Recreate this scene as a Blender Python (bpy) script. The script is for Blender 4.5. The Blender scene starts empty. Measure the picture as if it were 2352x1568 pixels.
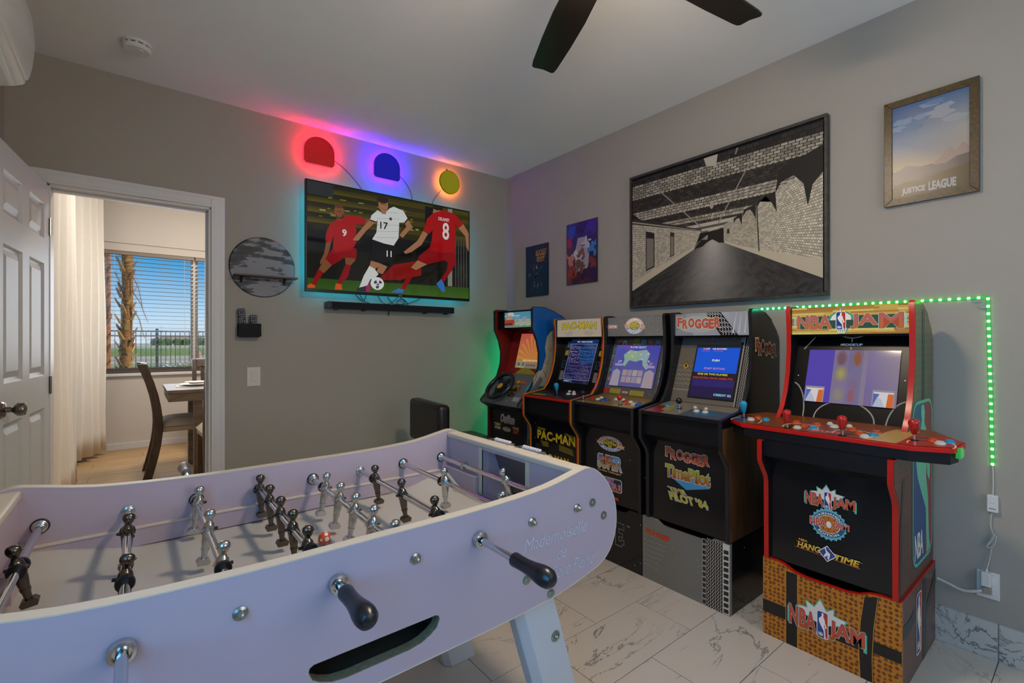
import bpy, bmesh, math, random
from mathutils import Vector, Matrix
from mathutils.geometry import tessellate_polygon

random.seed(7)
SC = bpy.context.scene
COL = SC.collection
PI = math.pi

# ------------------------------------------------------------------ camera
cam_d = bpy.data.cameras.new('camera')
cam_d.sensor_width = 36.0
cam_d.lens = 1088.0 / 2352.0 * 36.0
cam_d.clip_start = 0.02
cam = bpy.data.objects.new('camera', cam_d)
COL.objects.link(cam)
cam.location = (0, 0, 1.255)
YAW = math.atan2(864, 1088)
cam.rotation_euler = (PI / 2, 0, -YAW)
SC.camera = cam

# ------------------------------------------------------------------ view
SC.view_settings.view_transform = 'Standard'
SC.view_settings.look = 'None'
SC.view_settings.gamma = 1.0
SC.view_settings.exposure = 0.1
SC.view_settings.use_curve_mapping = False

SC.cycles.max_bounces = 6
SC.cycles.diffuse_bounces = 4
SC.cycles.glossy_bounces = 3
SC.cycles.transmission_bounces = 4
SC.cycles.caustics_reflective = False
SC.cycles.caustics_refractive = False

# ------------------------------------------------------------------ sky
world = bpy.data.worlds.new('sky')
SC.world = world
world.use_nodes = True
wn = world.node_tree
wn.nodes.clear()
w_out = wn.nodes.new('ShaderNodeOutputWorld')
w_bg = wn.nodes.new('ShaderNodeBackground')
w_tc = wn.nodes.new('ShaderNodeTexCoord')
w_sep = wn.nodes.new('ShaderNodeSeparateXYZ')
w_ramp = wn.nodes.new('ShaderNodeValToRGB')
wn.links.new(w_tc.outputs['Generated'], w_sep.inputs[0])
wn.links.new(w_sep.outputs['Z'], w_ramp.inputs[0])
wn.links.new(w_ramp.outputs[0], w_bg.inputs[0])
wn.links.new(w_bg.outputs[0], w_out.inputs[0])
e = w_ramp.color_ramp.elements
e[0].position = 0.0;  e[0].color = (0.66, 0.76, 0.86, 1)
e[1].position = 1.0;  e[1].color = (0.0, 0.13, 0.42, 1)
for p, c in ((0.05, (0.44, 0.66, 0.86, 1)), (0.13, (0.05, 0.33, 0.68, 1)), (0.26, (0.0, 0.22, 0.57, 1))):
    n = e.new(p); n.color = c
w_bg.inputs[1].default_value = 1.0


def lamp(name, kind, loc, rot, power, color, **kw):
    d = bpy.data.lights.new(name, kind)
    d.energy = power
    d.color = color
    for k, v in kw.items():
        setattr(d, k, v)
    o = bpy.data.objects.new(name, d)
    o.location = loc
    o.rotation_euler = rot
    COL.objects.link(o)
    return o


# sun over the garden, from behind the house
lamp('sun', 'SUN', (0, -5, 9), (math.radians(24), math.radians(50), 0), 3.2, (1.0, 0.95, 0.88), angle=0.01)
# daylight entering by the side window of the game room (left wall, beside the photographer)
lamp('side_window_daylight', 'AREA', (-0.49, -0.02, 1.5), (0, math.radians(-90), 0), 19.0, (0.12, 0.48, 1.0),
     shape='RECTANGLE', size=1.2, size_y=1.15)
# the room's second window, in the wall behind the photographer
lamp('rear_window_daylight', 'AREA', (1.35, -1.56, 1.55), (math.radians(90), 0, 0), 15.0, (0.93, 0.94, 1.0),
     shape='RECTANGLE', size=1.5, size_y=1.2)
# dining room: ceiling fixture and daylight from its glass door
lamp('dining_ceiling_light', 'AREA', (0.9, 5.4, 3.2), (0, 0, 0), 52.0, (1.0, 0.94, 0.87),
     shape='DISK', size=0.7)
lamp('dining_daylight', 'AREA', (0.4, 7.05, 1.6), (math.radians(-90), 0, 0), 16.0, (0.85, 0.92, 1.0),
     shape='RECTANGLE', size=1.2, size_y=1.3)


# ------------------------------------------------------------------ colour and materials
def lin(c):
    c = c / 255.0
    return c / 12.92 if c <= 0.04045 else ((c + 0.055) / 1.055) ** 2.4


def rgb(h):
    if isinstance(h, str):
        return (lin(int(h[0:2], 16)), lin(int(h[2:4], 16)), lin(int(h[4:6], 16)), 1.0)
    return (lin(h[0]), lin(h[1]), lin(h[2]), 1.0)


MATS = {}


def mat(name, col='808080', rough=0.5, metal=0.0, spec=0.5, emit=None, estr=0.0, noise=0.0, nscale=20.0,
        bump=0.0, bscale=200.0, coat=0.0, trans=0.0, stretch=None, alpha=1.0, bdist=0.002):
    """principled material with procedural colour variation and relief"""
    if name in MATS:
        return MATS[name]
    m = bpy.data.materials.new(name)
    m.use_nodes = True
    nt = m.node_tree
    b = nt.nodes['Principled BSDF']
    b.inputs['Base Color'].default_value = rgb(col)
    b.inputs['Roughness'].default_value = rough
    b.inputs['Metallic'].default_value = metal
    b.inputs['Specular IOR Level'].default_value = spec
    b.inputs['Coat Weight'].default_value = coat
    b.inputs['Transmission Weight'].default_value = trans
    b.inputs['Alpha'].default_value = alpha
    if emit is not None:
        b.inputs['Emission Color'].default_value = rgb(emit)
        b.inputs['Emission Strength'].default_value = estr
    tc = nt.nodes.new('ShaderNodeTexCoord')
    mp = nt.nodes.new('ShaderNodeMapping')
    nt.links.new(tc.outputs['Object'], mp.inputs[0])
    if stretch:
        mp.inputs['Scale'].default_value = stretch
    if noise > 0:
        nz = nt.nodes.new('ShaderNodeTexNoise')
        nz.inputs['Scale'].default_value = nscale
        nz.inputs['Detail'].default_value = 4
        nt.links.new(mp.outputs[0], nz.inputs['Vector'])
        mx = nt.nodes.new('ShaderNodeMixRGB')
        c = rgb(col)
        mx.inputs[1].default_value = (c[0] * (1 - noise), c[1] * (1 - noise), c[2] * (1 - noise), 1)
        mx.inputs[2].default_value = (min(1, c[0] * (1 + noise)), min(1, c[1] * (1 + noise)), min(1, c[2] * (1 + noise)), 1)
        nt.links.new(nz.outputs[0], mx.inputs[0])
        nt.links.new(mx.outputs[0], b.inputs['Base Color'])
    if bump > 0:
        nb = nt.nodes.new('ShaderNodeTexNoise')
        nb.inputs['Scale'].default_value = bscale
        nb.inputs['Detail'].default_value = 3
        nt.links.new(mp.outputs[0], nb.inputs['Vector'])
        bp = nt.nodes.new('ShaderNodeBump')
        bp.inputs['Strength'].default_value = bump
        bp.inputs['Distance'].default_value = bdist
        nt.links.new(nb.outputs[0], bp.inputs['Height'])
        nt.links.new(bp.outputs[0], b.inputs['Normal'])
    MATS[name] = m
    return m


def print_mat(name, rough=0.35, emit=0.0, base=1.0, coat=0.0, spec=0.5):
    """flat print: colour from the mesh's colour attribute"""
    if name in MATS:
        return MATS[name]
    m = mat(name, 'ffffff', rough, coat=coat, spec=spec)
    nt = m.node_tree
    b = nt.nodes['Principled BSDF']
    at = nt.nodes.new('ShaderNodeAttribute')
    at.attribute_name = 'Col'
    mx = nt.nodes.new('ShaderNodeMixRGB')
    mx.blend_type = 'MULTIPLY'
    mx.inputs[0].default_value = 1
    mx.inputs[2].default_value = (base, base, base, 1)
    nt.links.new(at.outputs['Color'], mx.inputs[1])
    nt.links.new(mx.outputs[0], b.inputs['Base Color'])
    if emit > 0:
        nt.links.new(at.outputs['Color'], b.inputs['Emission Color'])
        b.inputs['Emission Strength'].default_value = emit
    return m


def marble(name, base, vein, scale, lo=0.46, hi=0.64, wid=0.013):
    """white marble with thin grey veins, shifted per tile"""
    m = mat(name, base, 0.22, spec=0.5)
    nt = m.node_tree
    b = nt.nodes['Principled BSDF']
    tc = nt.nodes.new('ShaderNodeTexCoord')
    oi = nt.nodes.new('ShaderNodeObjectInfo')
    vm = nt.nodes.new('ShaderNodeVectorMath'); vm.operation = 'MULTIPLY_ADD'
    vm.inputs[1].default_value = (1, 1, 1)
    cr = nt.nodes.new('ShaderNodeVectorMath'); cr.operation = 'SCALE'
    cr.inputs[0].default_value = (37.0, 19.0, 11.0)
    nt.links.new(oi.outputs['Random'], cr.inputs['Scale'])
    nt.links.new(tc.outputs['Object'], vm.inputs[0])
    nt.links.new(cr.outputs[0], vm.inputs[2])
    n1 = nt.nodes.new('ShaderNodeTexNoise')
    n1.inputs['Scale'].default_value = scale
    n1.inputs['Detail'].default_value = 9
    n1.inputs['Roughness'].default_value = 0.62
    n1.inputs['Distortion'].default_value = 1.1
    mp = nt.nodes.new('ShaderNodeMapping')
    mp.inputs['Rotation'].default_value = (0.3, 0.2, 0.6)
    mp.inputs['Scale'].default_value = (0.55, 1.5, 1.0)
    nt.links.new(vm.outputs[0], mp.inputs[0])
    nt.links.new(mp.outputs[0], n1.inputs['Vector'])
    sub = nt.nodes.new('ShaderNodeMath'); sub.operation = 'SUBTRACT'; sub.inputs[1].default_value = 0.5
    ab = nt.nodes.new('ShaderNodeMath'); ab.operation = 'ABSOLUTE'
    nt.links.new(n1.outputs[0], sub.inputs[0]); nt.links.new(sub.outputs[0], ab.inputs[0])
    rp = nt.nodes.new('ShaderNodeValToRGB')
    rp.color_ramp.elements[0].position = 0.0; rp.color_ramp.elements[0].color = (1, 1, 1, 1)
    rp.color_ramp.elements[1].position = wid; rp.color_ramp.elements[1].color = (0, 0, 0, 1)
    nt.links.new(ab.outputs[0], rp.inputs[0])
    n2 = nt.nodes.new('ShaderNodeTexNoise')
    n2.inputs['Scale'].default_value = scale * 0.8
    n2.inputs['Detail'].default_value = 3
    nt.links.new(vm.outputs[0], n2.inputs['Vector'])
    r2 = nt.nodes.new('ShaderNodeValToRGB')
    r2.color_ramp.elements[0].position = lo; r2.color_ramp.elements[0].color = (0, 0, 0, 1)
    r2.color_ramp.elements[1].position = hi; r2.color_ramp.elements[1].color = (1, 1, 1, 1)
    nt.links.new(n2.outputs[0], r2.inputs[0])
    mu = nt.nodes.new('ShaderNodeMath'); mu.operation = 'MULTIPLY'
    nt.links.new(rp.outputs[0], mu.inputs[0]); nt.links.new(r2.outputs[0], mu.inputs[1])
    mx = nt.nodes.new('ShaderNodeMixRGB')
    mx.inputs[1].default_value = rgb(base); mx.inputs[2].default_value = rgb(vein)
    nt.links.new(mu.outputs[0], mx.inputs[0])
    nt.links.new(mx.outputs[0], b.inputs['Base Color'])
    return m


def cells(name, c_cell, c_gap, scale, stretch=(1, 1, 1), rough=0.35, bump=0.0, lo=0.28, hi=0.36):
    """printed dimples: voronoi spots of one colour on another"""
    m = mat(name, c_cell, rough)
    nt = m.node_tree
    b = nt.nodes['Principled BSDF']
    tc = nt.nodes.new('ShaderNodeTexCoord')
    mp = nt.nodes.new('ShaderNodeMapping')
    mp.inputs['Scale'].default_value = stretch
    vo = nt.nodes.new('ShaderNodeTexVoronoi')
    vo.inputs['Scale'].default_value = scale
    vo.inputs['Randomness'].default_value = 0.35
    nt.links.new(tc.outputs['Object'], mp.inputs[0])
    nt.links.new(mp.outputs[0], vo.inputs['Vector'])
    rp = nt.nodes.new('ShaderNodeValToRGB')
    rp.color_ramp.elements[0].position = lo; rp.color_ramp.elements[0].color = rgb(c_cell)
    rp.color_ramp.elements[1].position = hi; rp.color_ramp.elements[1].color = rgb(c_gap)
    nt.links.new(vo.outputs['Distance'], rp.inputs[0])
    nt.links.new(rp.outputs[0], b.inputs['Base Color'])
    return m


def wood(name, c1, c2, scale=6.0, stretch=(1, 1, 1), rough=0.5):
    m = mat(name, c1, rough)
    nt = m.node_tree
    b = nt.nodes['Principled BSDF']
    tc = nt.nodes.new('ShaderNodeTexCoord')
    oi = nt.nodes.new('ShaderNodeObjectInfo')
    mp = nt.nodes.new('ShaderNodeMapping')
    mp.inputs['Scale'].default_value = stretch
    cr = nt.nodes.new('ShaderNodeVectorMath'); cr.operation = 'SCALE'
    cr.inputs[0].default_value = (5.0, 9.0, 7.0)
    nt.links.new(oi.outputs['Random'], cr.inputs['Scale'])
    nt.links.new(cr.outputs[0], mp.inputs['Location'])
    nz = nt.nodes.new('ShaderNodeTexNoise')
    nz.inputs['Scale'].default_value = scale
    nz.inputs['Detail'].default_value = 6
    nz.inputs['Distortion'].default_value = 0.6
    nt.links.new(tc.outputs['Object'], mp.inputs[0])
    nt.links.new(mp.outputs[0], nz.inputs['Vector'])
    rp = nt.nodes.new('ShaderNodeValToRGB')
    rp.color_ramp.elements[0].position = 0.3; rp.color_ramp.elements[0].color = rgb(c1)
    rp.color_ramp.elements[1].position = 0.7; rp.color_ramp.elements[1].color = rgb(c2)
    nt.links.new(nz.outputs[0], rp.inputs[0])
    nt.links.new(rp.outputs[0], b.inputs['Base Color'])
    return m


# ------------------------------------------------------------------ mesh builder
class MB:
    def __init__(s):
        s.v = []; s.f = []; s.m = []

    def add(s, vs, fs, m=0):
        o = len(s.v)
        s.v += [tuple(p) for p in vs]
        for f in fs:
            s.f.append([i + o for i in f]); s.m.append(m)
        return s

    def box(s, x0, x1, y0, y1, z0, z1, m=0, M=None):
        vs = [Vector(p) for p in ((x0, y0, z0), (x1, y0, z0), (x1, y1, z0), (x0, y1, z0),
                                  (x0, y0, z1), (x1, y0, z1), (x1, y1, z1), (x0, y1, z1))]
        if M: vs = [M @ p for p in vs]
        return s.add(vs, [(0, 3, 2, 1), (4, 5, 6, 7), (0, 1, 5, 4), (1, 2, 6, 5), (2, 3, 7, 6), (3, 0, 4, 7)], m)

    def prism(s, poly, axis, a0, a1, m=0, holes=(), mside=None):
        """extrude a 2-D outline (with holes) along an axis; axis y: (x,z), x: (y,z), z: (x,y)"""
        def P(q, a):
            return {'y': (q[0], a, q[1]), 'x': (a, q[0], q[1]), 'z': (q[0], q[1], a)}[axis]
        loops = [list(poly)] + [list(h) for h in holes]
        flat = [q for l in loops for q in l]
        n = len(flat)
        tris = tessellate_polygon([[Vector((q[0], q[1], 0)) for q in l] for l in loops])
        vs = [P(q, a0) for q in flat] + [P(q, a1) for q in flat]
        s.add(vs, [tuple(t) for t in tris] + [tuple(i + n for i in reversed(t)) for t in tris], m)
        o = len(s.v) - 2 * n
        st = 0
        for l in loops:
            k = len(l)
            for i in range(k):
                j = (i + 1) % k
                s.f.append([o + st + i, o + st + j, o + st + j + n, o + st + i + n])
                s.m.append(m if mside is None else mside)
            st += k
        return s

    def strip(s, pts, axis, a0, a1, th, m=0, closed=False):
        """band of thickness th laid along a 2-D polyline (for edge trims)"""
        n = len(pts)
        nr = []
        for i in range(n):
            p0 = Vector(pts[i - 1] if (i > 0 or closed) else pts[i]); p1 = Vector(pts[(i + 1) % n] if (i < n - 1 or closed) else pts[i])
            d = (p1 - p0).normalized(); nr.append(Vector((d.y, -d.x)))
        def P(q, a):
            return {'y': (q[0], a, q[1]), 'x': (a, q[0], q[1]), 'z': (q[0], q[1], a)}[axis]
        vs = []
        for i in range(n):
            q = Vector(pts[i]); w = q + nr[i] * th
            vs += [P(q, a0), P(q, a1), P(w, a1), P(w, a0)]
        fs = []
        for i in range(n if closed else n - 1):
            a = 4 * i; b = 4 * ((i + 1) % n)
            for k in range(4):
                fs.append((a + k, a + (k + 1) % 4, b + (k + 1) % 4, b + k))
        if not closed:
            fs += [(0, 1, 2, 3), (4 * n - 1, 4 * n - 2, 4 * n - 3, 4 * n - 4)]
        return s.add(vs, fs, m)

    def tube(s, pts, r, seg=10, m=0, ell=None):
        pts = [Vector(p) for p in pts]
        n = len(pts)
        rs = r if isinstance(r, (list, tuple)) else [r] * n
        vs = []
        up = None
        for i in range(n):
            d = (pts[min(i + 1, n - 1)] - pts[max(i - 1, 0)]).normalized()
            if up is None:
                up = Vector((0, 0, 1)) if abs(d.z) < 0.9 else Vector((1, 0, 0))
            a = d.cross(up).normalized(); b = a.cross(d).normalized(); up = b
            for k in range(seg):
                t = 2 * PI * k / seg
                vs.append(pts[i] + a * (math.cos(t) * rs[i]) + b * (math.sin(t) * rs[i]))
        fs = [tuple(range(seg - 1, -1, -1)), tuple(range((n - 1) * seg, n * seg))]
        for i in range(n - 1):
            for k in range(seg):
                fs.append((i * seg + k, i * seg + (k + 1) % seg, (i + 1) * seg + (k + 1) % seg, (i + 1) * seg + k))
        return s.add(vs, fs, m)

    def lathe(s, prof, org, axis, seg=20, m=0):
        """prof: (radius, distance along axis)"""
        org = Vector(org); d = Vector(axis).normalized()
        u = d.cross(Vector((0, 0, 1)) if abs(d.z) < 0.9 else Vector((1, 0, 0))).normalized(); w = d.cross(u)
        vs = []
        for r, t in prof:
            for k in range(seg):
                a = 2 * PI * k / seg
                vs.append(org + d * t + u * (math.cos(a) * r) + w * (math.sin(a) * r))
        n = len(prof)
        fs = [tuple(range(seg - 1, -1, -1)), tuple(range((n - 1) * seg, n * seg))]
        for i in range(n - 1):
            for k in range(seg):
                fs.append((i * seg + k, i * seg + (k + 1) % seg, (i + 1) * seg + (k + 1) % seg, (i + 1) * seg + k))
        return s.add(vs, fs, m)

    def sphere(s, c, r, seg=16, rings=10, sc=(1, 1, 1), m=0):
        prof = []
        vs = []; fs = []
        c = Vector(c)
        for i in range(rings + 1):
            t = PI * i / rings
            for k in range(seg):
                a = 2 * PI * k / seg
                vs.append(c + Vector((math.sin(t) * math.cos(a) * r * sc[0], math.sin(t) * math.sin(a) * r * sc[1], math.cos(t) * r * sc[2])))
        for i in range(rings):
            for k in range(seg):
                fs.append((i * seg + k, (i + 1) * seg + k, (i + 1) * seg + (k + 1) % seg, i * seg + (k + 1) % seg))
        return s.add(vs, fs, m)

    def stack(s, rows, seg=14, m=0):
        """stacked ellipses (cx, cy, z, rx, ry)"""
        vs = []
        for cx, cy, z, rx, ry in rows:
            for k in range(seg):
                a = 2 * PI * k / seg
                vs.append((cx + math.cos(a) * rx, cy + math.sin(a) * ry, z))
        n = len(rows)
        fs = [tuple(range(seg - 1, -1, -1)), tuple(range((n - 1) * seg, n * seg))]
        for i in range(n - 1):
            for k in range(seg):
                fs.append((i * seg + k, i * seg + (k + 1) % seg, (i + 1) * seg + (k + 1) % seg, (i + 1) * seg + k))
        return s.add(vs, fs, m)

    def xform(s, M):
        s.v = [tuple(M @ Vector(p)) for p in s.v]
        return s

    def mesh(s, name, mats, smooth=35, recalc=True):
        me = bpy.data.meshes.new(name)
        me.from_pydata(s.v, [], s.f)
        if not isinstance(mats, (list, tuple)): mats = [mats]
        for mm in mats: me.materials.append(mm)
        for p, mi in zip(me.polygons, s.m): p.material_index = mi
        if recalc:
            bm = bmesh.new(); bm.from_mesh(me)
            bmesh.ops.remove_doubles(bm, verts=bm.verts, dist=1e-6)
            bmesh.ops.recalc_face_normals(bm, faces=bm.faces)
            bm.to_mesh(me); bm.free()
        if smooth:
            for p in me.polygons: p.use_smooth = True
            me.set_sharp_from_angle(angle=math.radians(smooth))
        return me

    def build(s, name, mats, parent=None, smooth=35, bevel=0.0, seg=2, recalc=True):
        o = bpy.data.objects.new(name, s.mesh(name, mats, smooth, recalc))
        COL.objects.link(o)
        if bevel > 0:
            b = o.modifiers.new('edges', 'BEVEL'); b.width = bevel; b.segments = seg
            b.limit_method = 'ANGLE'; b.angle_limit = math.radians(40); b.harden_normals = False
        if parent is not None: attach(o, parent)
        return o


def attach(o, parent):
    o.parent = parent
    o.matrix_parent_inverse = WM[parent.name].inverted() if parent.name in WM else Matrix.Identity(4)


WM = {}


def thing(name, label, cat, loc=(0, 0, 0), group=None, kind=None):
    o = bpy.data.objects.new(name, None)
    COL.objects.link(o)
    o.location = loc
    o.empty_display_size = 0.05
    WM[o.name] = Matrix.Translation(Vector(loc))
    o['label'] = label
    if cat: o['category'] = cat
    if group: o['group'] = group
    if kind: o['kind'] = kind
    return o


def tag(o, label, cat, group=None):
    o['label'] = label; o['category'] = cat
    if group: o['group'] = group
    return o


def struct(o, label=None):
    o['kind'] = 'structure'
    if label: o['label'] = label
    return o


# ------------------------------------------------------------------ flat print
_glyphs = {}


def glyphs(txt, offset=0.0, shear=0.0, spacing=1.0):
    key = (txt, offset, shear, spacing)
    if key not in _glyphs:
        cu = bpy.data.curves.new('lettering', 'FONT')
        cu.body = txt; cu.size = 1.0; cu.offset = offset; cu.shear = shear; cu.space_character = spacing
        cu.resolution_u = 3; cu.fill_mode = 'FRONT'
        ob = bpy.data.objects.new('lettering', cu)
        me = bpy.data.meshes.new_from_object(ob)
        vs = [(v.co.x, v.co.y) for v in me.vertices]
        fs = [tuple(p.vertices) for p in me.polygons]
        bpy.data.objects.remove(ob); bpy.data.meshes.remove(me); bpy.data.curves.remove(cu)
        _glyphs[key] = (vs, fs)
    return _glyphs[key]


class Art:
    """printed sheet: coloured polygons in layers a tenth of a millimetre apart"""
    def __init__(s, O, U, V, w, h, lift=0.0006, step=0.00012):
        s.O = Vector(O); s.U = Vector(U) / w; s.V = Vector(V) / h
        s.N = s.U.cross(s.V).normalized()
        s.w = w; s.h = h; s.z = lift; s.step = step
        s.v = []; s.f = []; s.c = []

    def P(s, q, dz=0):
        return s.O + s.U * q[0] + s.V * q[1] + s.N * (s.z + dz)

    def up(s):
        s.z += s.step

    def raw(s, pts, faces, cols):
        o = len(s.v)
        s.v += [tuple(s.P(q)) for q in pts]
        for f in faces:
            s.f.append([i + o for i in f])
            s.c.append([cols[i] for i in f] if isinstance(cols, list) else [cols] * len(f))

    def poly(s, pts, col):
        s.up()
        tr = tessellate_polygon([[Vector((p[0], p[1], 0)) for p in pts]])
        fs = []
        for t in tr:
            a, b, c = [Vector(pts[i]) for i in t]
            fs.append(tuple(t) if (b - a).cross(c - a) > 0 else tuple(reversed(t)))
        cols = [rgb(k) for k in col] if isinstance(col, list) else rgb(col)
        s.raw(pts, fs, cols)
        return s

    def rect(s, x0, y0, x1, y1, col):
        return s.poly([(x0, y0), (x1, y0), (x1, y1), (x0, y1)], col)

    def many(s, polys, col):
        """alike shapes in one layer"""
        s.up()
        for pts in polys:
            tr = tessellate_polygon([[Vector((p[0], p[1], 0)) for p in pts]])
            fs = []
            for t in tr:
                a, b, c = [Vector(pts[i]) for i in t]
                fs.append(tuple(t) if (b - a).cross(c - a) > 0 else tuple(reversed(t)))
            s.raw(pts, fs, rgb(col))
        return s

    def ell(s, cx, cy, rx, ry, col, n=28, a0=0, a1=360):
        pts = [(cx + rx * math.cos(math.radians(a0 + (a1 - a0) * i / n)), cy + ry * math.sin(math.radians(a0 + (a1 - a0) * i / n))) for i in range(n + (0 if a1 - a0 == 360 else 1))]
        return s.poly(pts, col)

    def line(s, pts, wd, col):
        """stroke of constant width"""
        s.up()
        n = len(pts)
        L = []; R = []
        for i in range(n):
            a = Vector(pts[max(i - 1, 0)]); b = Vector(pts[min(i + 1, n - 1)])
            d = (b - a).normalized(); q = Vector((-d.y, d.x)) * wd / 2
            L.append(Vector(pts[i]) + q); R.append(Vector(pts[i]) - q)
        vs = L + R
        s.raw(vs, [(i, i + n, i + n + 1, i + 1) for i in range(n - 1)], rgb(col))
        return s

    def arc(s, cx, cy, rx, ry, a0, a1, wd, col, n=20):
        return s.line([(cx + rx * math.cos(math.radians(a0 + (a1 - a0) * i / n)), cy + ry * math.sin(math.radians(a0 + (a1 - a0) * i / n))) for i in range(n + 1)], wd, col)

    def rrect(s, x0, y0, x1, y1, r, col, n=5):
        pts = []
        for cx, cy, a in ((x1 - r, y0 + r, -90), (x1 - r, y1 - r, 0), (x0 + r, y1 - r, 90), (x0 + r, y0 + r, 180)):
            for i in range(n + 1):
                t = math.radians(a + 90 * i / n)
                pts.append((cx + r * math.cos(t), cy + r * math.sin(t)))
        return s.poly(pts, col)

    def text(s, txt, x0, y0, x1, y1, col, bold=0.02, shear=0.0, out=None, warp=None, top=None, spacing=1.0, shadow=None):
        """lettering fitted into a box; out = [(colour, extra boldness), ...] drawn first; top = second colour (vertical blend)"""
        bv, _ = glyphs(txt, bold, shear, spacing)
        mx0 = min(p[0] for p in bv); mx1 = max(p[0] for p in bv); my0 = min(p[1] for p in bv); my1 = max(p[1] for p in bv)
        kx = (x1 - x0) / (mx1 - mx0); ky = (y1 - y0) / (my1 - my0)
        def T(p, dx=0, dy=0):
            q = (x0 + (p[0] - mx0) * kx + dx, y0 + (p[1] - my0) * ky + dy)
            return warp(*q) if warp else q
        if shadow:
            s.up()
            vs, fs = glyphs(txt, bold + 0.01, shear, spacing)
            s.raw([T(p, shadow[1], shadow[2]) for p in vs], fs, rgb(shadow[0]))
        for oc, ob in (out or []):
            s.up()
            vs, fs = glyphs(txt, bold + ob, shear, spacing)
            s.raw([T(p) for p in vs], fs, rgb(oc))
        s.up()
        vs, fs = glyphs(txt, bold, shear, spacing)
        if top:
            a = rgb(col); b = rgb(top)
            cols = []
            for p in vs:
                t = (p[1] - my0) / (my1 - my0)
                cols.append(tuple(a[i] * (1 - t) + b[i] * t for i in range(4)))
            s.raw([T(p) for p in vs], fs, cols)
        else:
            s.raw([T(p) for p in vs], fs, rgb(col))
        return s

    def build(s, name, m, parent):
        me = bpy.data.meshes.new(name)
        me.from_pydata(s.v, [], s.f)
        ca = me.color_attributes.new('Col', 'FLOAT_COLOR', 'CORNER')
        i = 0
        for p, cs in zip(me.polygons, s.c):
            for k, c in zip(range(p.loop_start, p.loop_start + p.loop_total), cs):
                ca.data[k].color = c
        me.materials.append(m)
        o = bpy.data.objects.new(name, me)
        COL.objects.link(o)
        if parent is not None: attach(o, parent)
        return o


P_FLAT = print_mat('print_satin', 0.32, base=1.35)
P_MATTE = print_mat('print_matte', 0.6, spec=0.3, base=1.45)
P_LIT = print_mat('print_backlit', 0.25, emit=0.55, base=0.5)
P_SCREEN = print_mat('screen_image', 0.06, emit=0.9, base=0.02)

# ================================================================== setting
XL, XR, YB, YN, H = -0.515, 2.657, 3.427, -1.59, 2.74
M_WALL = mat('wall_paint_grey', 'a8a194', 0.75, noise=0.03, nscale=3, bump=0.35, bscale=160, bdist=0.0012, spec=0.25)
M_CEIL = mat('ceiling_paint_white', 'f0eeea', 0.85, noise=0.02, nscale=4, bump=0.25, bscale=140, bdist=0.001, spec=0.2)
M_TRIM = mat('trim_paint_white', 'dad8d4', 0.4, noise=0.02, nscale=8)
M_GROUT = mat('grout', '6e6250', 0.9, noise=0.1, nscale=60)
M_MARBLE = marble('marble_tile', 'c9c1b4', '77736a', 2.6)
M_MARBLE_B = marble('marble_baseboard', 'c6c4bb', '5c5b54', 5.0, 0.34, 0.52, 0.022)
M_DWALL = mat('dining_wall_cream', 'd4cbc0', 0.8, noise=0.02, nscale=4, bump=0.2, bscale=120, spec=0.2)
M_GLASS = mat('window_glass', 'ffffff', 0.0, trans=1.0, spec=0.3, alpha=0.12)

# --- game room shell
mb = MB()
OPL, OPR, OPT = -0.36, 0.362, 2.075          # doorway in the TV wall
mb.box(XL - 0.12, OPL, YB, YB + 0.12, 0, H)
mb.box(OPR, XR + 0.12, YB, YB + 0.12, 0, H)
mb.box(OPL, OPR, YB, YB + 0.12, OPT, H)
struct(mb.build('wall_back', M_WALL, smooth=0), 'grey painted wall with the television and the doorway')
struct(MB().box(XR, XR + 0.12, YN - 0.12, YB, 0, H).build('wall_right', M_WALL, smooth=0), 'grey painted wall behind the arcade cabinets')
mb = MB()
WY0, WY1, WZ0, WZ1 = -0.64, 0.60, 0.92, 2.10   # side window
mb.box(XL - 0.12, XL, YN - 0.12, WY0, 0, H); mb.box(XL - 0.12, XL, WY1, YB, 0, H)
mb.box(XL - 0.12, XL, WY0, WY1, 0, WZ0); mb.box(XL - 0.12, XL, WY0, WY1, WZ1, H)
struct(mb.build('wall_left', M_WALL, smooth=0), 'grey painted side wall carrying the air conditioner')
mb = MB()
mb.box(XL, 0.55, YN - 0.12, YN, 0, H); mb.box(2.15, XR, YN - 0.12, YN, 0, H)
mb.box(0.55, 2.15, YN - 0.12, YN, 0, 0.9); mb.box(0.55, 2.15, YN - 0.12, YN, 2.15, H)
struct(mb.build('wall_near', M_WALL, smooth=0), 'grey painted wall behind the viewer')
struct(MB().box(XL - 0.12, XR + 0.12, YN - 0.12, YB + 0.12, H, H + 0.1).build('ceiling', M_CEIL, smooth=0), 'white painted ceiling of the game room')
fl = struct(MB().box(XL - 0.12, XR + 0.12, YN - 0.12, YB, -0.1, -0.003).build('floor', M_GROUT, smooth=0), 'floor of white marble tiles with brown joints')
# floor tiles, running bond
tw, tl, g = 0.2875, 0.574, 0.003
k0 = int(math.floor((YN - 0.268) / tw))
for k in range(k0, 12):
    ya = 0.268 + k * tw; yb = ya + tw
    ya = max(ya, YN); yb = min(yb, YB)
    if yb - ya < 0.02: continue
    off = 1.605 if k % 2 == 0 else 1.892
    for j in range(-5, 4):
        xa = off + j * tl; xb = xa + tl
        xa = max(xa, XL); xb = min(xb, XR)
        if xb - xa < 0.02: continue
        m_ = MB().box(xa + g / 2, xb - g / 2, ya + g / 2, yb - g / 2, -0.012, 0.0)
        m_.build('floor_tile', M_MARBLE, fl, smooth=0)
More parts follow.
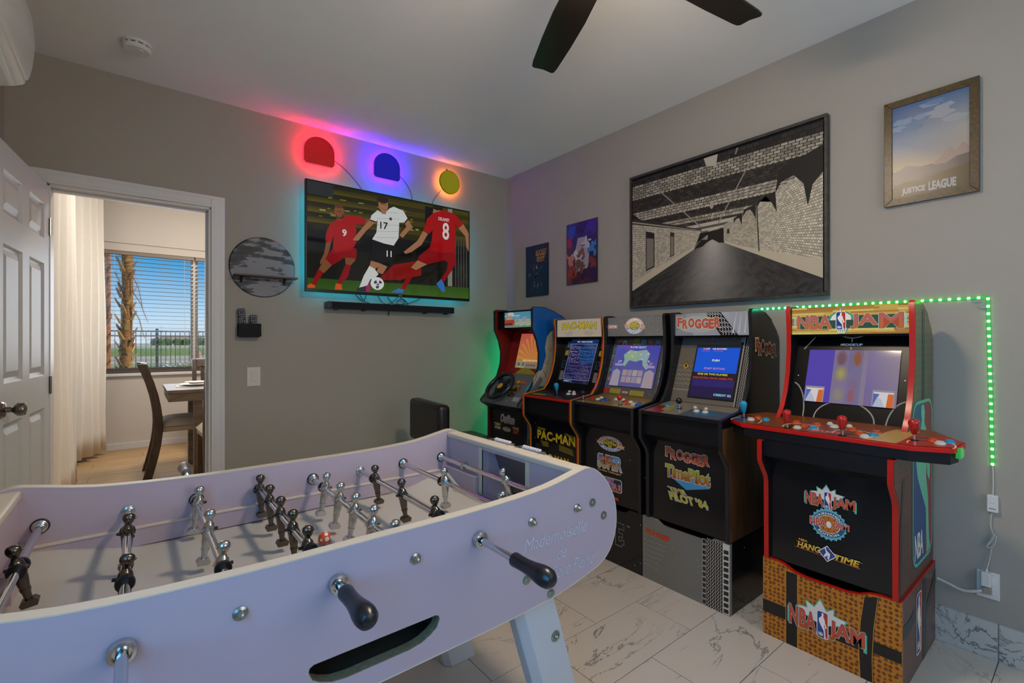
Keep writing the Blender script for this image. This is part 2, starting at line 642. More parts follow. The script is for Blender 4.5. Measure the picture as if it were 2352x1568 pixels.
# marble skirting along the right wall
bb = MB().box(XR - 0.009, XR, YN, YB, 0.0, 0.142).build('baseboard_right', mat('grout_light', '9a978c', 0.9, noise=0.05), smooth=0)
struct(bb, 'skirting of white marble tiles below the arcade wall')
yy = 0.268 + 0.574 * 6
while yy > YN:
    a = max(yy - 0.574, YN)
    if min(yy, YB) - a > 0.05:
        MB().box(XR - 0.012, XR, a + 0.002, min(yy, YB) - 0.002, 0.001, 0.145).build('skirting_tile', M_MARBLE_B, bb, smooth=0)
    yy -= 0.574
bb2 = MB().box(OPR + 0.075, XR - 0.012, YB - 0.006, YB, 0.0, 0.142).build('baseboard_back', M_GROUT, smooth=0)
struct(bb2, 'skirting of marble tiles below the television wall')
xx = OPR + 0.075
while xx < XR - 0.02:
    MB().box(xx + 0.002, min(xx + 0.574, XR - 0.014), YB - 0.012, YB, 0.001, 0.145).build('skirting_tile', M_MARBLE_B, bb2, smooth=0)
    xx += 0.574

# --- doorway trim: stepped casing and jamb
mb = MB()
for (w, t) in ((0.072, 0.012), (0.052, 0.018), (0.016, 0.021)):
    mb.box(OPR, OPR + w, YB - t, YB, 0, OPT + w)
    mb.box(OPL - w, OPL, YB - t, YB, 0, OPT + w)
    mb.box(OPL, OPR, YB - t, YB, OPT, OPT + w)
mb.box(OPR - 0.012, OPR, YB - 0.004, YB + 0.13, 0, OPT)
mb.box(OPL, OPL + 0.012, YB - 0.004, YB + 0.13, 0, OPT)
mb.box(OPL, OPR, YB - 0.004, YB + 0.13, OPT - 0.012, OPT)
mb.box(OPR - 0.024, OPR - 0.012, YB + 0.05, YB + 0.085, 0, OPT - 0.012)
mb.box(OPL + 0.012, OPR - 0.012, YB + 0.05, YB + 0.085, OPT - 0.024, OPT - 0.012)
trim = struct(mb.build('trim_1', M_TRIM, smooth=0, bevel=0.003), 'white moulded casing round the doorway')
MB().box(OPR - 0.0145, OPR - 0.0115, YB + 0.01, YB + 0.035, 0.955, 1.015).build('strike_plate', mat('satin_nickel', 'b8b0a2', 0.3, 1.0, noise=0.05), trim, smooth=0)

# --- six panel door, swung into the room
M_DOOR = mat('door_paint_white', 'cfcdca', 0.38, noise=0.02, nscale=6, bump=0.35, bscale=30, stretch=(1, 1, 9), bdist=0.0012)
dh = Vector((-0.352, 3.412, 0)); dd = Vector((-0.061, -0.68, 0)).normalized(); dn = Vector((dd.y, -dd.x, 0))
if dn.x < 0: dn = -dn
DM = Matrix(((dd.x, dn.x, 0, dh.x), (dd.y, dn.y, 0, dh.y), (0, 0, 1, 0), (0, 0, 0, 1)))   # local x along leaf, y outward (to +X)
DW, DT = 0.775, 0.035
cols_ = ((0.092, 0.335), (0.437, 0.68)); rows_ = ((1.775, 1.945), (1.087, 1.646), (0.22, 0.92))
mb = MB()
holes = [[(a, z0), (b, z0), (b, z1), (a, z1)] for a, b in cols_ for z0, z1 in rows_]
mb.prism([(0, 0.012), (DW, 0.012), (DW, 2.055), (0, 2.055)], 'y', -DT, 0.0, holes=holes)
mb.xform(DM)
door = mb.build('door_1', M_DOOR, smooth=0, bevel=0.002)
struct(door, 'white six panel door standing open beside the doorway')
for a, b in cols_:
    for z0, z1 in rows_:
        q = MB()
        # sunk frame, sloped border and raised field
        l0 = [(a, z0), (b, z0), (b, z1), (a, z1)]
        def inset(d): return [(a + d, z0 + d), (b - d, z0 + d), (b - d, z1 - d), (a + d, z1 - d)]
        rings = [(inset(0.0), 0.0), (inset(0.008), -0.010), (inset(0.018), -0.012), (inset(0.045), -0.003), ]
        vs = []
        for r_, dep in rings:
            vs += [(p[0], dep, p[1]) for p in r_]
        fs = []
        for i in range(len(rings) - 1):
            for k in range(4):
                fs.append((4 * i + k, 4 * i + (k + 1) % 4, 4 * i + 4 + (k + 1) % 4, 4 * i + 4 + k))
        fs.append(tuple(range(4 * len(rings) - 4, 4 * len(rings))))
        q.add(vs, fs)
        q.box(a, b, -DT + 0.004, -0.016, z0, z1)
        q.xform(DM)
        q.build('door_panel', M_DOOR, door, smooth=0, recalc=False)
M_NICKEL = mat('aged_nickel', '8c8378', 0.22, 1.0, noise=0.15, nscale=40)
kb = MB().lathe([(0.033, 0), (0.033, 0.004), (0.028, 0.010), (0.013, 0.014), (0.011, 0.030), (0.016, 0.036), (0.026, 0.046), (0.0275, 0.058), (0.024, 0.068), (0.010, 0.072), (0.002, 0.0722)],
                DM @ Vector((0.705, 0.0, 0.985)), dn, 28)
kb.build('door_knob', M_NICKEL, door)
for z in (0.28, 1.03, 1.85):
    MB().tube([DM @ Vector((-0.006, 0.004, z - 0.045)), DM @ Vector((-0.006, 0.004, z + 0.045))], 0.006).build('door_hinge', M_NICKEL, door)

# side window of the game room (beside the viewer) and rear window
def plain_window(name, axis, c, a0, a1, z0, z1, label):
    mb = MB()
    t = 0.045
    def bx(p0, p1, q0, q1):
        if axis == 'x': mb.box(c - 0.03, c + 0.03, p0, p1, q0, q1)
        else: mb.box(p0, p1, c - 0.03, c + 0.03, q0, q1)
    bx(a0, a0 + t, z0, z1); bx(a1 - t, a1, z0, z1); bx(a0, a1, z0, z0 + t); bx(a0, a1, z1 - t, z1)
    bx((a0 + a1) / 2 - t / 2, (a0 + a1) / 2 + t / 2, z0, z1)
    o = struct(mb.build(name, M_TRIM, smooth=0), label)
    for p0, p1 in ((a0 + t, (a0 + a1) / 2 - t / 2), ((a0 + a1) / 2 + t / 2, a1 - t)):
        g_ = MB()
        if axis == 'x': g_.box(c - 0.003, c + 0.003, p0, p1, z0 + t, z1 - t)
        else: g_.box(p0, p1, c - 0.003, c + 0.003, z0 + t, z1 - t)
        g_.build('window_pane', M_GLASS, o, smooth=0)
    return o
plain_window('window_2', 'x', XL - 0.07, WY0, WY1, WZ0, WZ1, 'white framed side window beside the viewer')
plain_window('window_3', 'y', YN - 0.07, 0.55, 2.15, 0.9, 2.15, 'white framed rear window behind the viewer')

# ================================================================== dining room beyond the doorway
DX0, DX1, DY0, DY1 = -0.64, 3.2, YB + 0.12, 7.13
HD = 3.3
mb = MB()
W1X0, W1X1, W1Z0, W1Z1 = -0.30, 1.35, 0.885, 2.31
mb.box(DX0 - 0.1, W1X0, DY1, DY1 + 0.14, 0, HD); mb.box(W1X1, DX1, DY1, DY1 + 0.14, 0, HD)
mb.box(W1X0, W1X1, DY1, DY1 + 0.14, 0, W1Z0); mb.box(W1X0, W1X1, DY1, DY1 + 0.14, W1Z1, HD)
mb.box(DX0, DX1, DY1 - 0.012, DY1, 2.40, HD)
struct(mb.build('wall_dining_far', M_DWALL, smooth=0), 'cream dining room wall holding the garden window')
mb = MB().box(DX0 - 0.1, DX0, DY0, 4.15, 0, HD).box(DX0 - 0.1, DX0, 6.5, DY1, 0, HD).box(DX0 - 0.1, DX0, 4.15, 6.5, 2.15, HD)
struct(mb.build('wall_dining_left', M_DWALL, smooth=0), 'cream dining room wall behind the curtains')
struct(MB().box(DX1, DX1 + 0.1, DY0, DY1, 0, HD).build('wall_dining_right', M_DWALL, smooth=0), 'cream dining room wall out of view')
struct(MB().box(DX0 - 0.1, DX1 + 0.1, DY0, DY1 + 0.14, HD, HD + 0.1).build('ceiling_dining', M_CEIL, smooth=0), 'white dining room ceiling')
struct(MB().box(OPL - 0.3, DX1, YB + 0.12, YB + 0.125, OPT, HD).build('wall_dining_near', M_DWALL, smooth=0), 'cream dining side of the doorway wall')
bbd = MB().box(DX0, DX1, DY1 - 0.012, DY1, 0.0, 0.075).build('baseboard_dining', M_TRIM, smooth=0, bevel=0.003)
struct(bbd, 'low white skirting under the garden window')
M_PLANK = wood('floor_oak_tile', 'a8855a', 'c29c6c', 3.0, (0.8, 7, 1), 0.4)
fd = struct(MB().box(DX0 - 0.1, DX1, YB, DY1, -0.1, -0.004).build('floor_dining', mat('plank_joint', '6d573e', 0.9, noise=0.1), smooth=0), 'oak plank floor of the dining room')
pw = 0.20
r = 0
y = YB
while y < DY1 - 0.01:
    x = DX0 - 0.1 - (r % 3) * 0.4
    while x < DX1:
        xa = max(x, DX0 - 0.1); xb = min(x + 1.2, DX1)
        if xb - xa > 0.05:
            MB().box(xa + 0.0015, xb - 0.0015, y + 0.0015, min(y + pw, DY1) - 0.0015, -0.012, 0.0).build('floor_plank', M_PLANK, fd, smooth=0)
        x += 1.2
    y += pw; r += 1
# garden window
M_VINYL = mat('window_vinyl_white', 'e2e0dc', 0.35, noise=0.02)
mb = MB()
t = 0.03; ya, yb = DY1 + 0.05, DY1 + 0.11
mb.box(W1X0, W1X0 + t, ya, yb, W1Z0, W1Z1); mb.box(W1X1 - t, W1X1, ya, yb, W1Z0, W1Z1)
mb.box(W1X0, W1X1, ya, yb, W1Z0, W1Z0 + 0.04); mb.box(W1X0, W1X1, ya, yb, W1Z1 - t, W1Z1)
mb.box(0.542, 0.615, ya - 0.01, yb, W1Z0, W1Z1)
win = struct(mb.build('window_1', M_VINYL, smooth=0, bevel=0.003), 'white framed garden window with a mullion')
MB().box(W1X0 + t, 0.542, DY1 + 0.075, DY1 + 0.081, W1Z0 + 0.04, W1Z1 - t).build('window_pane', M_GLASS, win, smooth=0)
MB().box(0.615, W1X1 - t, DY1 + 0.075, DY1 + 0.081, W1Z0 + 0.04, W1Z1 - t).build('window_pane', M_GLASS, win, smooth=0)
MB().box(W1X0 - 0.01, W1X1 + 0.01, DY1 - 0.03, DY1 + 0.06, W1Z0 - 0.035, W1Z0).build('window_sill', M_VINYL, win, smooth=0, bevel=0.006)

# venetian blinds, one in each half of the window, slats level and open
M_SLAT = mat('blind_slat_taupe', '8f7f70', 0.4, noise=0.05)
M_CORD = mat('blind_cord', 'cfc6b8', 0.8, noise=0.05)
def blind(x0, x1, label):
    b = thing('venetian_blind', label, 'blind', ((x0 + x1) / 2, DY1 + 0.02, W1Z0), 'open blinds of the garden window')
    MB().box(x0, x1, DY1 - 0.008, DY1 + 0.046, 2.265, 2.305).build('head_rail', M_SLAT, b, smooth=0, bevel=0.003)
    MB().box(x0, x1, DY1 - 0.004, DY1 + 0.042, 0.915, 0.945).build('bottom_rail', mat('blind_rail_brown', '5b463c', 0.5, noise=0.1), b, smooth=0, bevel=0.003)
    sl = None
    n = 27
    for i in range(n):
        z = 0.985 + i * (2.24 - 0.985) / (n - 1)
        if sl is None:
            sl = MB().box(x0 + 0.004, x1 - 0.004, DY1 - 0.005, DY1 + 0.043, -0.0012, 0.0012).mesh('slat', M_SLAT, 0)
        o = bpy.data.objects.new('slat', sl); COL.objects.link(o); attach(o, b); o.location = (0, 0, z)
    nx = max(2, int((x1 - x0) / 0.3))
    for i in range(nx):
        xc = x0 + 0.1 + i * (x1 - x0 - 0.2) / max(1, nx - 1)
        MB().box(xc - 0.0012, xc + 0.0012, DY1 - 0.008, DY1 - 0.006, 0.93, 2.28).build('ladder_cord', M_CORD, b, smooth=0)
    return b
blind(W1X0 + 0.008, 0.572, 'open venetian blind of thin slats over the wide window pane')
blind(0.585, W1X1 - 0.008, 'open venetian blind of thin slats past the window mullion')

# wall outlet below the garden window
M_PLASTIC = mat('plastic_white', 'dedbd3', 0.35, noise=0.02)
M_DARKHOLE = mat('socket_slot', '35322e', 0.6, noise=0.1)
def outlet(name, label, axis, c, a, z, sgn):
    o = thing(name, label, 'wall outlet', (c, a, z) if axis == 'x' else (a, c, z))
    def bx(d0, d1, p0, p1, q0, q1, nm, m, par, bev=0.002):
        q = MB()
        lo, hi = sorted((c + sgn * d0, c + sgn * d1))
        if axis == 'x': q.box(lo, hi, a + p0, a + p1, z + q0, z + q1)
        else: q.box(a + p0, a + p1, lo, hi, z + q0, z + q1)
        return q.build(nm, m, par, smooth=0, bevel=bev)
    bx(0, 0.006, -0.033, 0.033, -0.053, 0.053, 'cover_plate', M_PLASTIC, o)
    for dz in (-0.019, 0.019):
        s_ = bx(0.005, 0.009, -0.015, 0.015, dz - 0.014, dz + 0.014, 'socket', M_PLASTIC, o)
        for dp in (-0.006, 0.006):
            bx(0.0085, 0.0095, dp - 0.0012, dp + 0.0012, dz - 0.004, dz + 0.005, 'slot', M_DARKHOLE, s_, 0)
    return o
outlet('wall_outlet', 'white double outlet low on the dining wall under the window', 'y', DY1, 0.19, 0.31, -1)

# curtains
M_CURT = mat('curtain_linen', 'e9e2d6', 0.9, noise=0.04, nscale=30, bump=0.3, bscale=300, spec=0.1)
def curtain(name, label, path, amp, waves, z0, z1, flare):
    n = 70
    vs = []; rows = 14
    L = [Vector(p) for p in path]
    def at(t):
        s_ = t * (len(L) - 1); i = min(int(s_), len(L) - 2); f = s_ - i
        return L[i].lerp(L[i + 1], f), (L[i + 1] - L[i]).normalized()
    for j in range(rows + 1):
        h = j / rows
        for i in range(n + 1):
            t = i / n
            p, d = at(t)
            nn = Vector((-d.y, d.x))
            ph = 2 * PI * waves * t
            off = amp * (0.75 + 0.35 * (1 - h)) * math.sin(ph + 0.4 * math.sin(3 * h + 5 * t)) + 0.012 * math.sin(9 * h + 7 * t) * (1 - h)
            q = p + nn * off + d * (flare * (1 - h) * (t - 0.4))
            vs.append((q.x, q.y, z0 + (z1 - z0) * h))
    fs = [(j * (n + 1) + i, j * (n + 1) + i + 1, (j + 1) * (n + 1) + i + 1, (j + 1) * (n + 1) + i) for j in range(rows) for i in range(n)]
    o = MB().add(vs, fs).build(name, M_CURT, smooth=80)
    so = o.modifiers.new('cloth', 'SOLIDIFY'); so.thickness = 0.004
    return tag(o, label, 'curtain', 'white curtains of the dining room')
curtain('curtain', 'shaded white curtain hanging next to the open door', [(-0.50, 4.2), (-0.44, 4.9), (-0.43, 5.55)], 0.035, 5, 0.03, 3.02, 0.12)
curtain('curtain', 'bright white curtain gathered at the garden window corner', [(-0.56, 6.25), (-0.41, 6.62), (-0.29, 6.92)], 0.035, 5, 0.05, 3.02, 0.06)
MB().tube([(-0.50, 4.0, 3.045), (-0.46, 6.3, 3.045), (-0.24, 6.98, 3.045)], 0.012).build('curtain_rod', mat('rod_bronze', '4a4038', 0.4, 0.8, noise=0.1))
tag(bpy.data.objects['curtain_rod'], 'dark bronze rod carrying the two white curtains', 'curtain rod')
# glass door behind the curtains
mb = MB().box(DX0 - 0.07, DX0 - 0.03, 4.15, 4.22, 0, 2.15).box(DX0 - 0.07, DX0 - 0.03, 6.43, 6.5, 0, 2.15).box(DX0 - 0.07, DX0 - 0.03, 5.28, 5.36, 0, 2.15).box(DX0 - 0.07, DX0 - 0.03, 4.15, 6.5, 2.08, 2.15).box(DX0 - 0.07, DX0 - 0.03, 4.15, 6.5, 0, 0.07)
gd = struct(mb.build('door_2', M_VINYL, smooth=0), 'white framed sliding glass door behind the curtains')
MB().box(DX0 - 0.054, DX0 - 0.046, 4.22, 5.28, 0.07, 2.08).build('door_pane', M_GLASS, gd, smooth=0)
MB().box(DX0 - 0.054, DX0 - 0.046, 5.36, 6.43, 0.07, 2.08).build('door_pane', M_GLASS, gd, smooth=0)

# dining furniture
M_DKWOOD = wood('dark_stained_wood', '3a2c20', '5a4836', 8, (6, 6, 0.8), 0.45)
M_GREYWOOD = wood('weathered_wood', '6f6152', '8f8070', 6, (1, 6, 6), 0.5)
M_SEAT = mat('seat_fabric_beige', 'b5a998', 0.9, noise=0.06, nscale=80, bump=0.3, bscale=400, spec=0.1)
def dining_chair(label, x, y, rot):
    """faces local +x; origin between the rear legs"""
    c = thing('dining_chair', label, 'chair', (x, y, 0), 'dining chairs round the table')
    Mx = Matrix.Translation((x, y, 0)) @ Matrix.Rotation(rot, 4, 'Z')
    for sy in (-1, 1):
        prof = [(-0.085, 0.0), (-0.060, 0.10), (-0.037, 0.20), (-0.018, 0.30), (-0.006, 0.40), (-0.002, 0.48), (-0.006, 0.56), (-0.018, 0.66), (-0.038, 0.77), (-0.066, 0.88), (-0.096, 0.97), (-0.128, 1.05)]
        pf = [(a + 0.034, b) for a, b in prof]; pb = [(a - 0.034, b) for a, b in reversed(prof)]
        MB().prism(pf + pb, 'y', sy * 0.21 - 0.02, sy * 0.21 + 0.02).xform(Mx).build('back_post', M_DKWOOD, c, bevel=0.004)
        MB().box(0.40, 0.445, sy * 0.19 - 0.022, sy * 0.19 + 0.022, 0, 0.45).xform(Mx).build('leg', M_DKWOOD, c, smooth=0, bevel=0.004)
    MB().prism([(-0.10, 0.975), (-0.055, 0.965), (-0.085, 1.05), (-0.135, 1.06)], 'y', -0.19, 0.19).xform(Mx).build('top_rail', M_DKWOOD, c, smooth=0, bevel=0.004)
    MB().box(-0.03, 0.0, -0.19, 0.19, 0.60, 0.64).xform(Mx).build('lower_rail', M_DKWOOD, c, smooth=0, bevel=0.003)
    for k in range(4):
        yk = -0.13 + k * 0.0867
        MB().prism([(-0.022, 0.63), (-0.004, 0.63), (-0.068, 0.985), (-0.09, 0.985)], 'y', yk - 0.018, yk + 0.018).xform(Mx).build('back_slat', M_DKWOOD, c, smooth=0)
    MB().box(0.0, 0.44, -0.215, 0.215, 0.42, 0.47).xform(Mx).build('seat_frame', M_SEAT, c, smooth=0, bevel=0.01)
    MB().stack([], 3) if False else None
    q = MB()
    n = 10
    vs = []; fs = []
    for i in range(n + 1):
        for j in range(n + 1):
            u = i / n * 2 - 1; v = j / n * 2 - 1
            vs.append((0.225 + u * 0.235, v * 0.225, 0.47 + 0.075 * (1 - u ** 4) ** 0.5 * (1 - v ** 4) ** 0.5))
    fs = [(i * (n + 1) + j, (i + 1) * (n + 1) + j, (i + 1) * (n + 1) + j + 1, i * (n + 1) + j + 1) for i in range(n) for j in range(n)]
    q.add(vs, fs).xform(Mx).build('seat', M_SEAT, c, smooth=60, recalc=False)
    return c
dining_chair('dark wooden dining chair seen side-on at the table end', 0.165, 5.62, 0.0)
dining_chair('dark wooden chair with slatted back on the window side of the table', 0.74, 6.52, -PI / 2)
dining_chair('dark wooden dining chair cut off by the door casing', 0.672, 4.75, PI / 2 + 0.05)
tb = thing('dining_table', 'weathered grey wooden dining table laid with plates', 'table', (0.9, 5.6, 0))
MB().box(0.215, 1.75, 5.18, 6.0, 0.79, 0.82).build('table_top', M_GREYWOOD, tb, smooth=0, bevel=0.004)
MB().box(0.225, 1.74, 5.19, 5.99, 0.715, 0.79).build('apron', M_GREYWOOD, tb, smooth=0, bevel=0.003)
for xa in (0.42, 1.58):
    for ya_ in (5.26, 5.86):
        MB().box(xa, xa + 0.07, ya_, ya_ + 0.07, 0, 0.72).build('leg', M_GREYWOOD, tb, smooth=0, bevel=0.004)
def runner(x, y, lab):
    o = thing('placemat', lab, 'placemat', (x, y, 0.82), 'placemats on the dining table')
    MB().box(x - 0.17, x + 0.17, y - 0.14, y + 0.14, 0.8205, 0.8235).build('mat_cloth', mat('placemat_white', 'cfc9bf', 0.9, noise=0.1, nscale=60), o, smooth=0)
    return o
runner(0.47, 5.6, 'pale cloth placemat under the plates at the table end')
def plate(x, y, r, z, lab):
    o = MB().lathe([(0.002, 0), (r * 0.6, 0), (r * 0.66, 0.006), (r, 0.016), (r, 0.019), (r * 0.64, 0.010), (0.002, 0.008)], (x, y, z), (0, 0, 1), 28).build('plate', mat('plate_glaze', 'd8d2c6', 0.25, noise=0.02))
    return tag(o, lab, 'plate', 'plates on the dining table')
plate(0.47, 5.6, 0.14, 0.824, 'large cream dinner plate at the end of the dining table')
plate(0.47, 5.6, 0.10, 0.843, 'small cream plate stacked on the dinner plate')
# dark little vase at the edge of the casing
vz = MB().lathe([(0.02, 0), (0.045, 0.03), (0.05, 0.08), (0.03, 0.13), (0.014, 0.17), (0.02, 0.2), (0.004, 0.2)], (0.80, 5.62, 0.82), (0, 0, 1), 18).build('vase', mat('vase_black', '2a2522', 0.4, noise=0.2))
tag(vz, 'small dark vase on the dining table by the casing', 'vase')

# ================================================================== garden beyond the window
M_LAWN = mat('lawn_green', '7f9a4a', 0.95, noise=0.25, nscale=3, bump=0.4, bscale=40)
M_SAND = mat('pale_gravel', 'cfc0a4', 0.95, noise=0.12, nscale=5)
struct(MB().box(-14, 22, DY1 + 0.3, 20, -0.3, -0.15).build('ground_patio', M_SAND, smooth=0), 'pale gravel yard below the window')
struct(MB().box(-30, 60, 20, 30, -0.2, 0.05).build('ground_lawn', M_LAWN, smooth=0), 'green lawn behind the garden fence')
struct(MB().box(-40, 80, 30, 44, -0.2, 0.18).build('ground_path', M_SAND, smooth=0), 'pale path beyond the lawn')
struct(MB().box(-60, 120, 44, 70, -0.2, 0.42).build('ground_field', M_LAWN, smooth=0), 'strip of green field far away')
struct(MB().box(-90, 200, 70, 160, -0.2, 0.75).build('ground_far', mat('far_sand', 'd8cdb8', 0.95, noise=0.06, nscale=0.4), smooth=0), 'pale ground at the horizon')
# iron fence
M_IRON = mat('fence_iron', '2c2a2c', 0.5, 0.3, noise=0.1)
fe = thing('garden_fence', 'dark iron picket fence across the garden', 'fence', (0.5, 15, 0))
for z in (0.22, 1.38, 1.50):
    MB().box(-2.2, 3.4, 14.985, 15.015, z, z + 0.03).build('rail', M_IRON, fe, smooth=0)
pk = MB().box(-0.007, 0.007, 14.993, 15.007, 0.1, 1.53).mesh('picket', M_IRON, 0)
for i in range(56):
    o = bpy.data.objects.new('picket', pk); COL.objects.link(o); attach(o, fe); o.location = (-2.2 + i * 0.1, 0, 0)
for x in (-2.2, 0.42, 3.2):
    MB().box(x - 0.03, x + 0.03, 14.97, 15.03, -0.15, 1.58).build('post', M_IRON, fe, smooth=0)
# far shrubs and buildings on the horizon
M_LEAF = mat('far_foliage', '4c6b3c', 0.95, noise=0.35, nscale=1.2)
random.seed(3)
for i, x in enumerate((5.0, 13.5, 22.0)):
    yy = 78 + random.uniform(-4, 8)
    q = MB()
    for k in range(16):
        q.sphere((x + random.uniform(-3.2, 3.2), yy + random.uniform(-1, 1), 0.95 + random.uniform(0, 0.35)), random.uniform(0.35, 0.62), 8, 6)
    o = q.build('far_bush', M_LEAF, smooth=60)
    tag(o, 'low dark green bush far across the field, ' + ('first from the palm trunk', 'second from the palm trunk', 'third from the palm trunk')[i], 'bush', 'bushes on the horizon')
M_HOUSE = mat('far_house_stucco', 'cdbfae', 0.9, noise=0.05)
for i, (x, w_, h_) in enumerate(((2, 7, 0.9), (16, 9, 1.1), (31, 8, 1.0))):
    hs = thing('far_house', 'pale low house on the horizon, ' + ('nearest the tree trunk', 'middle of the three', 'farthest from the trunk')[i], 'house', (x, 95, 0.7), 'houses on the horizon')
    MB().box(x, x + w_, 95, 101, 0.7, 0.7 + h_).build('house_wall', M_HOUSE, hs, smooth=0)
    MB().prism([(x - 0.5, 0.7 + h_), (x + w_ + 0.5, 0.7 + h_), (x + w_ * 0.7, 0.7 + h_ + 0.6), (x + w_ * 0.3, 0.7 + h_ + 0.6)], 'y', 94.6, 101.4).build('house_roof', mat('far_roof_tile', 'b8a494', 0.9, noise=0.1), hs, smooth=0)
# palm trunk with shaggy leaf bases, and the terracotta post beside it
M_BARK = mat('palm_bark', '9a6c3c', 0.95, noise=0.45, nscale=14, bump=0.8, bscale=30, bdist=0.02)
M_BOOT = mat('palm_boot', 'c8944c', 0.9, noise=0.4, nscale=10)
pt = thing('palm_tree', 'shaggy palm trunk close outside the garden window', 'tree', (-0.13, 9.5, -0.15))
MB().tube([(-0.13, 9.5, -0.15), (-0.12, 9.5, 1.2), (-0.10, 9.52, 2.0), (-0.11, 9.5, 3.6)], [0.09, 0.075, 0.07, 0.07], 12).build('trunk', M_BARK, pt)
random.seed(11)
for i in range(60):
    z = 0.3 + i * 0.05; a = i * 2.4
    c = Vector((-0.12, 9.5, z)); d = Vector((math.cos(a), math.sin(a), 0)) * 0.68; t_ = Vector((-d.y, d.x, 0))
    vs = [c + d * 0.09 - t_ * 0.05, c + d * 0.09 + t_ * 0.05, c + d * 0.20 + t_ * 0.02 + Vector((0, 0, 0.13)), c + d * 0.20 - t_ * 0.02 + Vector((0, 0, 0.13)),
          c + d * 0.11 - t_ * 0.05 + Vector((0, 0, -0.02)), c + d * 0.11 + t_ * 0.05 + Vector((0, 0, -0.02)), c + d * 0.215 + t_ * 0.02 + Vector((0, 0, 0.12)), c + d * 0.215 - t_ * 0.02 + Vector((0, 0, 0.12))]
    MB().add(vs, [(0, 1, 2, 3), (4, 7, 6, 5), (0, 4, 5, 1), (1, 5, 6, 2), (2, 6, 7, 3), (3, 7, 4, 0)]).build('leaf_base', M_BOOT if i % 3 else M_BARK, pt, smooth=0)
for k, (dx, zz) in enumerate(((0.10, 2.0), (0.2, 1.75), (0.14, 1.5))):
    MB().tube([(-0.05, 9.45, zz + 0.3), (0.0 + dx * 0.3, 9.4, zz + 0.1), (0.01 + dx * 0.45, 9.38, zz - 0.05), (0.01 + dx * 0.7, 9.36, zz - 0.2)], [0.008, 0.007, 0.006, 0.003], 6).build('dry_frond', M_BARK, pt)
po = MB().box(-0.40, -0.31, 9.75, 9.85, -0.15, 3.4).box(-0.415, -0.295, 9.735, 9.865, 1.62, 1.7).build('garden_post', mat('terracotta_stucco', 'b5713c', 0.9, noise=0.15, nscale=12), smooth=0, bevel=0.01)
tag(po, 'terracotta stucco post beside the palm trunk', 'post')
# low things by the fence
o = MB().prism([(-0.25, 0.78), (1.1, 0.70), (1.1, 0.512), (-0.1, 0.512)], 'y', 10.4, 11.2).build('spa_cover', mat('vinyl_bluegrey', '5f7680', 0.6, noise=0.08), smooth=0, bevel=0.03)
tag(o, 'blue grey vinyl cover low outside the window', 'cover')
MB().box(-0.2, 1.05, 10.42, 11.18, -0.15, 0.508).build('spa_tub', mat('tub_brown', '6b5848', 0.7, noise=0.15), smooth=0)
tag(bpy.data.objects['spa_tub'], 'brown tub under the blue grey cover', 'tub')
random.seed(5)
q = MB()
for i in range(26):
    q.sphere((0.62 + random.uniform(-0.25, 0.25), 11.6 + random.uniform(-0.1, 0.1), 0.74 + random.uniform(-0.1, 0.1)), random.uniform(0.018, 0.032), 8, 5)
bu = q.build('flower_bush', mat('white_blossom', 'd9d3cc', 0.9, noise=0.1), smooth=60)
tag(bu, 'mound of white blossom beside the blue grey cover', 'bush')
MB().lathe([(0.04, 0.0), (0.05, 0.6), (0.02, 0.62)], (0.62, 11.6, 0.1), (0, 0, 1), 8).build('stem', M_BARK, bu)
o = MB().lathe([(0.14, 0), (0.13, 0.08), (0.06, 0.22), (0.035, 0.3), (0.02, 0.42), (0.004, 0.45)], (1.02, 11.6, 0.62), (0, 0, 1), 14).build('garden_cone', mat('cone_pink', 'd98c84', 0.7, noise=0.05))
tag(o, 'pink pointed garden ornament in front of the fence', 'ornament')
MB().lathe([(0.06, -0.75), (0.06, 0.0), (0.02, 0.01)], (1.02, 11.6, 0.62), (0, 0, 1), 10).build('stand', M_BARK, o)

# ================================================================== football table
M_LILAC = mat('laminate_pale_lilac', 'b9a9b3', 0.42, noise=0.02, nscale=8, spec=0.4)
M_EDGE = mat('edge_band_cream', 'd2c8b4', 0.4, noise=0.04, nscale=30)
M_FIELD = mat('playfield_white', 'bdbab2', 0.3, noise=0.03, nscale=6)
M_CHROME = mat('chrome', 'd8d8d8', 0.12, 1.0, noise=0.03, nscale=30)
M_CAST = mat('cast_aluminium', 'c4c4c2', 0.22, 1.0, noise=0.08, nscale=60)
M_BRONZE = mat('gunmetal_bronze', '6a6258', 0.25, 1.0, noise=0.12, nscale=60)
M_BLACK = mat('black_plastic', '141414', 0.35, noise=0.1, nscale=30)
M_GRIP = mat('black_satin_grip', '10141a', 0.3, noise=0.1, nscale=20, spec=0.6)
M_ZINC = mat('zinc_bolt', '9fa59a', 0.3, 1.0, noise=0.12, nscale=60)
M_CHIP = mat('chipboard_edge', '7c7558', 0.95, noise=0.5, nscale=140, bump=0.6, bscale=250)
M_FELT = mat('dark_felt', '2e2718', 0.98, noise=0.5, nscale=160, bump=0.5, bscale=300)
M_LEGW = mat('leg_paint_white', 'c6cacd', 0.35, noise=0.02)
FT = thing('football_table', 'lilac white football table with chrome rods and splayed white legs', 'football table', (0.38, 1.29, 0))
XC = 0.38
Y0, Y1 = 0.91, 1.675          # outer faces of the long sides
TH = 0.025
half = [(0.0, 0.861), (0.12, 0.8605), (0.22, 0.861), (0.36, 0.865), (0.466, 0.873), (0.54, 0.886), (0.59, 0.8955), (0.615, 0.898), (0.64, 0.892), (0.67, 0.872),
        (0.70, 0.84), (0.725, 0.797), (0.736, 0.753), (0.735, 0.706), (0.718, 0.66), (0.695, 0.634), (0.665, 0.617), (0.60, 0.602), (0.5, 0.584), (0.43, 0.580), (0.34, 0.576), (0.15, 0.573), (0.0, 0.572)]
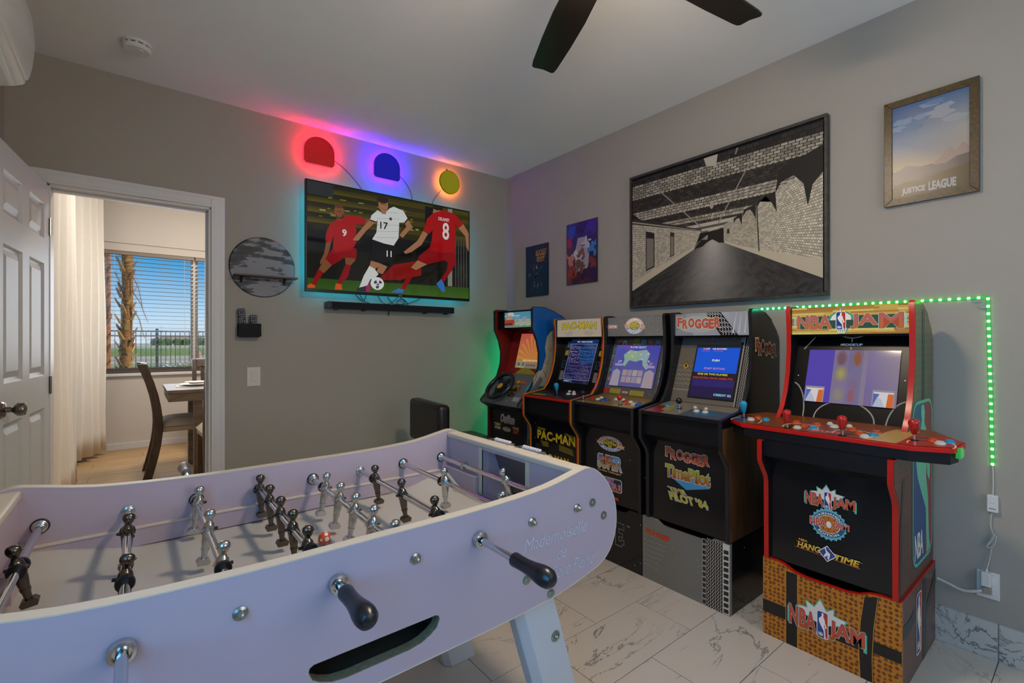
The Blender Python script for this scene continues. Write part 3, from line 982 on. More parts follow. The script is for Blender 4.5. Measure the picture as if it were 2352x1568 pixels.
def smooth_open(pts, n=3):
    out = []
    for i in range(len(pts) - 1):
        p0 = pts[max(i - 1, 0)]; p1 = pts[i]; p2 = pts[i + 1]; p3 = pts[min(i + 2, len(pts) - 1)]
        for k in range(n):
            t = k / n
            out.append(tuple(0.5 * (2 * p1[j] + (p2[j] - p0[j]) * t + (2 * p0[j] - 5 * p1[j] + 4 * p2[j] - p3[j]) * t * t + (3 * p1[j] - p0[j] - 3 * p2[j] + p3[j]) * t ** 3) for j in (0, 1)))
    out.append(pts[-1])
    return out
hs_ = smooth_open(half, 2)
outline = [(XC + a, b) for a, b in hs_] + [(XC - a, b) for a, b in reversed(hs_[1:-1])]
slot = [(0.511, 0.660), (0.519, 0.656), (0.521, 0.648), (0.514, 0.632), (0.500, 0.622), (0.478, 0.613), (0.45, 0.609), (0.318, 0.609), (0.29, 0.613), (0.268, 0.622), (0.254, 0.632), (0.247, 0.648), (0.249, 0.656), (0.257, 0.660)]
near = MB().prism(outline, 'y', Y0, Y0 + TH, holes=[slot], mside=0).build('side_panel', M_LILAC, FT)
far = MB().prism(outline, 'y', Y1 - TH, Y1).build('side_panel', M_LILAC, FT)
for o_, ya_ in ((near, Y0), (far, Y1 - TH)):
    MB().strip(list(reversed(outline)), 'y', ya_ - 0.0006, ya_ + TH + 0.0006, 0.0025, closed=True).build('edge_band', M_EDGE, o_, smooth=50)
# chipboard rim of the ball return and the tray behind it
MB().strip(slot, 'y', Y0 + 0.0008, Y0 + TH, 0.0012, closed=True).build('slot_rim', M_CHIP, near, smooth=0)
tr = MB()
tr.box(0.235, 0.533, Y0 + TH, Y0 + 0.20, 0.596, 0.606); tr.box(0.235, 0.533, Y0 + 0.19, Y0 + 0.20, 0.606, 0.70)
tr.box(0.235, 0.243, Y0 + TH, Y0 + 0.19, 0.606, 0.70); tr.box(0.525, 0.533, Y0 + TH, Y0 + 0.19, 0.606, 0.70); tr.box(0.235, 0.533, Y0 + TH, Y0 + 0.20, 0.69, 0.698)
tr.build('ball_tray', M_FELT, FT, smooth=0)
# lettering on the long side
P_PALE = print_mat('print_pale', 0.4)
ar = Art((0.75, Y0, 0.60), (0.30, 0, 0), (0, 0, 0.18), 300, 180)
ar.text('Mademoiselle', 10, 126, 240, 158, 'c9cfda', bold=-0.012, shear=0.35)
ar.text('de', 126, 76, 160, 108, 'c9cfda', bold=-0.012, shear=0.35)
ar.text('René Pierre', 103, 28, 268, 62, 'c9cfda', bold=-0.010, shear=0.4)
ar.line([(268, 52), (282, 60), (290, 62)], 1.2, 'c9cfda')
ar.build('lettering', P_PALE, near)
# end panels with goals
goals = {}
for sx, nm in ((1, 'right'), (-1, 'left')):
    xi = XC + sx * 0.605; xo = XC + sx * 0.63
    lo, hi = sorted((xi, xo))
    ya_, yb_ = Y0 + TH, Y1 - TH
    ep = MB().prism([(ya_, 0.59), (yb_, 0.59), (yb_, 0.878), (ya_, 0.878)], 'x', lo, hi, holes=[[(1.17, 0.70), (1.17, 0.862), (1.415, 0.862), (1.415, 0.70)]]).build('end_panel', M_LILAC, FT, smooth=0)
    lo2, hi2 = sorted((XC + sx * 0.598, XC + sx * 0.648))
    MB().box(lo2, hi2, ya_, yb_, 0.872, 0.892).build('end_cap', M_EDGE, ep, smooth=0, bevel=0.006, seg=3)
    gb = MB()
    a_, b_ = sorted((xo, XC + sx * 0.72))
    for yy_ in (1.165, 1.411):
        gb.box(a_, b_, yy_, yy_ + 0.009, 0.66, 0.865)
    gb.box(a_, b_, 1.165, 1.42, 0.86, 0.868)
    if sx > 0: gb.prism([(XC + 0.71, 0.70), (XC + 0.72, 0.70), (XC + 0.66, 0.865), (XC + 0.65, 0.865)], 'y', 1.165, 1.42, 1)
    else: gb.prism([(XC - 0.71, 0.70), (XC - 0.72, 0.70), (XC - 0.66, 0.865), (XC - 0.65, 0.865)], 'y', 1.165, 1.42, 1)
    gb.build('goal_box', [M_LILAC, mat('goal_plate_grey', '6c6c70', 0.35, 0.6, noise=0.15, nscale=15)], ep, smooth=0)
    lo3, hi3 = sorted((xi - sx * 0.002, xi + sx * 0.004))
    for y_ in (1.415, 1.150):
        MB().box(lo3, hi3, y_, y_ + 0.02, 0.70, 0.868).build('goal_post', M_EDGE, ep, smooth=0)
    lo4, hi4 = sorted((xi, xi - sx * 0.02))
    for p0, p1 in ((1.437, yb_), (ya_, 1.148)):
        MB().box(lo4, hi4, p0, p1, 0.695, 0.762).build('end_ledge', M_LILAC, ep, smooth=0, bevel=0.002)
    # score beads on the outer side
    sc = MB(); xs = XC + sx * 0.662
    for b0 in (1.40, 1.24):
        sc.tube([(xs, b0 + 0.02, 0.893), (xs, b0 - 0.10, 0.893)], 0.003, 6, 1)
        for k in range(8):
            sc.sphere((xs, b0 + 0.005 - k * 0.0115, 0.893), 0.0065, 8, 6, (1.3, 0.8, 1.3))
        sc.box(min(xs, XC + sx * 0.63), max(xs, XC + sx * 0.63), b0 + 0.016, b0 + 0.02, 0.868, 0.897, 1)
        sc.box(min(xs, XC + sx * 0.63), max(xs, XC + sx * 0.63), b0 - 0.10, b0 - 0.096, 0.868, 0.897, 1)
    sc.build('score_counter', [mat('clear_bead', 'cfcac6', 0.15, noise=0.1, spec=0.8), M_CHROME], ep, smooth=60)
# side ledges, playfield with rising corners
for y0_, y1_ in ((Y0 + TH, Y0 + TH + 0.014), (Y1 - TH - 0.014, Y1 - TH)):
    MB().box(XC - 0.604, XC + 0.604, y0_, y1_, 0.70, 0.748).build('side_ledge', M_LILAC, FT, smooth=0, bevel=0.002)
    lo, hi = (y0_ - 0.0005, y1_ + 0.0015) if y0_ < 1.2 else (y0_ - 0.0015, y1_ + 0.0005)
    MB().box(XC - 0.604, XC + 0.604, lo, hi, 0.7475, 0.751).build('ledge_edge', M_EDGE, FT, smooth=0)
nx, ny = 60, 30
vs = []
for i in range(nx + 1):
    for j in range(ny + 1):
        x = XC - 0.604 + 1.208 * i / nx; y_ = Y0 + TH + (Y1 - Y0 - 2 * TH) * j / ny
        a = max(0, (abs(x - XC) - 0.34) / 0.264); b = max(0, (abs(y_ - 1.2925) - 0.20) / 0.157)
        vs.append((x, y_, 0.699 + 0.045 * (a * a * (3 - 2 * a)) * (b * b * (3 - 2 * b))))
fs = [(i * (ny + 1) + j, (i + 1) * (ny + 1) + j, (i + 1) * (ny + 1) + j + 1, i * (ny + 1) + j + 1) for i in range(nx) for j in range(ny)]
pf = MB().add(vs, fs).build('playfield', M_FIELD, FT, smooth=60, recalc=False)
so = pf.modifiers.new('board', 'SOLIDIFY'); so.thickness = 0.012; so.offset = -1
MB().box(XC - 0.60, XC + 0.60, Y0 + TH, Y1 - TH, 0.585, 0.593).build('bottom_board', M_LILAC, FT, smooth=0)
# legs: six-sided, splayed outward
for sx in (1, -1):
    for ya_, yb_ in ((Y0 + TH, Y0 + TH + 0.075), (Y1 - TH - 0.075, Y1 - TH)):
        ym = (ya_ + yb_) / 2
        sec = [(0.0, ym - 0.016), (0.022, ya_), (0.128, ya_), (0.128, yb_), (0.022, yb_), (0.0, ym + 0.016)]
        vs = []
        for z, off in ((0.0, 0.935), (0.60, 0.748)):
            for u, y_ in sec:
                vs.append((XC + sx * (off - XC + u), y_, z))
        fs = [tuple(range(6)), tuple(range(6, 12))] + [(k, (k + 1) % 6, 6 + (k + 1) % 6, 6 + k) for k in range(6)]
        lg = MB().add(vs, fs).build('leg', M_LEGW, FT, smooth=0, bevel=0.003)
        fy = ya_ if ya_ < 1.2 else yb_; sg = -1 if ya_ < 1.2 else 1
        MB().lathe([(0.015, 0), (0.015, 0.002), (0.008, 0.003), (0.0075, 0.007), (0.004, 0.011), (0.001, 0.012)], (XC + sx * (0.893 - XC), fy, 0.455), (0, sg, 0), 16).build('leg_bolt', M_ZINC, lg)

# --- rods, players, handles
RX = [-0.186, -0.016, 0.138, 0.300, 0.462, 0.624, 0.787, 0.950]
RZ = 0.797
def player_mesh(name, m):
    q = MB()
    q.stack([(0.001, 0, 0.0545, 0.003, 0.003), (0.001, 0, 0.053, 0.008, 0.007), (0.002, 0, 0.048, 0.0125, 0.0105), (0.002, 0, 0.041, 0.0135, 0.0115), (0.002, 0, 0.034, 0.011, 0.010), (0.002, 0, 0.028, 0.0075, 0.007),
             (0, 0, 0.024, 0.0065, 0.0068), (0, 0, 0.020, 0.008, 0.012), (0, 0, 0.016, 0.0115, 0.0165), (0, 0, 0.008, 0.0135, 0.0175), (0, 0, -0.004, 0.0135, 0.0155), (0, 0, -0.014, 0.012, 0.013),
             (0, 0, -0.022, 0.0115, 0.0135), (0, 0, -0.034, 0.0105, 0.013), (0, 0, -0.048, 0.0085, 0.0105), (0, 0, -0.0485, 0.0098, 0.0118), (0, 0, -0.056, 0.0085, 0.0102), (0, 0, -0.0565, 0.0076, 0.0088), (0, 0, -0.072, 0.0065, 0.0075), (0, 0, -0.078, 0.007, 0.008)], 16)
    # nose, arms held to the chest, socket on the rod, foot block
    q.sphere((0.0145, 0, 0.040), 0.003, 8, 6)
    for s_ in (-1, 1):
        q.tube([(0.0, s_ * 0.016, 0.017), (0.006, s_ * 0.0185, 0.004), (0.012, s_ * 0.011, -0.006)], [0.0048, 0.0045, 0.0042], 8)
    q.lathe([(0.010, -0.0145), (0.0125, -0.014), (0.0125, 0.014), (0.010, 0.0145)], (0, 0, 0), (0, 1, 0), 16)
    q.prism([(-0.013, -0.090), (0.012, -0.092), (0.016, -0.082), (0.010, -0.074), (-0.011, -0.074), (-0.016, -0.082)], 'y', -0.011, 0.011)
    q.lathe([(0.004, 0.0), (0.004, 0.021), (0.003, 0.022)], (0, 0, -0.001), (-1, 0, 0.25), 10, 1)
    q.xform(Matrix.Diagonal((0.94, 0.94, 0.90, 1)))
    return q.mesh(name, [m, M_BLACK], 40)
PM = {'s': player_mesh('player_figure', M_CAST), 'd': player_mesh('player_figure', M_BRONZE)}
MEN = [('d', 13, [1.368]), ('d', -2, [1.452, 1.178]), ('s', -8, [1.60, 1.363, 1.130]), ('d', 3, [1.622, 1.492, 1.362, 1.237, 1.108]),
       ('s', -10, [1.518, 1.390, 1.268, 1.144, 1.02]), ('d', 8, [1.512, 1.312, 1.112]), ('s', 2, [1.342, 1.03]), ('s', 20, [1.225])]
ROD_Y = [(0.70, 1.80), (0.52, 1.66), (0.925, 2.0), (0.86, 1.66), (0.925, 1.72), (0.77, 1.66), (0.925, 1.715), (0.925, 1.71)]
grip_prof = [(r_ * 0.86, t_) for r_, t_ in [(0.0165, 0.0), (0.0175, 0.004), (0.0165, 0.02), (0.0165, 0.04), (0.0185, 0.06), (0.0225, 0.082), (0.0235, 0.095), (0.0215, 0.108), (0.014, 0.117), (0.004, 0.120), (0.001, 0.120)]]
for i in range(8):
    x = RX[i]; ya_, yb_ = ROD_Y[i]
    near_side = i in (0, 1, 3, 5)
    rod = MB().tube([(x, ya_, RZ), (x, yb_, RZ)], 0.008, 14).build('rod', M_CHROME, FT)
    if i == 0: rod['label'] = 'chrome rod with one dark keeper figure'
    # telescopic inner end
    if near_side: MB().tube([(x, yb_ - 0.005, RZ), (x, Y1 - TH - 0.001, RZ)], 0.005, 10).build('inner_rod', M_CHROME, rod) if yb_ < Y1 - TH - 0.002 else None
    kind, tilt, ys = MEN[i]
    for y_ in ys:
        o = bpy.data.objects.new('player_figure', PM[kind]); COL.objects.link(o); o.parent = rod
        o.location = (x, y_, RZ)
        o.rotation_euler = (0, math.radians(-tilt), 0 if kind == 's' else 0)
        if kind == 's': o.rotation_euler = (0, math.radians(tilt), PI)
    # rubber stops
    for y_, sg in ((max(ys) + 0.019, 1), (min(ys) - 0.019, -1)):
        if i == 7: y_ = 1.477 if sg > 0 else 0.985
        MB().lathe([(0.009, -0.006), (0.0145, -0.006), (0.016, -0.003), (0.016, 0.003), (0.0145, 0.006), (0.009, 0.006)], (x, y_, RZ), (0, 1, 0), 18).build('rubber_stop', M_BLACK if i != 7 else M_CAST, rod)
    # bushings in both sides
    if near_side and i != 0:
        MB().lathe([(0.010, 0.0), (0.014, 0.0), (0.0145, 0.004), (0.012, 0.006), (0.006, 0.0065), (0.0055, 0.010), (0.002, 0.011)], (x, Y1 - TH, RZ), (0, -1, 0), 18).build('end_cup', M_CAST, far)
    else:
        MB().lathe([(0.0185, 0.0), (0.0185, 0.003), (0.016, 0.004)], (x, Y1 - TH, RZ), (0, -1, 0), 22).build('washer', M_BLACK, far)
        MB().lathe([(0.0155, 0.003), (0.0155, 0.007), (0.013, 0.009), (0.0128, 0.012), (0.0108, 0.014), (0.0105, 0.018), (0.0085, 0.019)], (x, Y1 - TH, RZ), (0, -1, 0), 22).build('bushing', M_CAST, far)
    if near_side:
        MB().lathe([(0.0185, 0.0), (0.0185, 0.010), (0.0172, 0.013), (0.0125, 0.014), (0.0120, 0.008), (0.0085, 0.008)], (x, Y0, RZ), (0, -1, 0), 26).build('bushing', M_CAST, near)
        MB().lathe(grip_prof, (x, ya_ + 0.008, RZ), (0, -1, 0), 24).build('handle', M_GRIP, rod)
    else:
        MB().lathe([(0.0118, 0.0), (0.0118, 0.002), (0.0075, 0.004), (0.007, 0.009), (0.0045, 0.015), (0.001, 0.0165)], (x, Y0, RZ), (0, -1, 0), 18).build('cap_nut', M_ZINC, near)
        MB().lathe([(0.0255, 0.0), (0.0255, 0.012), (0.0155, 0.017), (0.009, 0.010)], (x, Y1, RZ), (0, 1, 0), 22).build('bushing', M_CAST, far)
        hd = MB().lathe(grip_prof, (x, yb_ - 0.008, RZ), (0, 1, 0), 24).build('handle', mat('grip_silver', '8f8b88', 0.35, 0.7, noise=0.1, nscale=20), rod)
        MB().lathe([(0.0172, -0.002), (0.0182, 0.0), (0.0182, 0.018), (0.0172, 0.02)], (x, yb_ - 0.008, RZ), (0, 1, 0), 22).build('handle_ring', M_BLACK, hd) if False else None
for bx_, bz_ in ((1.013, 0.799), (1.061, 0.752), (0.769, 0.656), (0.852, 0.595), (-0.253, 0.799), (-0.301, 0.752), (-0.009, 0.656), (-0.092, 0.595)):
    q = MB().lathe([(0.0118, 0), (0.0118, 0.002), (0.0068, 0.003)], (bx_, Y0, bz_), (0, -1, 0), 18)
    q.lathe([(0.0068, 0.002), (0.0068, 0.006), (0.005, 0.0072), (0.001, 0.0072)], (bx_, Y0, bz_), (0, -1, 0), 6)
    q.build('bolt', M_ZINC, near, smooth=30)
# the ball
q = MB().sphere((0, 0, 0), 0.0175, 32, 20)
bl = q.build('football', cells('ball_orange_white', 'e8e0d4', 'd8532c', 62, rough=0.4, lo=0.36, hi=0.40))
bl.location = (0.405, 1.335, 0.7165); tag(bl, 'small orange ball with white spots on the football table', 'ball')

# ================================================================== arcade cabinets
M_CBLACK = mat('cabinet_black', '121114', 0.45, spec=0.3, noise=0.08, nscale=12, bump=0.15, bscale=220, bdist=0.0006)
M_CBLACK2 = mat('cabinet_black_gloss', '121215', 0.16, noise=0.05, nscale=10)
M_CINNER = mat('cabinet_inner_black', '0a090a', 0.3, noise=0.1, spec=0.2)
M_TRED = mat('trim_red', 'c1190e', 0.3, noise=0.05)
M_TBLK = mat('trim_black', '1d1d20', 0.25, noise=0.05)
M_TYEL = mat('trim_amber', 'c58a16', 0.35, noise=0.05)
M_SCREW = mat('screw_head', 'b9b5ab', 0.3, 1.0, noise=0.1)
BTN = {'w': mat('button_white', 'cfc7b8', 0.25, noise=0.03), 'o': mat('button_orange', 'c8521a', 0.25, noise=0.03), 'c': mat('button_cyan', '1c93b8', 0.25, noise=0.03),
       'r': mat('button_red', 'b41c14', 0.25, noise=0.03), 'b': mat('button_blue', '1b4fae', 0.25, noise=0.03), 'k': mat('button_black', '121214', 0.2, noise=0.03), 'y': mat('button_yellow', 'c9a41c', 0.25, noise=0.03)}
PROF = [(2.64, 0.332), (2.119, 0.332), (2.115, 0.665), (2.105, 0.69), (2.055, 0.755), (2.052, 0.77), (2.052, 0.898), (2.235, 0.922), (2.275, 0.965), (2.31, 1.03), (2.337, 1.12), (2.349, 1.22), (2.347, 1.31), (2.338, 1.40),
        (2.346, 1.412), (2.40, 1.415), (2.48, 1.40), (2.555, 1.363), (2.617, 1.31), (2.64, 1.26)]
PROF1 = PROF[:5] + [(2.053, 0.77), (2.053, 0.838), (2.235, 0.842), (2.235, 0.922)] + PROF[8:]
def deckz(x): return 0.898 + 0.113 * (x - 2.052)
def bezx(z): return 2.315 + 0.36 * (z - 0.93)

def joystick(parent, x, y, col, ball=False, zb=None):
    z = deckz(x) if zb is None else zb
    n = Vector((-0.11, 0, 0.99)).normalized()
    q = MB().lathe([(0.004, 0.0), (0.004, 0.03)], (x, y, z), n, 10, 1)
    q.lathe([(0.014, 0.0), (0.014, 0.0015), (0.006, 0.003)], (x, y, z), n, 16, 2)
    c = Vector((x, y, z))
    if ball:
        q.sphere(c + n * 0.042, 0.0155, 18, 12)
    else:
        q.lathe([(0.006, 0.022), (0.009, 0.026), (0.0125, 0.042), (0.0165, 0.058), (0.0165, 0.066), (0.0125, 0.073), (0.005, 0.0765), (0.001, 0.077)], c, n, 20)
    return q.build('joystick', [BTN[col], M_CHROME, M_CBLACK], parent, smooth=50)

def buttons(parent, lst, r=0.0125):
    n = Vector((-0.11, 0, 0.99)).normalized()
    for k, x, y in lst:
        q = MB().lathe([(r * 1.25, -0.001), (r * 1.25, 0.003), (r * 1.12, 0.005), (r * 0.92, 0.005), (r * 0.9, 0.0085), (r * 0.8, 0.0095), (0.001, 0.0092)], (x, y, deckz(x)), n, 18)
        q.build('button', BTN[k], parent, smooth=40)

def screws(parent, pts, axis=(-1, 0, 0), r=0.0035):
    for p in pts:
        MB().lathe([(r, 0), (r, 0.0008), (r * 0.5, 0.0016), (0.0005, 0.0017)], p, axis, 10).build('screw', M_SCREW, parent)

def cabinet(label, ya, yb, trim, side_m, trim2=None, deck=None, marq_m=None, upper=True, PROF=PROF):
    """ya < yb; facing -x. returns thing and key parts"""
    c = thing('arcade_cabinet', label, 'arcade cabinet', ((2.052 + 2.64) / 2, (ya + yb) / 2, 0.332), 'arcade cabinets along the wall')
    t = 0.016
    parts = {}
    for nm, y0_, y1_ in (('R', ya, ya + t), ('L', yb - t, yb)):
        sp = MB().prism(PROF, 'y', y0_, y1_).build('side_panel', side_m, c, smooth=0)
        parts['side' + nm] = sp
        edge = PROF[1:len(PROF) - 2]
        tm = MB()
        if trim2:
            ym = (y0_ + y1_) / 2
            tm.strip(edge, 'y', y0_ - 0.001, ym, -0.0035, 0); tm.strip(edge, 'y', ym, y1_ + 0.001, -0.0035, 1)
            tm.build('edge_trim', [trim2, trim] if nm == 'R' else [trim2, trim], sp, smooth=50)
        else:
            tm.strip(edge, 'y', y0_ - 0.001, y1_ + 0.001, -0.0035).build('edge_trim', trim, sp, smooth=50)
    a, b = ya + t, yb - t
    # carcass
    parts['lower'] = MB().box(2.135, 2.150, a, b, 0.332, 0.742).build('lower_panel', M_CBLACK2, c, smooth=0)
    parts['upper'] = MB().prism([(2.135, 0.742), (2.075, 0.775), (2.075, deckz(2.075) - 0.014), (2.095, deckz(2.095) - 0.014), (2.095, 0.775), (2.15, 0.742)], 'y', a, b).build('front_apron', M_CBLACK, c, smooth=0)
    MB().box(2.62, 2.635, a, b, 0.332, 1.28).build('back_panel', M_CBLACK, c, smooth=0)
    zt = 1.285
    parts['marquee'] = MB().box(2.362, 2.372, a, b, 1.287, 1.406).build('marquee', marq_m or M_CBLACK, c, smooth=0)
    MB().prism([(2.372, 1.396), (2.40, 1.405), (2.48, 1.39), (2.553, 1.353), (2.615, 1.30), (2.628, 1.27), (2.62, 1.26), (2.60, 1.29), (2.545, 1.342), (2.475, 1.378), (2.40, 1.394), (2.372, 1.386)], 'y', a, b).build('top_panel', M_CBLACK, c, smooth=0)
    MB().box(2.372, bezx(zt) + 0.01, a, b, 1.278, 1.287).build('marquee_floor', M_CINNER, c, smooth=0)
    parts['bezel'] = MB().prism([(bezx(0.925), 0.925), (bezx(zt), zt), (bezx(zt) + 0.012, zt), (bezx(0.925) + 0.012, 0.925)], 'y', a, b).build('bezel', M_CINNER, c, smooth=0)
    return c, parts, a, b

def bez_art(yl, z0, w, h, lift=0.0006):
    """art frame on the sloping bezel: left edge at yl, width w, from z0 up by h (vertical); units mm"""
    return Art((bezx(z0), yl, z0), (0, -w, 0), (0.36 * h, 0, h), w * 1000, h * 1000, lift)

def bez_screen(parent, yl, yr, z0, z1, name='screen'):
    """slightly raised glass slab on the bezel"""
    d = 0.004
    n = Vector((-1, 0, 0.36)).normalized() * d
    vs = []
    for off in (Vector((0.002, 0, 0)), n):
        for y_, z in ((yl, z0), (yr, z0), (yr, z1), (yl, z1)):
            vs.append(Vector((bezx(z), y_, z)) + off)
    return MB().add(vs, [(0, 1, 2, 3), (4, 5, 6, 7), (0, 1, 5, 4), (1, 2, 6, 5), (2, 3, 7, 6), (3, 0, 4, 7)]).build(name, M_CBLACK2, parent, smooth=0)

def std_deck(c, a, b, yl, yr, top_m):
    pr = [(2.053, deckz(2.053) - 0.016), (2.053, deckz(2.053)), (bezx(0.93), deckz(bezx(0.93))), (bezx(0.93), deckz(bezx(0.93)) - 0.016)]
    return MB().prism(pr, 'y', a, b).build('control_deck', top_m, c, smooth=0, bevel=0.001)

def deck_art(yl, w, lift=0.0006):
    """units mm: x along the deck from its left end, y from the front edge backwards"""
    L = 0.262
    return Art((2.053, yl, deckz(2.053)), (0, -w, 0), (L, 0, 0.113 * L), w * 1000, L * 1000, lift)

def zigzag(ar, x0, x1, y0, y1, cols, per, col, wd):
    n = max(2, int((y1 - y0) / (per / 2)))
    step = (x1 - x0) / cols
    for k in range(cols):
        xc = x0 + step * (k + 0.5)
        pts = [(xc + (step * 0.32 if i % 2 else -step * 0.32), y0 + (y1 - y0) * i / n) for i in range(n + 1)]
        ar.line(pts, wd, col); ar.z -= ar.step
    ar.up()

def ladder(ar, x0, x1, y0, y1, per, c_dark, c_light):
    ar.rect(x0, y0, x1, y1, c_light)
    n = int((y1 - y0) / per); g_ = per * 0.12
    ar.many([[(x0 + (x1 - x0) * 0.14, y0 + i * per + g_), (x1 - (x1 - x0) * 0.14, y0 + i * per + g_ * 1.6), (x1 - (x1 - x0) * 0.14, y0 + (i + 1) * per - g_), (x0 + (x1 - x0) * 0.14, y0 + (i + 1) * per - g_ * 1.6)] for i in range(n)], c_dark)

def star(cx, cy, r0, r1, n, a0, a1, sy=1.0):
    pts = []
    for i in range(2 * n + 1):
        a = math.radians(a0 + (a1 - a0) * i / (2 * n)); r_ = r1 if i % 2 else r0
        pts.append((cx + r_ * math.cos(a), cy + r_ * math.sin(a) * sy))
    return pts

def player_emblem(ar, x0, y0, x1, y1):
    """blue and red upright badge with a white dribbling silhouette and lettering"""
    w = x1 - x0; h = y1 - y0
    X = lambda u: x0 + u * w
    Y = lambda v: y0 + v * h
    ar.rrect(x0 - w * .07, y0 - w * .07, x1 + w * .07, y1 + w * .07, w * .25, 'd9d4cb')
    ar.rrect(x0, y0, x1, y1, w * .2, '1d3f82')
    ar.poly([(X(.55), Y(1)), (X(.85), Y(1)), (X(1), Y(.9)), (X(1), Y(.1)), (X(.88), Y(0)), (X(.66), Y(0)), (X(.72), Y(.3)), (X(.5), Y(.6))], 'a8342c')
    ar.poly([(X(.47), Y(.97)), (X(.58), Y(.96)), (X(.62), Y(.88)), (X(.58), Y(.82)), (X(.72), Y(.72)), (X(.76), Y(.60)), (X(.88), Y(.50)), (X(.84), Y(.42)), (X(.72), Y(.48)), (X(.66), Y(.55)), (X(.64), Y(.48)), (X(.74), Y(.34)), (X(.78), Y(.10)), (X(.86), Y(.02)), (X(.68), Y(.0)),
             (X(.62), Y(.28)), (X(.44), Y(.40)), (X(.28), Y(.50)), (X(.14), Y(.62)), (X(.16), Y(.72)), (X(.34), Y(.80)), (X(.42), Y(.84)), (X(.40), Y(.92))], 'dcd6cc')
    ar.ell(X(.82), Y(.43), w * .1, w * .1, 'dcd6cc', 12)
    ar.text('NBA', X(.1), Y(.06), X(.58), Y(.2), 'dcd6cc', bold=0.03)

def jam_logo(ar, x0, y0, x1, y1, star_col='c9c4ba', big=False, band=None):
    """NBA [badge] JAM lettering with star burst; box in ar units"""
    w = x1 - x0; h = y1 - y0
    cx = x0 + w * .46
    ar.poly([(cx - w * .34, y0 + h * .62), (cx - w * .20, y0 + h * .66), (cx - w * .22, y0 + h * .86), (cx - w * .10, y0 + h * .76), (cx - w * .02, y0 + h * 1.02), (cx + w * .06, y0 + h * .76), (cx + w * .16, y0 + h * .88), (cx + w * .16, y0 + h * .70), (cx + w * .33, y0 + h * .66), (cx + w * .26, y0 + h * .50), (cx, y0 + h * .3), (cx - w * .26, y0 + h * .46)], '4aa58c')
    ar.poly([(cx - w * .31, y0 + h * .62), (cx - w * .185, y0 + h * .64), (cx - w * .20, y0 + h * .82), (cx - w * .095, y0 + h * .72), (cx - w * .02, y0 + h * .97), (cx + w * .055, y0 + h * .72), (cx + w * .145, y0 + h * .84), (cx + w * .145, y0 + h * .68), (cx + w * .30, y0 + h * .645), (cx + w * .24, y0 + h * .50), (cx, y0 + h * .3), (cx - w * .24, y0 + h * .46)], star_col)
    for xa, xb in ((x0, x0 + w * .04), (x1 - w * .04, x1)):
        ar.rect(xa, y0 + h * .06, xb, y0 + h * .52, '4aa58c'); ar.z -= ar.step
    ar.up()
    ar.text('NBA', x0 + w * .025, y0 + h * .04, x0 + w * .385, y0 + h * .56, 'a84c1c', bold=0.03, top='b8483e', out=[('d8d2c8', 0.035), ('2a1612', 0.016)])
    ar.text('JAM', x0 + w * .555, y0 + h * .04, x0 + w * .975, y0 + h * .56, 'a84c1c', bold=0.03, top='b8483e', out=[('d8d2c8', 0.035), ('2a1612', 0.016)])
    player_emblem(ar, x0 + w * .405, y0 + h * .0, x0 + w * .535, y0 + h * .68)

def fighter_emblem(ar, cx, cy, rx, ry, soft=False):
    """oval badge: CHAMPION / EDITION with yellow title across"""
    k = (lambda a, b: b if soft else a)
    ar.ell(cx, cy, rx, ry, 'd8d2c6')
    ar.ell(cx, cy, rx * .95, ry * .94, k('a03a28', 'b07a66'), a0=0, a1=180)
    ar.ell(cx, cy, rx * .95, ry * .94, k('1f4f9a', '5f7fae'), a0=180, a1=360)
    ar.poly([(cx - rx * 1.22, cy + ry * .22), (cx - rx * .6, cy + ry * .1), (cx + rx * .6, cy + ry * .1), (cx + rx * 1.22, cy + ry * .0), (cx + rx * 1.1, cy - ry * .2), (cx + rx * 1.2, cy - ry * .42), (cx + rx * .6, cy - ry * .3), (cx - rx * .6, cy - ry * .25), (cx - rx * 1.16, cy - ry * .16), (cx - rx * 1.05, cy + ry * .04)], 'b88c6c')
    ar.ell(cx, cy, rx * .68, ry * .60, 'd8d2c6')
    ar.ell(cx, cy, rx * .64, ry * .55, k('20201c', '7a7a60'))
    def wtop(x, y):
        t = (x - cx) / (rx * .95); a = math.radians(90 - t * 78); r_ = (y - cy) / ry
        return (cx + rx * r_ * math.cos(a), cy + ry * r_ * math.sin(a))
    def wbot(x, y):
        t = (x - cx) / (rx * .95); a = math.radians(-90 + t * 62); r_ = (cy - y) / ry
        return (cx + rx * r_ * math.cos(a), cy + ry * r_ * math.sin(a))
    ar.text('CHAMPION', cx - rx * .9, cy + ry * .67, cx + rx * .9, cy + ry * .9, 'e4ded2', bold=0.02, warp=wtop)
    ar.text('EDITION', cx - rx * .85, cy - ry * .9, cx + rx * .85, cy - ry * .67, 'e4ded2', bold=0.02, warp=wbot)
    ar.text('STREET', cx - rx * .52, cy + ry * .12, cx + rx * .42, cy + ry * .42, 'c8b02a', bold=0.03, shear=0.2, out=[('2a2010', 0.02)])
    ar.text('FIGHTER', cx - rx * .60, cy - ry * .18, cx + rx * .58, cy + ry * .14, 'c8b02a', bold=0.03, shear=0.2, out=[('2a2010', 0.02)])
    ar.text('II', cx - rx * .12, cy - ry * .48, cx + rx * .14, cy - ry * .2, 'c8b02a', bold=0.03, out=[('2a2010', 0.02)])

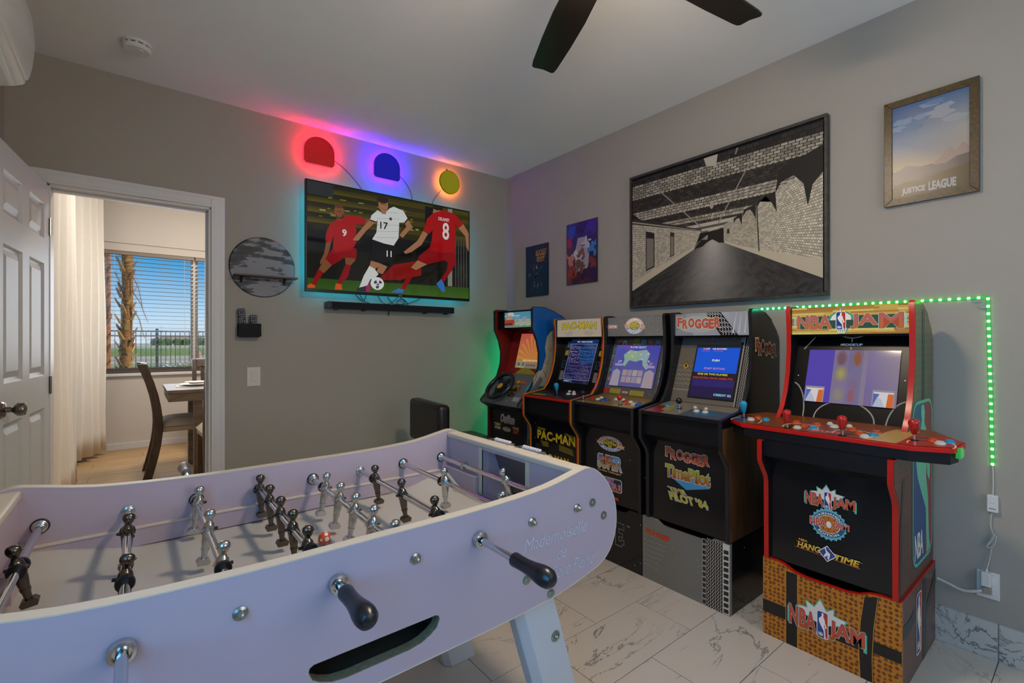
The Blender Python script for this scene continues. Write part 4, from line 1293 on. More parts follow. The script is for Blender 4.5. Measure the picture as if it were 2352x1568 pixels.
def frogger_text(ar, x0, y0, x1, y1, fill='b0442e', edge='d8d0b8'):
    w = x1 - x0
    L = 'FROGGER'
    wd = [0.9, 1.0, 1.12, 1.12, 1.12, 0.92, 1.0]
    s_ = w / sum(wd); x = x0
    dy = [0.10, -0.06, 0.02, -0.08, -0.04, -0.10, 0.0]
    for ps in range(3):
        x = x0
        for ch, k, d in zip(L, wd, dy):
            h = y1 - y0; yb_ = y0 + h * (.1 + d); yt = y1 + h * (d - .02)
            if ps == 0: ar.text(ch, x - s_ * .06, yb_, x + s_ * k * 1.04, yt, edge, bold=0.07); ar.z -= ar.step
            if ps == 1: ar.text(ch, x + s_ * .0, yb_ + h * .035, x + s_ * k * .98, yt - h * .035, '2b120c', bold=0.055); ar.z -= ar.step
            if ps == 2: ar.text(ch, x + s_ * .02, yb_ + h * .055, x + s_ * k * .96, yt - h * .055, fill, bold=0.042); ar.z -= ar.step
            x += s_ * k
        ar.up()

def pac_text(ar, x0, y0, x1, y1):
    ar.text('PAC-MAN', x0, y0, x1, y1, 'c3ac1e', bold=0.03, spacing=1.04, out=[('15120c', 0.03)], shadow=('8c3a1a', (x1 - x0) * .012, -(y1 - y0) * .05))

# ---------------------------------------------------------------- risers
def riser(label, ya, yb, m_front, m_side, m_edge=None, fx=2.122, wave=False):
    r_ = thing('arcade_riser', label, 'riser', ((fx + 2.645) / 2, (ya + yb) / 2, 0), 'risers under the arcade cabinets')
    h = 0.328
    w = yb - ya
    if wave:
        top = [(ya, h), (ya + .06 * w, h + .0), (ya + .13 * w, h + .0), (ya + .20 * w, h - .006), (ya + .27 * w, h - .022), (ya + .36 * w, h - .03), (ya + .64 * w, h - .03), (ya + .74 * w, h - .024), (ya + .82 * w, h - .006), (ya + .88 * w, h), (yb, h)]
    else:
        top = [(ya, h), (ya + .17 * w, h), (ya + .235 * w, h - .02), (ya + .28 * w, h - .022), (ya + .70 * w, h - .022), (ya + .75 * w, h - .02), (ya + .82 * w, h), (yb, h)]
    pl = [(ya, 0.0)] + [(yb, 0.0)] + list(reversed(top))
    fr = MB().prism(pl, 'x', fx, fx + 0.015).build('front_board', m_front, r_, smooth=0)
    sr = MB().box(fx + 0.015, 2.642, ya, ya + 0.006, 0.0, h).build('side_board', m_side, r_, smooth=0)
    sl = MB().box(fx + 0.015, 2.642, yb - 0.006, yb, 0.0, h).build('side_board', m_side, r_, smooth=0)
    MB().box(2.63, 2.642, ya + 0.006, yb - 0.006, 0.0, h).build('back_board', m_side, r_, smooth=0)
    MB().box(fx + 0.015, 2.63, ya + 0.006, yb - 0.006, 0.285, 0.297).build('shelf_board', M_CINNER, r_, smooth=0)
    if m_edge:
        MB().strip(top, 'x', fx - 0.001, fx + 0.016, -0.003).build('edge_trim', m_edge, fr, smooth=50)
        for o_, y0_ in ((sr, ya - 0.001), (sl, yb - 0.007)):
            MB().box(fx + 0.016, 2.643, y0_, y0_ + 0.008, h - 0.001, h + 0.003).build('edge_trim', m_edge, o_, smooth=0)
    return r_, fr, sr, sl, h

# ================= basketball cabinet
M_DIMPLE = cells('basketball_gold_print', '7a3f12', 'c07a1e', 58, (1, 1, 1.0), 0.35, lo=0.30, hi=0.42)
M_DIMPLE_S = cells('basketball_brown_print', '2c1c14', '5d3a28', 70, (1, 1, 0.55), 0.3, lo=0.22, hi=0.34)
M_NET = cells('hoop_net_print', '4a4234', '6b5f4a', 72, (1, 1, 0.5), 0.3, lo=0.2, hi=0.34)
R1, r1f, r1r, r1l, RH = riser('riser box printed like a golden basketball with black bands', 0.455, 0.928, M_DIMPLE, M_DIMPLE_S, M_TRED, wave=True)
ar = Art((2.122, 0.928, 0), (0, -0.473, 0), (0, 0, 0.328), 473, 328)
ar.rect(92, 0, 136, 300, '191614'); ar.z -= ar.step
ar.poly([(350, 0), (392, 0), (389, 90), (394, 200), (408, 322), (363, 306), (351, 210), (346, 110)], '191614')
ar.rect(0, 95, 92, 148, '191614'); ar.z -= ar.step
ar.rect(390, 112, 473, 155, '191614'); ar.z -= ar.step
ar.rect(136, 100, 350, 150, '191614')
for x in (92, 136): ar.line([(x, 0), (x, 300)], 1.6, 'c98a2c'); ar.z -= ar.step
ar.line([(389, 0), (387, 90), (392, 200), (405, 320)], 1.6, 'c98a2c'); ar.line([(350, 0), (346, 110), (351, 210), (363, 306)], 1.6, 'c98a2c')
jam_logo(ar, 98, 88, 372, 236)
ar.build('front_print', P_FLAT, r1f)
screws(R1, [(2.122, 0.935 - d, z) for d, z in ((.015, .30), (.015, .04), (.465, .255), (.465, .05))])
ar = Art((2.137, 0.455, 0), (0.505, 0, 0), (0, 0, 0.328), 505, 328)
ar.rect(292, 0, 345, 328, '1c2420')
ar.poly([(0, 190), (60, 182), (120, 190), (160, 200), (160, 250), (110, 235), (60, 232), (0, 240)], '1c2420')
ar.poly([(345, 200), (505, 300), (505, 240), (345, 150)], '1c2420')
player_emblem(ar, 190, 60, 262, 285)
ar.build('side_print', P_FLAT, r1r)

C1, P1, a, b = cabinet('red trimmed basketball arcade cabinet with a wide four player deck', 0.463, 0.92, M_TRED, M_CBLACK, marq_m=M_CBLACK, PROF=PROF1)
ar = Art((2.362, b, 1.287), (0, -(b - a), 0), (0, 0, 0.119), 425, 119)
ar.rect(0, 0, 425, 119, 'b08a3c')
random.seed(21)
for k in range(15):
    x = 0
    while x < 425:
        l = random.uniform(60, 170); c_ = random.choice(['bd9c48', 'a5783a', 'cbb45c', '9c6c36', 'b8a648', 'c9be6a'])
        ar.rect(x, k * 119 / 15, min(425, x + l), (k + 1) * 119 / 15 - 0.7, c_); ar.z -= ar.step
        x += l
ar.up()
ar.rect(20, 24, 405, 78, '2f4a40'); ar.poly([(150, 78), (172, 96), (182, 88), (190, 117), (199, 90), (212, 97), (238, 78), (250, 60), (140, 60)], '3f8f80')
ar.poly([(160, 78), (176, 91), (184, 84), (190, 111), (197, 85), (209, 91), (228, 78), (230, 60), (152, 60)], 'd8d4c4')
ar.many([[(172, 26), (222, 26), (208, 2), (186, 2)]], '3f7f78')
ar.many([[(176 + i * 9, 24), (179 + i * 9, 24), (187 + i * 5, 3), (185 + i * 5, 3)] for i in range(5)] + [[(212 - i * 9, 24), (215 - i * 9, 24), (204 - i * 5, 3), (202 - i * 5, 3)] for i in range(5)], 'd8d4c4')
ar.many([[(10, 30), (16, 30), (16, 78), (10, 78)], [(408, 30), (414, 30), (414, 78), (408, 78)]], '8fc4c4')
ar.text('NBA', 22, 22, 158, 84, 'b0642c', bold=0.028, top='b05a58', out=[('d8d0c4', 0.026), ('3a1a14', 0.012)])
ar.text('JA', 228, 22, 320, 84, 'b0642c', bold=0.028, top='b05a58', out=[('d8d0c4', 0.026), ('3a1a14', 0.012)])
ar.text('M', 326, 22, 404, 84, 'b0642c', bold=0.012, top='b05a58', out=[('d8d0c4', 0.022), ('3a1a14', 0.01)])
player_emblem(ar, 176, 20, 209, 94)
ar.build('marquee_print', P_LIT, P1['marquee'])
# bezel with court lines
w_ = (b - a) * 1000
LN = '8c8578'
def court(kind, *args):
    ar_ = bez_art(b, 0.93, b - a, 0.352)
    getattr(ar_, kind)(*args, 5, LN)
    ar_.build('court_line', P_MATTE, P1['bezel'])
court('arc', w_ * .5, -6, 108, 78, 0, 180); court('line', [(w_ * .5, 72), (w_ * .5, 100)])
court('arc', 0, 10, 62, 130, -10, 80); court('arc', w_ - 2, -30, 66, 120, 95, 178)
court('arc', w_ * .5, 400, 70, 60, 220, 320); court('line', [(w_ * .5, 338), (w_ * .5, 322)]); court('line', [(w_ * .5, 300), (w_ * .5, 290)])
court('line', [(30, 290), (70, 345)]); court('line', [(w_ - 12, 345), (w_ - 2, 315)])
ar = bez_art(b, 0.93, b - a, 0.352)
ar.text('ARCADE', w_ * .5 - 42, 306, w_ * .5 + 12, 316, 'd8d2c6', bold=0.04); ar.text('1', w_ * .5 + 13, 305, w_ * .5 + 19, 317, '3d6fd0', bold=0.06); ar.text('UP', w_ * .5 + 20, 306, w_ * .5 + 40, 316, 'd8d2c6', bold=0.04)
ar.build('bezel_lettering', P_MATTE, P1['bezel'])
sc_ = bez_screen(P1['bezel'], 0.848, 0.518, 0.99, 1.216)
ar = bez_art(0.848, 0.99, 0.33, 0.226, 0.0045)
ar.rect(0, 0, 330, 226, ['503e8c', '7a6c88', '887c84', '4a3aa0'])
ar.rect(0, 0, 100, 226, '4f3fa0')
ar.rect(100, 0, 215, 226, '6f6688')
ar.rect(100, 0, 155, 226, '776a86'); ar.rect(205, 0, 222, 226, '7d7288')
for cx, cy, rx, ry, c_ in ((128, 190, 20, 34, '70596c'), (128, 190, 12, 24, '6e4c5a'), (186, 190, 18, 36, '7c6068'), (186, 190, 11, 28, '845440'), (132, 125, 26, 36, '7e7276'), (132, 125, 18, 26, '8a8064'), (132, 125, 10, 16, '968e5c'), (178, 80, 14, 30, '74607c'), (130, 35, 24, 34, '7a7080'), (130, 35, 14, 20, '827a70'), (176, 36, 18, 32, '78607c'), (176, 36, 10, 24, '845464')):
    ar.ell(cx, cy, rx, ry, c_)
for x0 in (4, 250):
    ar.rect(x0, 0, x0 + 74, 66, '8a8490'); ar.rect(x0 + 4, 0, x0 + 70, 58, 'c9c2c4'); ar.poly([(x0 + 4, 0), (x0 + 24, 50), (x0 + 4, 52)], '4c62a4'); ar.poly([(x0 + 4, 0), (x0 + 44, 0), (x0 + 30, 30), (x0 + 18, 40)], 'a8aec0')
    ar.poly([(x0 + 48, 0), (x0 + 70, 0), (x0 + 70, 52), (x0 + 52, 52)], 'c8622c')
ar.build('screen_image', P_SCREEN, sc_)
screws(P1['bezel'], [(bezx(1.10) - 0.001, y_, 1.10) for y_ in (b - 0.02, a + 0.02)], (-1, 0, 0.36))
# four player deck
dk = [(2.066, 0.995), (2.066, 0.418), (2.104, 0.314), (2.19, 0.298), (2.30, 0.40), (2.30, 0.99), (2.20, 1.066), (2.116, 1.066)]
def slab(outl, dz0, dz1):
    q = MB(); n = len(outl)
    vs = [(x, y_, deckz(x) + dz0) for x, y_ in outl] + [(x, y_, deckz(x) + dz1) for x, y_ in outl]
    tr_ = tessellate_polygon([[Vector((x, y_, 0)) for x, y_ in outl]])
    fs = [tuple(t) for t in tr_] + [tuple(i + n for i in t) for t in tr_] + [(i, (i + 1) % n, (i + 1) % n + n, i + n) for i in range(n)]
    return q.add(vs, fs)
dka = [(x, y_) for x, y_ in dk]
deck1 = slab(dka, -0.018, -0.001).build('control_deck', M_TRED, C1, smooth=0, bevel=0.002)
ins = [(2.068 + 0.0, 0.994), (2.068, 0.419), (2.106, 0.317), (2.188, 0.302), (2.298, 0.402), (2.298, 0.988), (2.198, 1.064), (2.117, 1.064)]
bx_ = [(2.070, 0.985), (2.070, 0.425), (2.110, 0.325), (2.18, 0.315), (2.18, 1.06), (2.122, 1.06)]
q = MB(); n = len(bx_)
vs = [(x, y_, 0.846) for x, y_ in bx_] + [(x, y_, deckz(x) - 0.018) for x, y_ in bx_]
tr_ = tessellate_polygon([[Vector((x, y_, 0)) for x, y_ in bx_]])
q.add(vs, [tuple(t) for t in tr_] + [tuple(i + n for i in t) for t in tr_] + [(i, (i + 1) % n, (i + 1) % n + n, i + n) for i in range(n)])
q.build('deck_box', M_CBLACK, C1, smooth=0, bevel=0.002)
ar = Art((2.052, 1.15, deckz(2.052)), (0, -0.90, 0), (0.26, 0, 0.113 * 0.26), 900, 260)
mm = lambda x, y_: ((1.15 - y_) * 1000, (x - 2.052) * 1000)
ar.poly([mm(x, y_) for x, y_ in ins], '6a3516')
ar.poly([mm(x, y_) for x, y_ in ((2.068, 0.50), (2.068, 0.419), (2.106, 0.317), (2.188, 0.302), (2.24, 0.35), (2.19, 0.44))], '8e1d14')
ar.poly([mm(x, y_) for x, y_ in ((2.068, 0.56), (2.068, 0.46), (2.26, 0.43), (2.26, 0.50))], '9c7c44')
ar.poly([mm(x, y_) for x, y_ in ((2.075, 1.0), (2.117, 1.063), (2.188, 1.063), (2.20, 1.03), (2.12, 1.0))], '20304c')
for x, y_ in ((2.135, 0.998), (2.135, 0.78), (2.135, 0.60), (2.135, 0.375)):
    c_ = mm(x, y_); ar.arc(c_[0], c_[1] - 20, 62, 58, -20, 200, 4, 'c8c0b0')
ar.text('NBA JAM', *mm(2.085, 0.745), *mm(2.115, 0.64), 'b03a2c', bold=0.04, out=[('d8d2c8', 0.03)])
ar.build('deck_print', P_FLAT, deck1)
for (x, y_), c_ in zip(((2.16, 1.028), (2.085, 0.816), (2.082, 0.622), (2.141, 0.424)), 'crrr'):
    joystick(deck1, x, y_, c_)
buttons(deck1, [('w', 2.134, 0.985), ('o', 2.179, 0.974), ('c', 2.164, 0.934), ('w', 2.103, 0.786), ('o', 2.179, 0.817), ('o', 2.138, 0.772), ('c', 2.128, 0.736), ('o', 2.177, 0.739), ('w', 2.185, 0.681), ('o', 2.172, 0.616), ('o', 2.13, 0.582), ('w', 2.101, 0.558), ('c', 2.132, 0.539), ('o', 2.176, 0.541), ('o', 2.16, 0.377), ('w', 2.136, 0.355), ('c', 2.166, 0.335)])
buttons(deck1, [('w', 2.219, 0.707), ('w', 2.217, 0.639)], 0.009)
# clear green lit block under the deck end
MB().box(2.125, 2.185, 0.302, 0.3145, 0.868, 0.902).build('deck_lamp', mat('acrylic_green_glow', '3a8a4a', 0.1, emit='2cc04a', estr=0.35, noise=0.1), C1, smooth=0)
ar = Art((2.135, b, 0.332), (0, -(b - a), 0), (0, 0, 0.41), w_, 410)
Y = lambda y_: (b - y_) * 1000
Z = lambda z: (z - 0.332) * 1000
jam_logo(ar, Y(.772), Z(.596), Y(.592), Z(.690))
cx, cy = Y(.684), Z(.536)
ar.poly(star(cx, cy, 64, 57, 22, 0, 360), '5fa0a8'); ar.ell(cx, cy, 55, 50, '24506c'); ar.ell(cx, cy, 39, 35, 'd8d2c8'); ar.ell(cx, cy, 37, 33, 'b0601c')
ar.line([(cx, cy - 33), (cx, cy + 33)], 1.5, '3a1c0c'); ar.arc(cx - 45, cy, 30, 40, -50, 50, 1.5, '3a1c0c'); ar.arc(cx + 45, cy, 30, 40, 130, 230, 1.5, '3a1c0c')
def wt(x, y_, s_=1):
    t = (x - cx) / 55; a_ = math.radians(90 - t * 80); r_ = y_ - cy
    return (cx + r_ * 1.08 * math.cos(a_), cy + r_ * math.sin(a_))
def wb(x, y_):
    t = (x - cx) / 55; a_ = math.radians(-90 + t * 55); r_ = cy - y_
    return (cx + r_ * 1.08 * math.cos(a_), cy + r_ * math.sin(a_))
ar.text('TOURNAMENT', cx - 52, cy + 38, cx + 52, cy + 47, 'dcd6cc', bold=0.02, warp=wt)
ar.text('EDITION', cx - 48, cy - 47, cx + 48, cy - 38, 'dcd6cc', bold=0.02, warp=wb)
ar.text('NBA', cx - 66, cy - 14, cx - 10, cy + 16, 'a84030', bold=0.03, out=[('d8d2c8', 0.03)]); ar.text('JAM', cx + 12, cy - 14, cx + 68, cy + 16, 'a84030', bold=0.03, out=[('d8d2c8', 0.03)])
ar.ell(cx + 1, cy, 9, 13, 'd0cac0')
y0_ = Z(.410)
ar.line([(Y(.80), y0_ + 26), (Y(.572), y0_ + 14)], 1.5, 'c07060'); ar.line([(Y(.806), y0_ + 2), (Y(.58), y0_ - 10)], 1.5, 'c07060')
ar.text('HANG', Y(.796), y0_ + 2, Y(.712), y0_ + 27, 'c08a1e', bold=0.035, shear=0.2, out=[('20160a', 0.02)], top='d0b040')
ar.text('TIME', Y(.665), y0_ - 6, Y(.580), y0_ + 18, 'c08a1e', bold=0.035, shear=0.2, out=[('20160a', 0.02)], top='d0b040')
ar.text('NBA', Y(.79), y0_ + 31, Y(.757), y0_ + 41, 'c08a1e', bold=0.03)
cx2 = Y(.688)
ar.poly([(cx2 - 32, y0_ + 12), (cx2, y0_ - 22), (cx2 + 32, y0_ + 8), (cx2, y0_ + 42)], 'd8d2c8'); ar.poly([(cx2 - 28, y0_ + 12), (cx2, y0_ - 18), (cx2 + 28, y0_ + 8), (cx2, y0_ + 38)], '2a3f7c')
ar.poly([(cx2 - 6, y0_ + 34), (cx2 - 2, y0_ + 22), (cx2 + 10, y0_ + 12), (cx2 + 6, y0_ - 12), (cx2 + 0, y0_ - 8), (cx2 + 2, y0_ + 4), (cx2 - 10, y0_ - 6), (cx2 - 12, y0_ + 0), (cx2 - 4, y0_ + 14), (cx2 - 10, y0_ + 32)], 'd8d2c8')
ar.build('panel_print', P_FLAT, P1['lower'])
# side art
ar = Art((2.05, 0.463, 0.332), (0.60, 0, 0), (0, 0, 1.09), 600, 1090)
lx = [((x - 2.05) * 1000, (z - 0.332) * 1000) for x, z in PROF]
bot = [p for p in lx]
ar.build('side_base', P_FLAT, P1['sideR']) if False else None
side_low = MB().prism([(x, z) for x, z in [(2.64, 0.332), (2.122, 0.332), (2.118, 0.665), (2.108, 0.69), (2.058, 0.755), (2.056, 0.838), (2.238, 0.842), (2.238, 0.88), (2.64, 0.88)]], 'y', 0.4615, 0.463).build('side_art_lower', M_DIMPLE_S, P1['sideR'], smooth=0)
side_up = MB().prism([(2.238, 0.88), (2.238, 0.922), (2.278, 0.965), (2.313, 1.03), (2.340, 1.12), (2.352, 1.22), (2.350, 1.31), (2.341, 1.40), (2.349, 1.409), (2.40, 1.412), (2.48, 1.397), (2.553, 1.361), (2.615, 1.308), (2.637, 1.26), (2.637, 0.88)], 'y', 0.4615, 0.463).build('side_art_upper', M_NET, P1['sideR'], smooth=0)
ar.O = Vector((2.05, 0.4615, 0.332))
ar.rect(402, 560, 440, 1050, '1d3a36'); ar.poly([(60, 0), (95, 0), (110, 300), (150, 420), (110, 420), (75, 250)], '241a16')
ar.rrect(250, 50, 572, 690, 70, '4aa58c'); ar.rrect(262, 62, 560, 678, 60, '1b3f72')
ar.poly([(420, 678), (500, 678), (548, 660), (560, 620), (560, 120), (540, 75), (500, 62), (440, 62), (470, 330), (430, 560)], '7c3230')
ar.poly([(385, 670), (420, 672), (440, 640), (430, 600), (470, 560), (490, 480), (530, 400), (520, 350), (480, 380), (470, 430), (460, 380), (490, 300), (510, 120), (530, 75), (470, 62), (455, 250), (380, 330), (320, 400), (300, 460), (320, 520), (370, 580), (390, 610), (378, 640)], '5fae94')
ar.text('NBA', 282, 80, 410, 180, 'd8d4cc', bold=0.02)
ar.build('side_print', P_FLAT, P1['sideR'])

# ================= road crossing cabinet (grey and green)
R2, r2f, r2r, r2l, _ = riser('grey riser box with a road tread print beside the lone wood sided cabinet', 1.072, 1.549, mat('riser_grey', '7a776f', 0.35, noise=0.05, nscale=20), M_CBLACK2)
ar = Art((2.122, 1.549, 0), (0, -0.477, 0), (0, 0, 0.328), 477, 328)
random.seed(2)
for k in range(7):
    ar.line([(8 + i * 12, 70 + k * 26 + (9 if i % 2 else 0)) for i in range(8 + k)], 2.5, '8a877f'); ar.z -= ar.step
ar.up()
ar.many([[(100 + random.uniform(0, 230), 110 + random.uniform(0, 130)) for _ in range(1)] * 1 + [] for _ in range(0)], '7c8a2a') if False else None
sp_ = []
for k in range(30):
    x, y_ = 90 + random.uniform(0, 250), 150 + random.uniform(-30, 70); s_ = random.uniform(1.5, 4)
    sp_.append([(x, y_), (x + s_, y_), (x + s_, y_ + s_), (x, y_ + s_)])
ar.many(sp_, '8d9a38')
ladder(ar, 340, 362, 4, 316, 26, '231c18', '8a877f')
ar.rect(362, 0, 440, 324, '1c1816'); zigzag(ar, 364, 438, 0, 324, 6, 16, 'c9c4b8', 2.6)
ladder(ar, 442, 474, 4, 326, 27, '231c18', 'b9b4a8')
frogger_text(ar, 18, 232, 168, 270, 'b03a1c', '9a9468')
ar.build('front_print', P_FLAT, r2f)
screws(R2, [(2.137 + d, 1.072, z) for d, z in ((0.12, 0.28), (0.08, 0.06), (0.40, 0.25))], (0, -1, 0))
M_WALNUT = wood('walnut_side', '4a2f1c', '6b4628', 7, (5, 5, 0.7), 0.4)
C2, P2, a, b = cabinet('black trimmed arcade cabinet with grey road marquee and walnut lower side', 1.075, 1.521, M_TBLK, M_CBLACK2)
w_ = (b - a) * 1000
ar = Art((2.362, b, 1.287), (0, -(b - a), 0), (0, 0, 0.119), w_, 119)
ar.rect(0, 0, w_, 119, ['8d8c90', '80828a', '9a9ca2', '7e7d80'])
ar.poly([(0, 0), (110, 0), (60, 119), (0, 119)], '757478')
for k in range(4): ar.line([(10 + i * 10, 18 + k * 24 + (5 if i % 2 else 0)) for i in range(40)], 1.2, '95959a'); ar.z -= ar.step
ar.up()
ar.poly([(180, 119), (262, 119), (352, 0), (262, 0)], '18161a')
for k in range(5):
    x0 = 190 + k * 15
    ar.line([(x0 + i * 9 + (6 if i % 2 else -6), 117 - i * 11.5) for i in range(11)], 2.6, 'c4c2c0'); ar.z -= ar.step
ar.up()
ar.ell(130, 60, 120, 46, '8f9296'); ar.poly([(300, 119), (w_, 119), (w_, 0), (360, 0)], '8b8c92')
ar.many([[(320 + i * 30, 10), (330 + i * 30, 10), (345 + i * 25, 112), (343 + i * 25, 112)] for i in range(3)], 'a4a6aa')
frogger_text(ar, 12, 32, 262, 98, 'a84648', 'c9c67a')
ar.build('marquee_print', P_LIT, P2['marquee'])
ar = bez_art(b, 0.93, b - a, 0.352)
ar.rect(0, 0, w_, 352, '5f584c')
ar.rect(0, 290, w_, 352, '4e4b47')
random.seed(4)
ar.many([[(10 + (i % 24) * 16 + (8 if (i // 24) % 2 else 0), 298 + (i // 24) * 12), (18 + (i % 24) * 16 + (8 if (i // 24) % 2 else 0), 298 + (i // 24) * 12), (14 + (i % 24) * 16 + (8 if (i // 24) % 2 else 0), 304 + (i // 24) * 12)] for i in range(96)], '6b6862')
for k in range(5):
    ar.line([(6 + i * 13, 90 + k * 24 + (10 if i % 2 else 0)) for i in range(10)], 4, '857c6c'); ar.z -= ar.step
ar.up()
ar.rect(0, 60, 120, 66, '857c6c')
ar.poly([(28, 190), (52, 168), (76, 190), (52, 214)], '2a2410'); ar.poly([(33, 190), (52, 172), (71, 190), (52, 209)], 'b8922c'); ar.ell(52, 192, 7, 10, '2a2410')
ar.rect(355, 0, w_, 352, '17130f'); zigzag(ar, 362, 400, 0, 352, 4, 14, 'bdb6a6', 2.4); ar.line([(354, 0), (354, 352)], 3, 'bdb6a6')
ladder(ar, 334, 352, 280, 345, 22, '17130f', '7c776c')
ar.text('ARCADE', 150, 318, 206, 330, '2a2826', bold=0.05, out=[('a8a298', 0.02)]); ar.text('1', 207, 317, 213, 331, '2a4f9c', bold=0.05); ar.text('UP', 214, 318, 234, 330, '2a2826', bold=0.05, out=[('a8a298', 0.02)])
ar.build('bezel_print', P_FLAT, P2['bezel'])
sc_ = bez_screen(P2['bezel'], 1.408, 1.158, 0.955, 1.235)
ar = bez_art(1.405, 0.958, 0.244, 0.274, 0.0046)
ar.rect(0, 0, 244, 274, '231d24')
ar.rect(6, 132, 238, 262, '1450c8'); ar.rect(8, 8, 236, 96, '2c2360'); ar.rect(8, 8, 236, 60, '251c44')
ar.rect(0, 262, 244, 274, '1c1a22')
def T(t, x0, y0, x1, y1, c_): ar.text(t, x0, y0, x1, y1, c_, bold=0.03)
T('1-UP', 40, 252, 76, 260, 'd8d4d0'); T('HI-SCORE', 92, 252, 168, 260, 'd8d4d0')
T('00000', 32, 241, 78, 248, 'a03a78'); T('04630', 100, 241, 150, 248, 'a03a78')
T('PUSH', 100, 190, 140, 201, 'dcd8d4'); T('START BUTTON', 62, 148, 176, 158, 'b87ab8')
T('ONE OR TWO PLAYERS', 32, 118, 196, 128, 'c9bc4a'); T('ONE EXTRA FROG 20000 PTS', 8, 98, 226, 108, 'b03a3c')
T('CREDIT 02', 140, 16, 232, 27, '8ac8d8')
ar.build('screen_image', P_SCREEN, sc_)
screws(P2['bezel'], [(bezx(1.272) - 0.001, y_, 1.272) for y_ in (1.44, 1.33, 1.21)] + [(bezx(1.07) - 0.001, 1.483, 1.07)], (-1, 0, 0.36))
d2 = std_deck(C2, a, b, b, a, M_CBLACK)
ar = deck_art(b, b - a)
ar.rect(0, 3, w_, 262, '6e675a'); ar.poly([(0, 3), (110, 3), (80, 150), (0, 150)], '6c1f18'); ar.poly([(70, 60), (120, 60), (100, 180), (60, 180)], '8a7a2c'); ar.rect(200, 3, w_, 150, '3a4650'); ar.ell(300, 90, 60, 40, '24586c')
ar.build('deck_print', P_FLAT, d2)
joystick(d2, 2.17, 1.36, 'k', True); buttons(d2, [('c', 2.202, 1.45), ('c', 2.19, 1.385), ('w', 2.162, 1.262), ('w', 2.163, 1.217)]); buttons(d2, [('w', 2.227, 1.306), ('w', 2.225, 1.247)], 0.008)
ar = Art((2.135, b, 0.332), (0, -(b - a), 0), (0, 0, 0.41), w_, 410)
Y = lambda y_: (b - y_) * 1000
frogger_text(ar, Y(1.418), Z(.652), Y(1.178), Z(.714), 'a8482c', 'c9c2b4')
ar.poly([(Y(1.40), Z(.575)), (Y(1.30), Z(.52)), (Y(1.175), Z(.555)), (Y(1.22), Z(.60))], '3a7ea4')
ar.text('TimePilot', Y(1.418), Z(.562), Y(1.175), Z(.628), '9a3a22', bold=0.045, top='8e9a34', out=[('d8d0c0', 0.035), ('2a1c14', 0.012)])
ar.text('TIME', Y(1.405), Z(.495), Y(1.30), Z(.515), 'a89a3c', bold=0.03, shear=-0.5, out=[('d8d4c4', 0.05), ('1a1610', 0.02)])
ar.text('PILOT \'84', Y(1.40), Z(.452), Y(1.185), Z(.492), 'a89a3c', bold=0.03, shear=-0.35, out=[('d8d4c4', 0.04), ('1a1610', 0.02)])
ar.build('panel_print', P_FLAT, P2['lower'])
MB().prism([(2.64, 0.332), (2.122, 0.332), (2.118, 0.665), (2.108, 0.69), (2.058, 0.755), (2.055, 0.80), (2.055, 0.86), (2.64, 0.88)], 'y', 1.0735, 1.075).build('side_wood', M_WALNUT, P2['sideR'], smooth=0)
ar = Art((2.35, 1.0735, 0.90), (0.28, 0, 0), (0, 0, 0.48), 280, 480)
def wfr(x, y_): return (x + (y_ - 400) * 0.0, y_ - (x - 60) * 0.35)
ar2z = ar.z
for ch, x0, dy in zip('FROGGER', (20, 52, 84, 120, 156, 192, 222), (0, -22, -8, -26, -20, -36, -30)):
    ar.text(ch, x0 - 4, 306 - dy * -1 * 0 + dy, x0 + 38, 376 + dy, 'b8ae84', bold=0.075); ar.z -= ar.step
ar.up()
for ch, x0, dy in zip('FROGGER', (20, 52, 84, 120, 156, 192, 222), (0, -22, -8, -26, -20, -36, -30)):
    ar.text(ch, x0, 314 + dy, x0 + 33, 368 + dy, '9a2416', bold=0.045); ar.z -= ar.step
ar.build('side_print', P_FLAT, P2['sideR'])

# ================= fighting cabinet
R3, r3f, r3r, r3l, _ = riser('plain dark riser box with pixel letter outlines', 1.553, 2.03, M_CBLACK2, M_CBLACK2)
ar = Art((2.122, 2.03, 0), (0, -0.477, 0), (0, 0, 0.328), 477, 328)
E_ = [(0, 0), (40, 0), (40, 14), (52, 14), (52, 40), (36, 40), (36, 30), (20, 30), (20, 52), (44, 52), (44, 74), (20, 74), (20, 96), (52, 96), (52, 128), (0, 128)]
for k, x0 in enumerate((60, 140, 220, 298)):
    pts = [(x0 + p[0] * 1.15, 110 + p[1]) for p in E_]; ar.line(pts + [pts[0]], 5, '6b6a6c'); ar.z -= ar.step
ar.up(); ar.text('TM', 376, 232, 396, 240, '9a9894', bold=0.03)
ar.build('front_print', P_FLAT, r3f)
screws(R3, [(2.122, 1.562, .27), (2.122, 1.562, .065), (2.122, 1.60, .04)])
C3, P3, a, b = cabinet('black arcade cabinet with grey speckled marquee and fighter portraits', 1.556, 2.003, M_TBLK, M_CBLACK2, marq_m=M_CBLACK)
w_ = (b - a) * 1000
M_SPECK = cells('granite_speckle', '2f2e2c', '8e8c86', 150, rough=0.4, lo=0.18, hi=0.34)
M_SPECK2 = cells('granite_speckle_dark', '1f1e1d', '5c5a57', 170, rough=0.4, lo=0.18, hi=0.36)
MB().box(2.3605, 2.3622, a, b, 1.288, 1.405).build('marquee_sheet', M_SPECK, P3['marquee'], smooth=0)
ar = Art((2.3605, b, 1.287), (0, -(b - a), 0), (0, 0, 0.119), w_, 119)
ar.rect(2, 50, 74, 72, 'b8b0a4'); ar.rect(4, 52, 72, 70, 'a83a28'); ar.text('CAPCOM', 9, 55, 68, 67, 'ddd6cc', bold=0.03)
fighter_emblem(ar, 205, 62, 66, 48, True)
